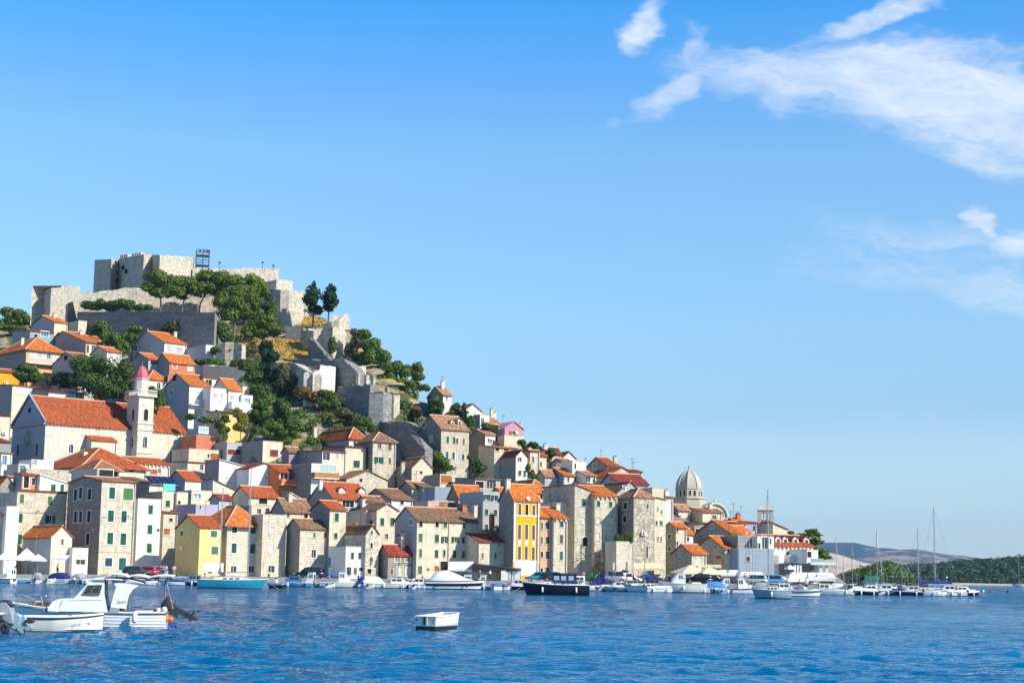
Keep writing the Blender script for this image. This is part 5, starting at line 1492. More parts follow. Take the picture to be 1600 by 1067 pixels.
# ------------------------------------------------------------------ right hillside
house('small skyline gable with dark red roof right of the garden trees', 845, 856, 876, 708, 740, 'g', 9, 'grey_light', 'tile_darkred', Y=312, wl='stone_grey_shade', chim=[(852, .8)])
house('lavender gabled house with tiled roof and slit windows', 848, 893, 900, 729, 770, 'g', 15, 'white', 'tile_mixed', wins=[(899, 728, 2, 7, 'd')], wl='lavender', Y=304, chim=[])
house('low bluish gable with orange roof and one green shutter', 850, 881, 894, 743, 785, 'g', 13, 'white', 'tile_orange', wins=[(888, 749, 2, 7, 'g')], wl='grey_blue', Y=299, chim=[])
house('bright white front with brown door and two green shutters', 893, 894.5, 916, 720, 775, 't', 0, 'white', wins=[(899, 728, 2, 8, 'd'), (899, 748, 2, 8, 'g'), (905, 752, 7, 10, 'b'), (911, 750, 2, 8, 'l')], Y=301, l=7)
house('small white house with open green shutters and pale roof', 914, 915.5, 931, 743, 785, 'g', 8, 'white', 'tile_pale', wins=[(919, 749, 3, 8, 'o'), (928, 751, 3, 7, 'g')], Y=298, l=7, chim=[])
house('white gable peeking over the skyline left of the dish', 876, 879, 900, 716, 740, 'f', 10, 'white', 'tile_pale', Y=312, l=7, over=.08, chim=[])
house('grey gable on the skyline with green window and dish', 915, 949, 958, 728, 775, 'g', 15, 'stone', 'tile_red', wins=[(929, 728, 6, 8, 'g')], wl='stone_grey_shade', Y=303, chim=[])
house('red roofed house right of the grey skyline gable', 942, 946, 966, 726, 770, 'g', 7, 'pinkish', 'tile_red', Y=308, l=7, chim=[(961, 1.0)])
house('large stone gable below the skyline roofs', 943, 944.5, 1000, 746, 795, 'f', 17, 'cream_stone', 'tile_red', Y=297, l=9, over=.1, chim=[])
house('house with broad dark red roof facing the water', 965, 967, 1013, 756, 810, 'g', 17, 'grey_light', 'tile_darkred', Y=290, l=8, chim=[])
house('skyline house with thin red roof behind the stone gable', 974, 977, 1003, 737, 780, 'g', 5, 'stone_light', 'tile_darkred', Y=304, l=6, chim=[])
house('weathered gable with brown roof behind the stone tower house', 955, 957, 1012, 777, 830, 'f', 25, 'grey_light', 'tile_brown', wins=[(975, 763, 4, 8, 'W')], Y=279, l=9, over=.15, chim=[(986, 1.4)])
house('small orange roofed bit of house left of the weathered gable', 923, 926, 944, 758, 800, 's', 5, 'cream', 'tile_red', Y=290, l=6, chim=[])
house('tan flat topped house with antenna at the right end of the skyline', 1006, 1019, 1037, 762, 820, 't', 0, 'cream', wl='cream', Y=284, l=9)
house('narrow pale house with chimney behind the tan flat topped house', 1034, 1036, 1044, 777, 840, 'g', 3, 'white_old', 'tile_red', Y=290, l=6, chim=[(1041, 1.0)])
# ------------------------------------------------------------------ upper left hillside
house('cream house with dark red roof left of the church front', -22, -2, 16, 649, 720, 's', 6, 'cream', 'tile_darkred', Y=322, l=9, chim=[])
house('small shaded house with dark red roof at the left edge', -24, -6, 17, 690, 740, 's', 16, 'grey', 'tile_darkred', wins=[], Y=304, l=9, chim=[])
house('weathered cream house with white blinds behind the church roof', -4, 18, 61, 602, 660, 's', 5, 'cream', 'tile_red', wins=[(33, 610, 18, 9, 'w'), (52, 611, 14, 9, 'w')], wl='grey', Y=338, l=8, chim=[])
house('white house with blue glass veranda behind the church roof', 60, 75, 132, 610, 655, 's', 7, 'white', 'tile_darkred', wins=[(93, 617, 18, 11, 'w'), (110, 619, 12, 12, 'C'), (123, 620, 12, 12, 'C')], wl='grey', Y=336, l=7, over=.7, chim=[])
house('bright orange walled house at the left edge', -40, -20, 31, 579, 620, 'g', 8, 'orange_deep', 'tile_red', Y=352, l=9, chim=[])
h93 = house('peach fronted house with bright orange roof at the left', -24, 40, 98, 544, 600, 'h', 22, 'peach', 'tile_orange', wins=[(51, 552, 7, 12, 'w'), (64, 554, 14, 11, 'w'), (76, 556, 6, 10, 'C'), (87, 558, 8, 9, 'w')], wl='grey', Y=360, over=.6, l=16, chim=[(34, 1.4), (48, 1.2)])
balcony(h93, 66, 569, 52, 1.2, .9, 'trim_white', 'bars')
h94 = house('large grey gable house with orange roof and cream loggia', 62, 133, 161, 534, 590, 'g', 25, 'cream', 'tile_orange', wins=[(137, 545, 4, 12, 'b'), (146, 546, 6, 13, 'G'), (155, 548, 5, 8, 'W')], wl='grey', Y=364, over=.5, chim=[(126, .9)])
house('low red roofed house behind the large grey gable', 95, 104, 166, 531, 570, 'g', 14, 'white', 'tile_red', wins=[(158, 536, 5, 6, 'w')], Y=374, l=9, chim=[(125, 1.0)])
house('small gabled house with orange roof and dormer under the turret', 47, 84, 106, 503, 545, 'g', 14, 'cream', 'tile_orange', wl='grey_light', Y=378, chim=[(84, 1.0)])
house('bluish balcony house below the turret', 30, 46, 84, 517, 560, 's', 6, 'grey_blue', 'tile_red', wins=[(70, 522, 12, 9, 'C'), (56, 526, 6, 8, 'd')], wl='lavender', Y=372, l=9, chim=[])
house('white garage house with short orange roof', 160, 166, 190, 549, 600, 'g', 10, 'white', 'tile_orange', wins=[(172, 557, 8, 12, 'w'), (184, 558, 9, 13, 'w')], wl='cream', Y=356, l=8, chim=[])
house('grey green gable with one dark window above the great tree', 82, 122, 150, 563, 610, 'g', 17, 'grey_light', 'tile_mixed', wins=[(103, 559, 6, 8, 'd')], wl='grey_light', Y=352, chim=[])
house('small pale cube beside the grey retaining wall', 118, 122, 136, 501, 530, 't', 0, 'cream', Y=390, l=5)
h100 = house('house with long grey gable and orange roof under the retaining wall', 201, 256, 292, 535, 590, 'g', 24, 'white', 'tile_orange', wins=[(211, 544, 8, 9, 'W'), (229, 517, 3, 5, 'd'), (266, 545, 12, 9, 'w'), (280, 547, 10, 8, 'w')], wl='grey_light', Y=362, chim=[(273, .9)])
house('small dark gable with orange roof left of the brick red house', 204, 231, 252, 561, 610, 'g', 12, 'grey_light', 'tile_orange', wins=[(242, 567, 14, 7, 'G')], wl='grey', Y=349, chim=[])
house('brick red house with white shuttered windows', 243, 264, 305, 566, 610, 'g', 16, 'brickred', 'tile_orange', wins=[(273, 571, 7, 9, 'w'), (297, 575, 7, 9, 'w')], wl='grey', Y=346, chim=[], trim='trim_white')
house('cream house with yellow shutters behind the bell tower', 228, 231, 259, 591, 640, 'h', 14, 'cream', 'tile_orange', wins=[(248, 603, 5, 10, 'G')], Y=335, l=8, chim=[])
h103 = house('big white house with blue grey gable and orange roof', 256, 295, 330, 602, 655, 'g', 22, 'white', 'tile_orange', wins=[(311, 618, 11, 13, 'w'), (309, 643, 9, 9, 'w'), (260, 592, 5, 9, 'd'), (273, 591, 6, 9, 'd'), (268, 615, 5, 11, 'C')], wl='grey_blue', Y=329, over=.3, chim=[])
balcony(h103, 309, 633, 24, 1.0, .9, 'metal', 'bars')
h103b = house('white middle part of the big white house with roof terrace', 326, 328.5, 356, 606, 655, 't', 0, 'white', wins=[(336, 618, 6, 8, 'w'), (346, 619, 6, 8, 'w'), (338, 644, 4, 8, 'd')], Y=328, l=8)
h103c = house('right wing of the big white house with orange roof and curved balcony', 354, 356.5, 378, 609, 655, 'g', 20, 'white', 'tile_orange', wins=[(361, 622, 7, 9, 'w')], Y=330, l=8, chim=[])
balcony(h103c, 367, 639, 34, 1.5, 1.3)
house('white terrace room at the right end of the big white house', 374, 377, 395, 617, 655, 't', 0, 'white', wins=[(386, 627, 9, 8, 'P')], Y=331, l=6)
house('recessed rooftop room with terrace on the big white house', 310, 318, 345, 590, 612, 's', 5, 'white', 'tile_red', wins=[(326, 598, 10, 9, 'G'), (339, 598, 4, 8, 'W')], Y=334, l=5, chim=[])
house('plain grey and white building with steel stairs', 278, 321, 333, 539, 580, 't', 0, 'white', wl='grey_light', Y=358, l=14)
house('ochre garden house under a dark awning roof', 340, 344, 387, 643, 690, 's', 3, 'yellow', 'tile_brown', wl='cream', Y=322, l=6, chim=[], over=.6)
house('crumbling salmon coloured ruin wall at the church end', 272, 276, 302, 650, 700, 'r', 9, 'pinkish', 'tile_pale', Y=352, l=4, chim=[], cap=False)
house('low brick shed with glass box right of the church', 302, 306, 338, 680, 720, 't', 0, 'brickred', wins=[(318, 672, 14, 10, 'P')], Y=318, l=6)
house('dark low roof left of the grey roofed house', 440, 451, 470, 706, 750, 'g', 8, 'grey', 'tile_brown', wl='grey', Y=305, chim=[])
house('grey stone garden house at the end of the second row', 425, 428, 452, 722, 780, 't', 0, 'stone_grey_shade', Y=306, l=6)
root, W_, L_, H_, C_, u_, v_, zb_ = hsol
for k in range(5):
 mb = MB()
 x0 = .1 + k * 1.05
 y0, y1 = -.5, 2.4
 kk = (16 * 284 / FPX) / L_
 mb.poly([(x0, y0, H_ + .35 + y0 * .35), (x0 + .95, y0, H_ + .35 + y0 * .35), (x0 + .95, y1, H_ + .35 + y1 * .55), (x0, y1, H_ + .35 + y1 * .55)])
 mb.poly([(x0, y0, H_ + .27 + y0 * .35), (x0, y1, H_ + .27 + y1 * .55), (x0 + .95, y1, H_ + .27 + y1 * .55), (x0 + .95, y0, H_ + .27 + y0 * .35)])
 for a_, b_ in (((x0, y0), (x0 + .95, y0)), ((x0 + .95, y0), (x0 + .95, y1)), ((x0, y1), (x0, y0))):
  za, zb2 = [H_ + .35 + p * (.35 if p < 0 else .55) for p in (a_[1], b_[1])]
  mb.poly([(a_[0], a_[1], za - .08), (b_[0], b_[1], zb2 - .08), (b_[0], b_[1], zb2), (a_[0], a_[1], za)], 1)
 mb.build('solar_panel', [MATS['solar'], MATS['metal']], root)
root, W_, L_, H_, C_, u_, v_, zb_ = htq
plain('turquoise', (.10, .55, .48), .7)
mb = MB(); mb.box(.1, -.1, H_ + .2, W_ - .1, -.04, H_ + 1.35)
for x in (.1, W_ - .16): mb.box(x, -.04, H_ - .05, x + .06, .02, H_ + 1.5)
mb.build('awning', MATS['turquoise'], root)
# ================================================================== fortress, walls, church, cathedral
def walls(label, name, pts, pybot, mat='fort', back=None, depth=3.0, cat='wall', group=None, top='stone_grey_shade', parent=None, zbot=None, thing=True, rough=0.0):
 """a closed block of masonry; pts = (photo x, distance, photo y of its top) along the seen faces, left to right"""
 if rough:
  rg = random.Random(int(pts[0][0] * 7)); q_ = []
  for (a0, b0, c0), (a1, b1, c1) in zip(pts, pts[1:]):
   n = max(1, int(max(abs(a1 - a0) * b0 / FPX, abs(b1 - b0)) / 1.1))
   for k in range(n):
    t0 = k / n; t1 = (k + .96) / n; j = rg.uniform(-rough, rough) * FPX / b0
    for t in (t0, t1): q_.append((a0 + (a1 - a0) * t, b0 + (b1 - b0) * t, c0 + (c1 - c0) * t + j * (1 if 0 < t < 1 else 0)))
  q_.append(pts[-1]); pts = q_
 P = [at(px, py, Y) for px, Y, py in pts]
 zb = min(at(px, pybot, Y).z for px, Y, _ in pts) - 9 if zbot is None else zbot
 fr = [(p.x, p.y) for p in P]; zt = [p.z for p in P]
 if back is None:
  bk = []
  for i in range(len(fr) - 1, -1, -1):
   j0, j1 = max(0, i - 1), min(len(fr) - 1, i + 1)
   d = Vector((fr[j1][0] - fr[j0][0], fr[j1][1] - fr[j0][1], 0)).normalized()
   bk.append((fr[i][0] - d.y * depth, fr[i][1] + d.x * depth))
  zb_ = zt[::-1]
 else:
  bk = [tuple(at(px, 500, Y).xy) for px, Y in back]
  zb_ = [zt[-1]] + [zt[0]] * (len(bk) - 1) if len(bk) > 1 else [zt[-1]]
 ox, oy = fr[0]
 mb = MB()
 allp = [(x - ox, y - oy) for x, y in fr + bk]; allz = [z - zb for z in zt + zb_]
 mb.prism(allp, 0, allz, 0)
 o = mb.build(name, MATS[mat], parent, (ox, oy, zb) if parent is None else (ox - parent.location.x, oy - parent.location.y, zb - parent.location.z))
 if thing: tag(o, label, cat, group)
 return o
fr_ = empty('fortress', at(225, 470, 396))
tag(fr_, 'pale stone hilltop fortress with angular bastions and long walls', 'fortress')
walls('', 'keep', [(148, 444, 406), (174, 428, 405), (186, 433, 404.5), (205, 420, 401), (208, 418.5, 400), (225, 410, 397.5), (238, 414, 398), (250, 407, 398.5), (303, 417, 402)], 470, 'fort', back=[(306, 462), (150, 474)], parent=fr_, thing=False)
for a_, b_ in (((190, 430), (202, 422)), ((209, 418), (223, 411))):
 for k in range(4):
  t = (k + .5) / 4
  px, Y = a_[0] + (b_[0] - a_[0]) * t, a_[1] + (b_[1] - a_[1]) * t + 1
  p = at(px, 402 - (px - 186) * .14, Y)
  mb = MB(); mb.box(-.7, -.5, -.6, .7, .6, .35)
  mb.build('crenel', MATS['fort'], fr_, p - fr_.location, math.radians(-60))
walls('', 'curtain_wall', [(301, 416, 420), (360, 419, 420), (434, 423, 419), (436, 433, 420)], 470, 'fort', depth=10, parent=fr_, thing=False)
walls('', 'turret', [(432, 411, 437), (447, 413, 437), (457, 416, 440), (458, 422, 441)], 470, 'fort', depth=6, parent=fr_, thing=False)
arc = [(408, 402, 452)] + [(408 + 34 + 34 * math.sin(t), 396 + 9 - 9 * math.cos(t), 453 + .9 * math.sin(t) * 2) for t in [-.9, -.5, -.1, .3, .7, 1.0, 1.3, 1.5]]
walls('', 'round_bastion', arc, 490, 'fort', depth=14, parent=fr_, thing=False)
walls('', 'outer_wall', [(124, 397, 456), (150, 398, 457), (172, 398.8, 455), (186, 399.3, 451.5), (198, 399.8, 450), (212, 400.3, 451), (228, 400.8, 454), (260, 402, 456), (330, 404, 457), (410, 405, 457)], 492, 'fort', depth=5, rough=.25, parent=fr_, thing=False)
walls('', 'square_turret', [(80, 397, 450), (96, 398.3, 449), (96.3, 398.3, 446.5), (107, 399, 446), (107.5, 399, 447), (125, 408, 448.5)], 500, 'fort', depth=9, parent=fr_, thing=False)
walls('dark grey retaining wall in shade below the umbrella pines', 'retaining_wall', [(121, 395, 487), (336, 366, 488)], 540, 'fort_shaded', back=[(352, 388), (340, 412), (130, 412)])
for (px, py, Y, n) in ((182, 438, 430.2, 1), (191, 418, 428, 1), (196, 424, 424.5, 1)):
 p = at(px, py, Y - 1.5); mb = MB(); mb.box(-.2, -.15, -.5, .2, .5, .5)
 mb.build('arrow_slit', MATS['dark'], fr_, p - fr_.location, math.radians(-60))
for (px, py, Y) in ((343, 411, 411), (410, 411, 413.5), (427, 416, 414)):
 p = at(px, 420, Y + 1); h_ = (420 - py) * Y / FPX
 mb = MB(); mb.tube((0, 0, -.4), (0, 0, h_), .07, .05, 6); mb.box(-.25, -.15, h_, .25, .2, h_ + .35)
 tag(mb.build('floodlight', MATS['metal_dark'], None, p), {343: 'small floodlight on a mast over the left of the long fortress wall', 410: 'small floodlight on a mast near the right end of the long wall', 427: 'short floodlight pole above the right corner of the long wall'}[px], 'floodlight', 'floodlights on the fortress')
p = at(316, 420, 418)
sc_ = empty('scaffold_tower', p, math.radians(15))
tag(sc_, 'steel scaffold tower with platforms and stage lights on the fortress', 'scaffold')
s_ = 418 / FPX
for (sx, sy) in ((-1, -1), (1, -1), (1, 1), (-1, 1)):
 mb = MB(); mb.tube((sx * 10 * s_, sy * 1.2, -1.5), (sx * 10 * s_, sy * 1.2, 30 * s_), .07, .07, 6)
 mb.build('post', MATS['metal_dark'], sc_)
for z in (4, 20):
 mb = MB(); mb.box(-10 * s_, -1.2, z * s_, 10 * s_, 1.2, z * s_ + .22); mb.build('platform', MATS['wood_dark'], sc_)
mb = MB()
for z in (8, 12, 16, 24, 28, 30): 
 for sy in (-1.2, 1.2): mb.tube((-10 * s_, sy, z * s_), (10 * s_, sy, z * s_), .045, .045, 5)
mb.tube((-10 * s_, -1.2, 4 * s_), (10 * s_, -1.2, 20 * s_), .045, .045, 5)
mb.tube((0, -1.2, -1), (0, -1.2, 24 * s_), .1, .1, 6)
mb.build('rail', MATS['metal_dark'], sc_)
for x in (-5, 1, 6, 9):
 mb = MB(); mb.box(x * s_ - .22, -1.5, 25 * s_, x * s_ + .22, -1.1, 25 * s_ + .6); mb.build('lamp', MATS['metal_dark'], sc_)
walls('ruined pale wall end standing on the cliff edge right of the conifers', 'ruined_wall', [(508, 378, 505), (518, 377, 504), (524, 377, 502), (530, 377, 500), (534, 377.5, 494), (538, 378, 491), (545, 380, 493), (547, 384, 496)], 530, 'fort', depth=3, rough=.3)
walls('low retaining wall under the dry grass terrace', 'terrace_wall', [(446, 385, 510), (478, 384, 512), (510, 380, 512)], 524, 'fort_shaded', depth=6, rough=.3)
walls('pale rough stone cliff wall below the ruined wall end', 'cliff_wall', [(470, 380, 514), (490, 374, 515), (505, 375, 513), (520, 372, 512), (532, 374, 514), (545, 377, 520), (549, 382, 530)], 570, 'stone_warm', depth=6, rough=.3)
walls('thin dark stair wall running down through the dry grass', 'stair_wall', [(482, 371, 528), (492, 367, 534), (502, 363, 546), (512, 359, 560), (524, 355, 572)], 590, 'fort_shaded', depth=.8, rough=.3)
walls('long dark wall with sloping top crossing the hillside', 'city_wall', [(458, 361, 561), (488, 356, 562), (521, 350, 562), (532, 348, 555), (545, 345.5, 568), (559, 343, 584)], 620, 'fort_shaded', depth=2.0, rough=.3)
walls('pale rounded wall behind the sloping dark wall', 'city_wall', [(547, 350, 571), (556, 349, 570), (566, 350, 571), (572, 352, 573)], 600, 'fort', depth=3, rough=.3)
walls('ruined wall with broken pale top above the scrub', 'ruined_wall', [(430, 352, 566), (455, 347, 567), (470, 342, 574), (480, 339, 580), (489, 336, 584), (492, 337, 582), (500, 339, 578)], 625, 'fort', depth=2.0, rough=.3)
walls('small white patched block with three holes on the ruined wall', 'ruined_wall', [(499, 340, 577), (501, 340, 572), (512, 342, 573), (524, 345, 573), (525, 349, 575)], 612, 'white_old', depth=3, rough=.3)
for k, x in enumerate((509, 514, 519)):
 pass
walls('broad dark wall stepping down toward the striped tower, upper step', 'city_wall', [(528, 340, 604), (557, 334, 601), (579, 329, 601)], 690, 'fort_shaded', depth=2.2, rough=.3)
walls('lower step of the broad dark wall beside the striped tower', 'city_wall', [(578, 329, 613), (599, 325, 614)], 690, 'fort_shaded', depth=2.2, rough=.3)
walls('pale lit wall tower with a dark slot', 'wall_tower', [(599, 325, 614), (610, 328.5, 616)], 668, 'fort', depth=3.0)
walls('right jamb of the pale lit wall tower', 'wall_tower', [(616, 330, 618), (625, 333, 617)], 668, 'fort', depth=3.0)
walls('low sill wall between the jambs of the pale tower', 'wall_tower', [(609.5, 330, 651), (616.5, 331.5, 651)], 668, 'fort', depth=2.0)
for i, (px, Y, pt, pb, wd) in enumerate(((559.5, 342, 583, 602, 3), (573, 338, 586, 601, 5), (583, 335, 588, 606, 3), (605, 330, 605, 618, 3))):
 p = at(px, pb, Y); h_ = (pb - pt) * Y / FPX; hw = wd * Y / FPX / 2
 mb = MB(); mb.box(-hw, -.5, -3, hw, .8, h_)
 tag(mb.build('merlon', MATS['fort'], None, p, math.radians(30)), ['pale merlon at the foot of the sloping dark wall', 'pale square merlon in the middle of the stepped walls', 'thin pale merlon above the lower wall step', 'small pale merlon on top of the lit wall tower'][i], 'merlon', 'merlons of the city walls')
walls('blue grey wall face at the foot of the striped tower', 'city_wall', [(584, 328, 664), (600, 321, 659), (622, 316, 660), (633, 313, 670), (645, 310, 682), (664, 306, 702)], 760, 'fort_shaded', depth=1.6, rough=.3)
walls('curving low wall right of the blue grey wall face', 'city_wall', [(630, 326, 659), (642, 322, 662), (655, 319, 669), (663, 317, 678), (666, 314, 692), (668, 312, 704)], 730, 'stone_grey_shade', depth=1.2, rough=.3)
walls('crumbling wall hump in the garden above the low houses', 'garden_wall', [(338, 357, 538), (352, 356, 534), (366, 356, 535), (378, 355, 540)], 560, 'stone_warm', depth=1.5, rough=.3)
walls('garden terrace wall with railing above the white house', 'garden_wall', [(318, 350, 570), (345, 346, 572), (380, 341, 577)], 600, 'cream', depth=1.2, rough=.3)
# ---- church -------------------------------------------------------------------------------------------------
chg = 'parish church with its tower'
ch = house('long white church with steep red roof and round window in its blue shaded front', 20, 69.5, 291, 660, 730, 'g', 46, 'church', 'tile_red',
   wins=[(111, 701, 7, 14, 'a'), (269, 716, 7, 24, 'a'), (165, 702, 4, 10, 'a'), (28, 703, 4, 20, 'ad'), (57.5, 702, 4, 20, 'ad')], wl='church_shaded', Y=306, over=.35, name='church', cat='church', group=None, chim=[], cornice=1)
root, W_, L_, H_, C_, u_, v_, zb_ = ch
yr = L_ / 2
def disc(parent, name, y, z, r, mat, x=-.05, t=.12, ring=None):
 mb = MB(); n = 28
 a = [(x, y + r * math.cos(2 * math.pi * k / n), z + r * math.sin(2 * math.pi * k / n)) for k in range(n)]
 b = [(x + t, q_[1], q_[2]) for q_ in a]
 mb.poly(a[::-1]); mb.grid([a, b], 0, True, False)
 o = mb.build(name, MATS[mat], parent)
 return o
rz_ = plane_x(C_, v_, 44, 687)[1] - zb_
ro_ = disc(root, 'round_window', yr, rz_, 1.85, 'church_shaded', -.10)
disc(root, 'round_window', yr, rz_, 1.5, 'stone_grey_shade', -.13, .05)
mb = MB()
for k in range(8): mb.tube((-.16, yr, rz_), (-.16, yr + 1.4 * math.cos(k * math.pi / 4), rz_ + 1.4 * math.sin(k * math.pi / 4)), .07, .07, 5)
mb.tube((-.17, yr, rz_), (-.1, yr, rz_), .4, .4, 14)
mb.build('tracery', MATS['church_shaded'], ro_)
rz2 = plane_x(C_, v_, 45, 641)[1] - zb_
disc(root, 'round_window', yr, rz2, .55, 'dark', -.06)
mb = MB()                                             # cornice over the facade and gable copings
mb.box(-.45, -.3, H_ - .35, -.004, L_ + .3, H_ - .02)
mb.build('cornice', MATS['church_shaded'], root)
mb = MB()
rise_ = 46 * 306 / FPX
for sg in (0, 1):
 y0, y1 = (-.3, yr) if sg == 0 else (L_ + .3, yr)
 mb.tube((-.2, y0, H_ + .25), (-.2, y1, H_ + rise_ + .3), .2, .2, 6)
mb.build('coping', MATS['church_shaded'], root)
s1, _ = plane_x(C_, u_, 128, 690); Pw = C_ + u_ * (s1 + 2.2)
hc = house('side chapel with small red roof against the nave of the white church', 128, 142, 183, 688, 730, 's', 13, 'church', 'tile_red', wins=[(183 - 1, 703, 2, 6, 'd')][:0], wl='grey_light', Y=Pw.y - 2.6, a=42, l=3.4, name='chapel', cat='chapel', group=None, chim=[], over=.2, cap=False)
s1, _ = plane_x(C_, u_, 203, 660); Pw = C_ + u_ * s1
ht = house('white bell tower with clock, balustrade and pink cupola', 199.5, 215, 241, 617, 730, 't', 0, 'church', wins=[(228, 648, 7, 18, 'ad'), (226.5, 691, 7, 18, 'aW'), (208, 648, 4, 18, 'ad'), (206.5, 691, 4, 18, 'aW')], Y=Pw.y - 1.6, a=39, name='bell_tower', cat='bell tower', group=None, chim=[])
root, W_, L_, H_, C_, u_, v_, zb_ = ht
sY = C_.y / FPX
for py in (661, 671, 707):
 z = plane_x(C_, u_, 220, py)[1] - zb_
 mb = MB(); mb.box(-.16, -.16, z - .12, W_ + .16, L_ + .16, z + .12); mb.build('string_course', MATS['trim'], root)
mb = MB(); mb.box(-.45, -.45, H_ - .2, W_ + .45, L_ + .45, H_ + .12); mb.build('gallery', MATS['trim'], root)
bal = MB()
for (x0, y0, x1, y1) in ((-.35, -.35, W_ + .35, -.35), (W_ + .35, -.35, W_ + .35, L_ + .35), (W_ + .35, L_ + .35, -.35, L_ + .35), (-.35, L_ + .35, -.35, -.35)):
 n = max(4, int(math.hypot(x1 - x0, y1 - y0) / .42))
 for k in range(n):
  t = k / n
  x, y = x0 + (x1 - x0) * t, y0 + (y1 - y0) * t
  m2 = MB(); m2.lathe([(.09, 0), (.05, .12), (.1, .35), (.05, .62), (.09, .8)], (x, y, H_ + .12), 6)
  m2.build('baluster', MATS['trim'], root)
 bal.tube((x0, y0, H_ + .98), (x1, y1, H_ + .98), .11, .11, 6)
bal.build('handrail', MATS['trim'], root)
cx, cy = W_ / 2, L_ / 2
rr = min(W_, L_) * .36
hl = 27 * sY
def ngon(cx, cy, r, n, ph=0): return [(cx + r * math.cos(2 * math.pi * k / n + ph), cy + r * math.sin(2 * math.pi * k / n + ph)) for k in range(n)]
mb = MB(); mb.prism(ngon(cx, cy, rr * 1.15, 8, math.pi / 8), H_ + .12, H_ + hl, 0); mb.build('lantern', MATS['church'], root)
mb = MB(); mb.prism(ngon(cx, cy, rr * 1.28, 8, math.pi / 8), H_ + hl, H_ + hl + .15, 0); mb.build('lantern_cornice', MATS['trim'], root)
mb = MB()
dh = 22 * sY
rows = []
for k in range(9):
 t = k / 8; r = rr * 1.18 * math.cos(t * math.pi / 2) ** .62 if t < 1 else .02
 rows.append([(x, y, H_ + hl + .15 + dh * t) for x, y in ngon(cx, cy, max(r, .02), 8, math.pi / 8)])
mb.grid(rows, 0, True, False)
mb.tube((cx, cy, H_ + hl + dh), (cx, cy, H_ + hl + dh + .9), .05, .04, 6); mb.lathe([(.01, -.14), (.14, 0), (.01, .14)], (cx, cy, H_ + hl + dh + .25), 8)
plain('cupola_pink', (.52, .10, .13), .6)
mb.build('cupola', MATS['cupola_pink'], root)
mb = MB(); p_ = [(.45 * math.cos(2 * math.pi * k / 20), .45 * math.sin(2 * math.pi * k / 20)) for k in range(20)]
czs, czz = plane_x(C_, u_, 228, 630); czz -= zb_
mb.poly([(czs + a * 1.3, -.06, czz + b * 1.3) for a, b in p_]); mb.build('clock', MATS['trim_white'], root)
mb = MB()
mb.box(czs - .03, -.09, czz, czs + .03, -.065, czz + .42); 
mb.poly([(czs, -.085, czz + .03), (czs - .03, -.085, czz), (czs + .26, -.085, czz - .2), (czs + .29, -.085, czz - .17)])
for k in range(12):
 a = k * math.pi / 6; x, z = czs + .5 * math.sin(a), czz + .5 * math.cos(a)
 mb.box(x - .03, -.08, z - .03, x + .03, -.062, z + .03)
mb.build('clock_hand', MATS['dark'], root)
# ---- cathedral ------------------------------------------------------------------------------------------------
Yc = 400.0; s = Yc / FPX
base = at(1077, 815, Yc)
ca = empty('cathedral', base, math.radians(22.5 + 8))
tag(ca, 'stone cathedral with ribbed octagonal dome and rounded vault roof', 'cathedral')
zz = lambda py: (815 - py) * s
plain('dome_tile', (.44, .41, .35), .7, var=.15, nscale=1.5, bm=.02)
mb = MB(); mb.prism(ngon(0, 0, 26.5 * s, 8), zz(830), zz(780), 0); mb.build('base', MATS['dome_stone'], ca)
mb = MB(); mb.prism(ngon(0, 0, 28 * s, 8), zz(780), zz(778.5), 0); mb.build('cornice', MATS['dome_stone'], ca)
mb = MB(); mb.prism(ngon(0, 0, 21.5 * s, 8), zz(778.5), zz(764.5), 0); mb.build('drum', MATS['dome_stone'], ca)
mb = MB(); mb.prism(ngon(0, 0, 22.4 * s, 8), zz(764.5), zz(763.3), 0); mb.build('drum_cornice', MATS['dome_stone'], ca)
R = 21.5 * s * math.cos(math.pi / 8)
for k in range(8):
 a = (k + .5) * math.pi / 4
 n = Vector((math.cos(a), math.sin(a), 0)); t = Vector((-n.y, n.x, 0))
 for sg in (-1, 1):
  c = n * (R + .03) + t * sg * 3.7 * s
  w2, h2 = 1.9 * s, 4.6 * s
  zc = zz(771.5)
  mb = MB()
  pts = [(-w2, -h2), (w2, -h2)] + [(w2 * math.cos(q_), h2 - w2 + w2 * math.sin(q_)) for q_ in [0, .5, 1, 1.57, 2.14, 2.64, 3.14]]
  mb.poly([c + t * x + Vector((0, 0, zc + z)) for x, z in pts]); mb.build('window', MATS['dark'], ca)
  fb = MB()
  for (q0, q1) in zip(pts, pts[1:] + pts[:1]):
   fb.tube(c + t * q0[0] + Vector((0, 0, zc + q0[1])), c + t * q1[0] + Vector((0, 0, zc + q1[1])), .07, .07, 4)
  fb.build('window_frame', MATS['dome_stone'], ca)
prof = [(20.5, 763.3), (20.3, 759), (19.2, 754), (17.2, 749), (14.3, 744.5), (10.6, 740.5), (6.4, 737), (2.5, 734.5)]
mb = MB(); mb.grid([[(x, y, zz(py)) for x, y in ngon(0, 0, r * s, 8)] for r, py in prof], 0, True, False)
dome = mb.build('dome', MATS['dome_tile'], ca)
for k in range(8):
 mb = MB(); a = k * math.pi / 4
 mb.path([(r * s * math.cos(a), r * s * math.sin(a), zz(py)) for r, py in prof], .14, 6); mb.build('rib', MATS['dome_stone'], dome)
mb = MB()
for j in range(1, 7):
 for k in range(8):
  pass
mb.lathe([(.4, 0), (.25, .4), (.3, .5), (.12, .7), (.35, 1.0), (.1, 1.3), (.04, 1.4), (.03, 2.0)], (0, 0, zz(735.5)), 10); mb.build('finial', MATS['dome_stone'], ca)
A = math.radians(20)
Cv = at(1097, 812, 394)
u_ = Vector((math.cos(A), math.sin(A), 0)); v_ = Vector((-math.sin(A), math.cos(A), 0))
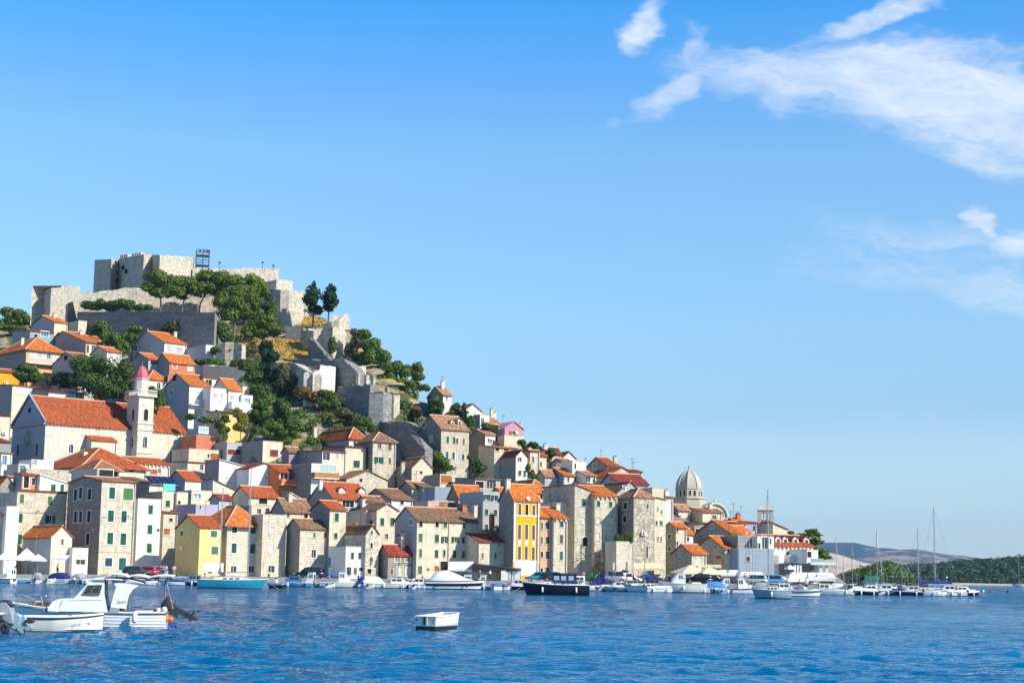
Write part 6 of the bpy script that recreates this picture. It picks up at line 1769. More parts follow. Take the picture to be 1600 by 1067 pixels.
va = empty('vault_helper', (0, 0, 0)); bpy.data.objects.remove(va)
def cw(p): return ca.matrix_basis.inverted() @ p
ca_m = Matrix.Translation(ca.location) @ Matrix.Rotation(ca.rotation_euler.z, 4, 'Z')
inv = ca_m.inverted()
Wv, _ = plane_x(Vector((Cv.x, Cv.y, 0)), u_, 1136, 800); Lv = 24.0
zs, ze_ = at(1097, 806, 394).z, at(1097, 830, 394).z
rz = at(1115, 787, 396).z - zs
mb = MB()
def V3(a, b, z): return inv @ (Vector((Cv.x, Cv.y, 0)) + u_ * a + v_ * b + Vector((0, 0, z)))
prof2 = [(Wv / 2 - Wv / 2 * math.cos(t), zs + rz * math.sin(t)) for t in np.linspace(0, math.pi, 17)]
mb.grid([[V3(x, 0.3, z) for x, z in prof2], [V3(x, Lv, z) for x, z in prof2]], 0, False, True); mb.build('vault_roof', MATS['dome_tile'], ca)
mb = MB()
for k in range(9):
 b = .5 + k * Lv / 9
 mb.path([V3(x, b, z + .1) for x, z in prof2], .12, 5)
mb.build('vault_rib', MATS['grey'], ca)
mb = MB(); mb.poly([V3(0, 0, ze_), V3(Wv, 0, ze_)] + [V3(x, 0, z) for x, z in prof2[::-1]]); 
mb.poly([V3(0, Lv, ze_), V3(0, 0, ze_), V3(0, 0, zs), V3(0, Lv, zs)]); mb.poly([V3(Wv, 0, ze_), V3(Wv, Lv, ze_), V3(Wv, Lv, zs), V3(Wv, 0, zs)])
mb.build('gable_wall', MATS['dome_stone'], ca)
mb = MB(); mb.path([V3(x, -.15, z) for x, z in prof2], .3, 6)
mb.tube(V3(Wv / 2, -.1, zs + rz), V3(Wv / 2, -.1, zs + rz + 1.6), .28, .05, 6); mb.build('gable_moulding', MATS['dome_stone'], ca)
mb = MB(); mb.path([V3(Wv / 2 - Wv * .36 * math.cos(t), -.08, zs + rz * .62 * math.sin(t)) for t in np.linspace(0, math.pi, 13)], .12, 5); mb.build('gable_arch', MATS['dome_stone'], ca)
# ---- open bell tower -------------------------------------------------------------------------------------------
Yt = 288.0; s = Yt / FPX
b_ = at(1184.5, 836, Yt)
bt = empty('bell_tower', b_, math.radians(-7))
tag(bt, 'square stone belfry with three open arches and pyramid roof', 'bell tower')
Wt = 23.5 * s; Dt = Wt * .9
z1, z2, z3 = (836 - 817) * s, (836 - 801) * s, (836 - 797.5) * s
mb = MB(); mb.prism([(0, 0), (Wt, 0), (Wt, Dt), (0, Dt)], -6, z1, 0); mb.build('base', MATS['dome_stone'], bt)
mb = MB(); mb.prism([(0, 0), (Wt, 0), (Wt, Dt), (0, Dt)], z2, z3, 0); mb.build('frieze', MATS['dome_stone'], bt)
pw = Wt * .22; n = 3; ow = (Wt - 2 * pw - 2 * Wt * .045) / 3
for (y0, y1) in ((0, Dt * .14), (Dt * .86, Dt)):
 mb = MB()
 mb.box(0, y0, z1, pw, y1, z2); mb.box(Wt - pw, y0, z1, Wt, y1, z2); mb.build('pier', MATS['dome_stone'], bt)
 for k in (1, 2):
  x = pw + k * ow + (k - .5) * Wt * .045
  mb = MB(); mb.tube((x, (y0 + y1) / 2, z1), (x, (y0 + y1) / 2, z2 - ow * .45), .09, .08, 8); mb.build('column', MATS['dome_stone'], bt)
 mb = MB()
 for k in range(3):
  xa = pw + k * (ow + Wt * .045); xc_ = xa + ow / 2; r = ow / 2; zc = z2 - r
  for i in range(8):
   t0, t1 = math.pi * i / 8, math.pi * (i + 1) / 8
   q0, q1 = (xc_ + r * math.cos(t0), zc + r * math.sin(t0)), (xc_ + r * math.cos(t1), zc + r * math.sin(t1))
   for y in (y0, y1): mb.poly([(q0[0], y, q0[1]), (q1[0], y, q1[1]), (q1[0], y, z2), (q0[0], y, z2)])
   mb.poly([(q0[0], y0, q0[1]), (q0[0], y1, q0[1]), (q1[0], y1, q1[1]), (q1[0], y0, q1[1])])
  if k < 2: mb.box(xa + ow, y0 + .001, zc - .1, xa + ow + Wt * .045, y1 - .001, z2)
 mb.build('arch', MATS['dome_stone'], bt)
for x0, x1 in ((0, Wt * .12), (Wt * .88, Wt)):
 mb = MB(); mb.box(x0, Dt * .14, z1, x1, Dt * .86, z2); mb.build('side_wall', MATS['dome_stone'], bt)
for k in range(3):
 xa = pw + k * (ow + Wt * .045); mb = MB(); mb.box(xa, Dt * .03, z1 + .003, xa + ow, Dt * .1, z1 + 4.5 * s); mb.build('red_panel', MATS['sh_maroon'], bt)
o = .12; e = [(-o, -o), (Wt + o, -o), (Wt + o, Dt + o), (-o, Dt + o)]
mb = MB(); mb.prism(e, z3, z3 + .12, 0); mb.build('cornice', MATS['dome_stone'], bt)
mb = MB(); ap = (Wt / 2, Dt / 2, z3 + 11.5 * s)
for i in range(4): mb.poly([(*e[i], z3 + .12), (*e[(i + 1) % 4], z3 + .12), ap])
mb.build('roof', MATS['dome_stone'], bt)
# ================================================================== boats
def hull_rows(L, B, H, rake=.35, sheer=.22, trans=.78, n=16, full=2.4, keel=-.25):
 rows = []
 for i in range(n + 1):
  t = i / n
  b = B / 2 * (trans + (1 - trans) * min(1, t / .4) ** .8) * max(0.0, 1 - max(0, (t - .35) / .65) ** full) ** .9
  b = max(b, .012)
  zd = H * (1 + sheer * (max(0, t - .2) / .8) ** 2 + .05 * (1 - t))
  fl = 1 - .30 * t ** 2           # narrower at the waterline toward the bow
  def P(y, z): 
   x = -L / 2 + L * t - rake * max(0, 1 - z / zd) * t ** 4
   return (x, y, z)
  half = [P(b, zd), P(b * .995, zd * .72), P(b * .98 * (fl * .5 + .5), zd * .38), P(b * .93 * fl, zd * .10), P(b * .86 * fl, -.05), P(0, keel)]
  rows.append(half + [(x, -y, z) for x, y, z in half[-2::-1]])
 return rows
def hull(root, L, B, H, mat, boot='antifoul', deck='paint_white', rub='trim_white', open_=False, stripe=None, **k):
 rows = hull_rows(L, B, H, **k)
 mats = [MATS[mat], MATS[boot], MATS[stripe or mat]]
 mb = MB()
 m = len(rows[0])
 def mf(i, j):
  jj = j if j < m // 2 else m - 2 - j
  return 1 if jj >= 3 else (2 if jj == 0 else 0)
 mb.grid(rows, 0, False, True, mf)
 mb.poly(rows[0], 0)
 h = mb.build('hull', mats, root)
 db = MB()
 zc = -.06 if not open_ else -H * .62
 for i in range(len(rows) - 1):
  a, b, c, d = rows[i][0], rows[i + 1][0], rows[i + 1][-1], rows[i][-1]
  s = .96 if not open_ else .86
  q = [(p[0], p[1] * s, p[2] + zc) for p in (a, b, c, d)]
  db.poly(q[::-1])
  if open_:
   db.poly([(a[0], a[1] * .93, a[2]), (b[0], b[1] * .93, b[2]), q[1], q[0]])
   db.poly([(d[0], d[1] * .93, d[2]), q[3], q[2], (c[0], c[1] * .93, c[2])])
 if open_: 
  a, d = rows[0][0], rows[0][-1]
  db.poly([(a[0] + .05, a[1] * .9, a[2]), (d[0] + .05, d[1] * .9, d[2]), (d[0] + .05, d[1] * .86, d[2] + zc), (a[0] + .05, a[1] * .86, a[2] + zc)])
 db.build('deck', MATS[deck], root)
 rb = MB()
 r_ = .028 + .004 * L
 for side in (0, -1):
  rb.path([r[side] for r in rows], r_, 6)
 rb.tube(rows[0][0], rows[0][-1], r_, r_, 6)
 rb.build('rubbing_strake', MATS[rub], root)
 return rows
def deck_z(H, t, sheer=.22): return H * (1 + sheer * (max(0, t - .2) / .8) ** 2 + .05 * (1 - t))
def outboard(root, x, y, z, s=1.0, mat='metal_dark', tilt=0.0, name='outboard_motor', lower='metal_dark'):
 """outboard hung on the transom at x (stern looks toward -x)"""
 o = empty(name, (x, y, z), 0, root)
 o.rotation_euler = (0, tilt, 0)
 mb = MB()
 rows = []
 for zz, a, b, dx in ((-.02, .13, .10, -.02), (.04, .19, .13, -.04), (.22, .21, .145, -.05), (.34, .18, .135, -.04), (.38, .13, .09, -.02)):
  sq = lambda v: math.copysign(abs(v) ** .55, v)
  rows.append([(-.14 + dx + a * sq(math.cos(2 * math.pi * (k + .5) / 12)), b * sq(math.sin(2 * math.pi * (k + .5) / 12)), zz) for k in range(12)])
 mb.grid([[tuple(v * s for v in p) for p in r] for r in rows], 0, True, True)
 mb.poly([tuple(v * s for v in p) for p in rows[-1]])
 mb.build('cowling', MATS[mat], o)
 lb = MB()
 lb.box(-.24 * s, -.045 * s, -.62 * s, -.08 * s, .045 * s, 0)
 lb.box(-.36 * s, -.11 * s, -.50 * s, -.06 * s, .11 * s, -.475 * s)
 lb.lathe([(.01, -.2), (.055, -.14), (.06, .05), (.03, .16)], (0, 0, 0), 8)
 n0 = len(lb.v) - 32
 for i in range(n0, len(lb.v)):
  px_, py_, pz_ = lb.v[i]; lb.v[i] = ((-.2 + pz_) * s, py_ * s, (-.63 + px_) * s)
 lb.poly([(-.10 * s, 0, -.66 * s), (-.26 * s, 0, -.66 * s), (-.22 * s, 0, -.84 * s), (-.14 * s, 0, -.80 * s)])
 for k in range(3):
  a = k * 2.094
  lb.poly([(-.42 * s, 0, -.63 * s), (-.40 * s, .12 * s * math.cos(a), (-.63 + .12 * math.sin(a)) * s), (-.46 * s, .13 * s * math.cos(a + .6), (-.63 + .13 * math.sin(a + .6)) * s)])
 lb.box(-.08 * s, -.1 * s, -.25 * s, .06 * s, .1 * s, .05 * s)
 lb.build('lower_unit', MATS[lower], o)
 return o
def loft_box(mb, secs, mat=0, smooth=False):
 """secs: list of (x, halfwidth_bottom, halfwidth_top, z0, z1) along the boat"""
 rows = [[(x, -wb, z0), (x, -wt, z1), (x, wt, z1), (x, wb, z0)] for x, wb, wt, z0, z1 in secs]
 mb.grid(rows, mat, True, smooth)
 mb.poly(rows[0][::-1], mat); mb.poly(rows[-1], mat)
BG = 'boats moored along the quay'
BN = [0]
def boat(label, kind, px, Y, L, head, hullc='paint_white', B=None, H=None, cover='canvas_blue', top='paint_white', mast=None, group=BG, motor=None, cat='boat', name='moored_boat', sailcov='canvas_blue', stripe=None, fenders=None, boot='antifoul', mx=.07):
 """head: degrees; 0 bow to the right, 180 bow to the left, 90 bow away, -90 bow toward the viewer"""
 BN[0] += 1
 rng = random.Random(BN[0])
 B = B or max(1.5, L * .36)
 H = H or max(.5, L * .115)
 p = at(px, 900, Y)
 root = empty(name, (p.x, Y, 0), math.radians(head))
 tag(root, label, cat, group)
 big = L > 7.5
 k = dict(rake=.12 * L * (.8 if kind == 'sail' else .6), sheer=.18 if kind == 'sail' else .28, trans=.62 if kind == 'sail' else .82, full=2.2 if kind == 'sail' else 2.6)
 hull(root, L, B, H, hullc, boot, 'paint_white' if kind != 'open' else 'paint_cream', 'trim_white' if hullc != 'paint_white' else ('metal_dark' if rng.random() < .4 else 'canvas_blue'), open_=(kind == 'open'), stripe=stripe, **k)
 zd = H * .97
 def part(nm, mat, f):
  mb = MB(); f(mb); return mb.build(nm, MATS[mat] if isinstance(mat, str) else mat, root)
 if kind in ('cabin', 'pilot', 'cruiser'):
  x0, x1 = (-.12 * L, .30 * L) if kind != 'pilot' else (-.05 * L, .22 * L)
  ch = {'cabin': .95, 'pilot': 1.5, 'cruiser': .8}[kind]
  w0 = B * .36
  part('foredeck', 'paint_white', lambda m: loft_box(m, [(x1 - .1 * L, w0, w0 * .9, zd - .1, zd + .32), (x1 + .06 * L, w0 * .85, w0 * .7, zd - .05, zd + .25), (.43 * L, w0 * .3, w0 * .2, zd, zd + .08)], 0))
  cb = part('cabin', top, lambda m: loft_box(m, [(x0, w0, w0 * .92, zd - .1, zd + ch), (x1 - .11 * L, w0, w0 * .88, zd - .1, zd + ch), (x1, w0 * .95, w0 * .8, zd - .1, zd + ch * .42)], 0))
  def wins(m):
   n = 3 if L > 5.5 else 2
   xs0, xs1 = x0 + .06, x1 - .13 * L
   for s in (-1, 1):
    for i in range(n):
     a, b = xs0 + (xs1 - xs0) * i / n + .05, xs0 + (xs1 - xs0) * (i + 1) / n - .05
     z0, z1 = zd + ch * .5, zd + ch * .86
     f = lambda z: s * (w0 + (w0 * .90 - w0) * (z - zd + .1) / (ch + .1) + .012)
     q_ = [(a, f(z0), z0), (b, f(z0), z0), (b, f(z1), z1), (a, f(z1), z1)]
     m.poly(q_ if s < 0 else q_[::-1])
   xa, za, xb, zb2 = x1 - .11 * L, zd + ch, x1, zd + ch * .42
   u0, u1 = .15, .85
   q_ = []
   for (u, yy) in ((u1, -1), (u1, 1), (u0, 1), (u0, -1)):
    q_.append((xa + (xb - xa) * u + .02, yy * w0 * .74, za + (zb2 - za) * u + .02))
   m.poly(q_)
   m.poly([(x0 - .012, -w0 * .7, zd + .1), (x0 - .012, -w0 * .7, zd + ch * .85), (x0 - .012, w0 * .7, zd + ch * .85), (x0 - .012, w0 * .7, zd + .1)])
  mb = MB(); wins(mb); mb.build('window', MATS['glass_boat'], cb)
  mb = MB(); mb.box(x0 - .25 * L * (kind == 'cabin'), -w0 * .96, zd + ch, x1 - .09 * L, w0 * .96, zd + ch + .06); mb.build('cabin_roof', MATS[top], cb)
 if kind == 'canopy':
  w0 = B * .44; x0, x1 = -.42 * L, .12 * L; ch = 1.0
  secs = []
  def f(m):
   rows = []
   for x, h, wd in ((x0, .75, .9), (x0 + .1 * L, 1.05, 1), (x1 - .1 * L, 1.1, 1), (x1, .75, .92), (x1 + .12 * L, .12, .8)):
    rows.append([(x, -w0 * wd * math.cos(t) * (1.0), zd - .05 + h * math.sin(t) ** .7) for t in np.linspace(0, math.pi, 9)])
   m.grid(rows, 0, False, True); m.poly(rows[0][::-1])
  part('canopy', cover, f)
  part('foredeck', 'paint_white', lambda m: loft_box(m, [(x1 + .05 * L, B * .4, B * .36, zd - .1, zd + .25), (.42 * L, B * .1, B * .06, zd - .05, zd + .06)], 0))
  part('windscreen', 'glass_boat', lambda m: m.poly([(x1 + .09 * L, -w0 * .7, zd + .32), (x1 + .09 * L, w0 * .7, zd + .32), (x1 + .01 * L, w0 * .6, zd + .78), (x1 + .01 * L, -w0 * .6, zd + .78)]))
 if kind == 'cover':       # tarpaulin tied over the whole boat
  rows_ = hull_rows(L, B, H, **k)
  def f(m):
   R = []
   for i, r in enumerate(rows_):
    a, b = r[0], r[-1]; t = i / (len(rows_) - 1)
    hgt = .45 * math.sin(math.pi * (.15 + .8 * t)) ** .6 + .05 * math.sin(i * 2.1)
    R.append([(a[0], a[1] * 1.04 * math.cos(q_), a[2] - .08 + (hgt if abs(math.cos(q_)) < .98 else 0) * math.sin(q_) + .02) for q_ in np.linspace(0, math.pi, 9)])
   m.grid(R, 0, False, True); m.poly(R[0])
  part('tarpaulin', cover, f)
 if kind == 'open':
  for x in (-.28 * L, .02 * L, .26 * L):
   part('thwart', 'wood', lambda m: m.box(x - .11, -B * .40 * (1 if x < .2 * L else .7), zd * .72, x + .11, B * .40 * (1 if x < .2 * L else .7), zd * .72 + .04))
 if kind == 'rib':
  rows_ = hull_rows(L, B, H, **k)
  def f(m):
   for sd in (0, -1): m.path([Vector(r[sd]) * 1.0 for r in rows_], .20, 9)
  part('inflatable_tube', 'paint_silver', f)
  part('console', 'paint_white', lambda m: loft_box(m, [(-.02 * L, .3, .25, zd - .1, zd + .65), (.08 * L, .3, .22, zd - .1, zd + .45)], 0))
  part('windscreen', 'glass_boat', lambda m: m.box(-.01 * L, -.24, zd + .65, .01 * L, .24, zd + .9))
  part('roll_bar', 'metal', lambda m: m.path([(-.4 * L, -B * .36, zd), (-.42 * L, -B * .3, zd + 1.1), (-.42 * L, B * .3, zd + 1.1), (-.4 * L, B * .36, zd)], .03))
 if kind == 'sail':
  w0 = B * .28
  cb = part('coachroof', 'paint_white', lambda m: loft_box(m, [(-.18 * L, w0, w0 * .86, zd - .05, zd + .42), (.12 * L, w0 * .95, w0 * .8, zd - .05, zd + .40), (.30 * L, w0 * .5, w0 * .35, zd - .02, zd + .12)], 0))
  mb = MB()
  for s in (-1, 1):
   for i in range(3):
    a = -.14 * L + i * .09 * L
    q_ = [(a, s * (w0 * .95 + .01), zd + .14), (a + .06 * L, s * (w0 * .95 + .01), zd + .14), (a + .06 * L, s * (w0 * .89 + .01), zd + .31), (a, s * (w0 * .89 + .01), zd + .31)]
    mb.poly(q_ if s < 0 else q_[::-1])
  mb.build('window', MATS['glass_boat'], cb)
  mh = mast or L * 1.25
  xm = mx * L
  mt = part('mast', 'metal', lambda m: (m.tube((xm, 0, zd), (xm, 0, zd + mh), .0066 * mh, .005 * mh, 8), m.tube((xm, -B * .35, zd + mh * .55), (xm, B * .35, zd + mh * .55), .025, .025, 5), m.box(xm - .12, -.03, zd + mh, xm + .12, .03, zd + mh + .06)))
  part('boom', 'metal', lambda m: m.tube((xm, 0, zd + 1.0), (xm - .42 * L, 0, zd + .95), .05, .05, 6))
  if sailcov:
   def f(m):
    R = []
    for t in np.linspace(0, 1, 7):
     r = .20 * (1 - .45 * t); x = xm - .05 - .38 * L * t
     R.append([(x, r * .6 * math.cos(a), zd + 1.12 + (0.55 * (1 - t) ** 3) * (math.sin(a) > .3) + r * math.sin(a) + .02 * math.sin(t * 20)) for a in np.linspace(0, 2 * math.pi, 9)[:-1]])
    m.grid(R, 0, True, True); m.poly(R[0]); m.poly(R[-1][::-1])
   part('sail_cover', sailcov, f)
  def rig(m):
   top = (xm, 0, zd + mh * .98)
   for e in ((.5 * L, 0, H * 1.15), (-.48 * L, 0, H)): m.tube(top, e, .014, .014, 4)
   for s in (-1, 1):
    m.tube(top, (xm, s * B * .35, zd + mh * .55), .011, .011, 4); m.tube((xm, s * B * .35, zd + mh * .55), (xm - .1, s * B * .46, zd), .011, .011, 4)
  part('rigging', 'metal', rig)
  def pul(m):
   for e, w_ in ((.44, .2), (-.47, .75)):
    pts = [(e * L, -B * .5 * w_, zd), (e * L, -B * .5 * w_, zd + .55), (e * L + (.05 * L if e > 0 else -.0), 0, zd + .6), (e * L, B * .5 * w_, zd + .55), (e * L, B * .5 * w_, zd)]
    m.path(pts, .018, 5)
  part('guard_rail', 'metal', pul)
 if kind in ('cabin', 'pilot', 'canopy', 'cruiser') :
  def f(m):
   pts = [(.22 * L, -B * .40, zd), (.24 * L, -B * .38, zd + .38), (.44 * L, -B * .1, zd + .48), (.48 * L, 0, zd + .5), (.44 * L, B * .1, zd + .48), (.24 * L, B * .38, zd + .38), (.22 * L, B * .40, zd)]
   m.path(pts, .016, 5)
   for x, y in ((.34, .25), (.34, -.25), (.44, .1), (.44, -.1)): m.tube((x * L, y * B, zd), (x * L, y * B, zd + .44), .014, .014, 4)
  part('bow_rail', 'metal', f)
 if motor is None: motor = kind in ('open', 'canopy', 'cabin', 'rib') 
 if motor: outboard(root, -L / 2 - .02, 0, H * 1.0, max(.8, min(1.3, L / 5)), rng.choice(['metal_dark', 'paint_white', 'metal_dark', 'canvas_grey']), 0 if rng.random() < .5 else -.9)
 nf = fenders if fenders is not None else rng.choice([0, 1, 2])
 for i in range(nf):
  x = -L * .3 + L * .5 * i / max(1, nf - 1) if nf > 1 else 0
  for s in (-1, 1):
   mb = MB(); mb.lathe([(.02, -.3), (.10, -.24), (.11, 0), (.10, .24), (.02, .3)], (x, s * (B * .5 + .06), H * .55), 8)
   mb.build('fender', MATS[rng.choice(['paint_white', 'paint_white', 'canvas_navy'])], root)
 mb = MB(); mb.tube((L * .47, 0, zd), (L * .47 + 1.6, .2, -.05), .018, .018, 4)
 mb.build('mooring_line', MATS['rope'], root)
 return root
# --- moored along the quay, from the left
boat('sky blue hulled wooden boat with white cabin at the left edge', 'pilot', 22, 240, 4.6, 200, 'paint_skyblue', fenders=1)
boat('grey boat with black sprayhood and big windscreen, second from the left edge', 'canopy', 60, 239, 4.4, 95, 'paint_white', cover='canvas_grey')
boat('boat with navy blue full canvas and twin white outboards', 'canopy', 95, 238.5, 4.8, 88, 'paint_greyblue', cover='canvas_navy', B=3.2)
boat('boat with grey canvas cover carrying a white tender', 'canopy', 128, 239.5, 4.6, 80, 'paint_greyblue', cover='canvas_grey')
boat('small white tender slung at the stern of the grey canvas boat', 'open', 141, 237, 2.2, 20, 'paint_white', motor=False, H=.8, group=None, name='tender')
boat('low white boat with blue tarpaulin before the yellow house', 'cover', 292, 240, 5.2, 175, 'paint_white', cover='canvas_sky')
boat('small white open boat with people left of the blue sailboat', 'open', 272, 238, 4.0, 185, 'paint_white')
boat('navy hulled small boat bow on beside the blue sailboat', 'cabin', 306, 235, 4.2, 150, 'paint_navy')
boat('turquoise hulled sailboat with tall white mast anchored off the white stone house', 'sail', 365, 203, 8.4, 0, 'paint_blue', B=2.6, H=.98, mast=13.4, mx=.2, sailcov=None, boot='antifoul_red', group=None, cat='sailboat', name='sailboat', fenders=0)
boat('slim sailboat mast rising left of the turquoise sailboat, hull hidden behind it', 'sail', 343, 236, 7.0, 95, 'paint_white', mast=13.0, sailcov='canvas_blue', cat='sailboat', name='sailboat')
boat('small black inflatable tender with tilted outboard right of the turquoise sailboat', 'rib', 432, 213, 2.4, 160, 'paint_black', group=None, name='tender')
boat('pale blue cabin boat with dark roof below the brown tiled house', 'cabin', 463, 238, 4.8, 175, 'paint_skyblue', top='canvas_sky', fenders=2)
boat('white and grey pilot boat with open back and blue fenders', 'pilot', 489, 239, 4.6, 170, 'paint_greyblue', top='paint_white', fenders=2)
boat('pale green hulled cabin boat with row of side windows', 'pilot', 533, 238, 5.8, 3, 'paint_cream', top='paint_white')
boat('boat with bright blue open canopy and black outboard', 'canopy', 566, 239, 4.6, 100, 'paint_white', cover='canvas_blue')
boat('boat under a smooth white canvas cover right of the blue canopy', 'canopy', 590, 238, 5.0, 10, 'paint_white', cover='canvas_white')
boat('small white cabin cruiser with blue windscreen and two blue buoys', 'cruiser', 618, 238, 5.4, 4, 'paint_cream')
boat('small white boat with long foredeck beside the tall white outboard', 'cruiser', 641, 239, 4.6, 170, 'paint_white')
boat('white boat with tall white cowled outboard in the middle of the row', 'open', 646, 236.5, 3.6, 95, 'paint_white')
boat('cream small cabin boat left of the sleek motor cruiser', 'cabin', 657, 240, 4.4, 175, 'paint_cream')
cr = boat('sleek white motor cruiser with black waterline band and covered cockpit', 'none', 711, 234, 8.2, 2, 'paint_white', B=2.7, H=1.05, stripe='paint_white', boot='paint_black', motor=False, group=None, name='motor_cruiser', fenders=2)
mb = MB()
R = []
for x, h, wd in ((-3.6, .25, .8), (-3.0, 1.1, .95), (-2.2, 1.55, .95), (-1.2, 1.65, .9), (0, 1.25, .85), (1.4, .65, .7), (3.0, .22, .4), (3.9, .02, .1)):
 R.append([(x, -1.2 * wd * math.cos(t), .98 + h * math.sin(t) ** .8) for t in np.linspace(0, math.pi, 11)])
mb.grid(R, 0, False, True); mb.poly(R[0][::-1]); mb.build('cockpit_cover', MATS['canvas_white'], cr)
mb = MB()
for s in (-1, 1):
 rr = hull_rows(8.2, 2.7, 1.05, rake=.59, sheer=.28, trans=.82, full=2.6)
 for a, b in zip(rr, rr[1:]):
  A1, A2, B1, B2 = a[1], a[2], b[1], b[2]
  f = lambda p: (p[0], s * (p[1] + .015), p[2])
  q_ = [f(A1), f(B1), f(B2), f(A2)]; mb.poly(q_ if s < 0 else q_[::-1])
mb.build('black_band', MATS['paint_black'], cr)
boat('small white boat with square blue framed windscreen below the white awning', 'pilot', 731, 240, 4.2, 85, 'paint_white')
boat('light blue boat with round white wheelhouse before the kiosk', 'pilot', 757, 239, 4.4, 175, 'paint_skyblue')
boat('white workboat with blue sheet before the kiosk', 'cover', 775, 238, 3.8, 100, 'paint_white', cover='canvas_sky')
boat('white dinghy with black outboard before the kiosk', 'open', 790, 238.5, 3.4, 80, 'paint_white')
boat('navy small boat below the yellow palazzo', 'cabin', 812, 239.5, 4.2, 175, 'paint_navy')
dy_ = boat('black hulled motor yacht with navy wheelhouse canopy lying off the stone house', 'none', 868, 180, 7.2, 181, 'paint_navy', B=2.4, H=1.05, motor=False, stripe='paint_navy', group=None, name='yacht', fenders=2, boot='paint_black')
def dp(nm, mat, f):
 mb = MB(); f(mb); return mb.build(nm, MATS[mat], dy_)
dp('coachroof', 'paint_white', lambda m: loft_box(m, [(-1.2, .85, .75, .95, 1.45), (1.2, .8, .7, 1.0, 1.42), (2.6, .35, .25, 1.1, 1.25)], 0))
dp('porthole', 'glass_boat', lambda m: [m.box(x, s * .83 - .02, 1.14, x + .28, s * .83 + .02, 1.28) for x in (-.9, -.1, .7) for s in (-1, 1)])
dp('wheelhouse', 'canvas_navy', lambda m: loft_box(m, [(-2.2, .9, .85, 1.2, 2.25), (.3, .85, .8, 1.4, 2.3)], 0))
dp('wheelhouse_window', 'glass_pale', lambda m: [m.box(x, s * .89 - .02, 1.6, x + .55, s * .89 + .02, 2.05) for x in (-1.9, -1.1, -.35) for s in (-1, 1)])
dp('roof', 'canvas_navy', lambda m: m.box(-2.4, -.95, 2.31, .55, .95, 2.37))
dp('mast', 'metal', lambda m: (m.tube((-2.2, 0, 1.3), (-2.2, 0, 4.6), .05, .04, 6), m.tube((-2.2, -.5, 3.6), (-2.2, .5, 3.6), .025, .025, 5), m.tube((.3, 0, 2.35), (.3, 0, 3.2), .03, .03, 5), m.lathe([(.02, 0), (.2, .05), (.18, .18), (.02, .24)], (.3, 0, 3.2), 10)))
dp('guard_rail', 'metal', lambda m: (m.path([(3.4, 0, 1.75), (2.4, -.6, 1.7), (.8, -1.05, 1.55), (-3.2, -1.0, 1.5)], .015, 4), m.path([(3.4, 0, 1.75), (2.4, .6, 1.7), (.8, 1.05, 1.55), (-3.2, 1.0, 1.5)], .015, 4), [m.tube((x, s * 1.0, 1.0), (x, s * 1.02, 1.52), .014, .014, 4) for x in (-3, -2, -1, 0, 1) for s in (-1, 1)]))
dp('transom', 'paint_white', lambda m: m.poly([(-3.62, -.95, 1.08), (-3.62, .95, 1.08), (-3.60, .75, .1), (-3.60, -.75, .1)]))
fb = boat('old fishing boat with crossed derrick poles and blue nets on the quay side', 'none', 925, 241, 6.5, 5, 'paint_white', B=2.4, H=.8, motor=False, name='fishing_boat', cat='fishing boat')
def fp(nm, mat, f):
 mb = MB(); f(mb); return mb.build(nm, MATS[mat], fb)
fp('mast', 'metal_dark', lambda m: (m.tube((-1.6, 0, .6), (-1.6, 0, 6.8), .07, .05, 6), m.tube((-1.6, 0, 5.6), (1.9, .3, 1.0), .06, .05, 6), m.tube((-3.0, 0, 3.9), (1.6, -.3, 5.9), .05, .05, 6), m.tube((1.6, 0, .6), (1.8, 0, 5.2), .06, .05, 6)))
fp('rigging', 'metal_dark', lambda m: [m.tube((-1.6, 0, 6.6), (x, y, .8), .015, .015, 4) for x, y in ((-3.2, 0), (-2.4, .9), (3.2, 0), (0, -.9), (1.8, .8))])
fp('wheelhouse', 'paint_white', lambda m: loft_box(m, [(-2.6, .8, .75, .7, 2.1), (-1.1, .8, .7, .7, 2.1)], 0))
fp('window', 'glass_boat', lambda m: [m.box(x, s * .79 - .02, 1.4, x + .45, s * .79 + .02, 1.9) for x in (-2.4, -1.8) for s in (-1, 1)])
link('net_pile', leaf_mesh('net_pile', [(.3, 0, 1.1), (1.2, .1, 1.5), (1.6, 0, 2.2), (2.2, 0, 1.2)], [(.8, .7, .6), (.6, .5, .8), (.4, .4, .9), (.7, .6, .6)], 900, .22, 'canvas_blue', 5), fb)
link('green_net', leaf_mesh('green_net', [(-.3, .3, 2.2), (.3, .2, 1.9)], [(.7, .4, .6), (.6, .4, .5)], 500, .22, 'paint_green', 6), fb)
boat('white fast boat with tall windscreen behind the black yacht', 'cruiser', 972, 235, 5.0, 178, 'paint_greyblue')
boat('small white open dinghy right of the black yacht stern', 'open', 955, 237, 3.8, 5, 'paint_white')
boat('white sailboat with blue sail cover stern on in the right hand row', 'sail', 1012, 233, 6.6, 172, 'paint_white', mast=9.0, sailcov='canvas_blue', cat='sailboat', name='sailboat')
boat('slender masted sailboat tucked behind, with no sail cover', 'sail', 990, 241, 6.0, 95, 'paint_white', mast=7.2, sailcov='canvas_blue', cat='sailboat', name='sailboat')
boat('small white boat wedged before the big cabin boat', 'cover', 1032, 231, 4.0, 10, 'paint_white', cover='canvas_white')
boat('large cream cabin boat with tall wheelhouse and roof light box', 'pilot', 1066, 232, 6.6, 182, 'paint_cream', top='paint_white', H=1.15, B=2.6, fenders=1)
boat('boat with blue tarpaulin left of the small pilot boats', 'canopy', 1108, 234, 5.2, 178, 'paint_skyblue', cover='canvas_sky')
boat('boat with cream canvas cover before the awnings', 'cover', 1122, 237, 4.2, 95, 'paint_skyblue', cover='canvas_white')
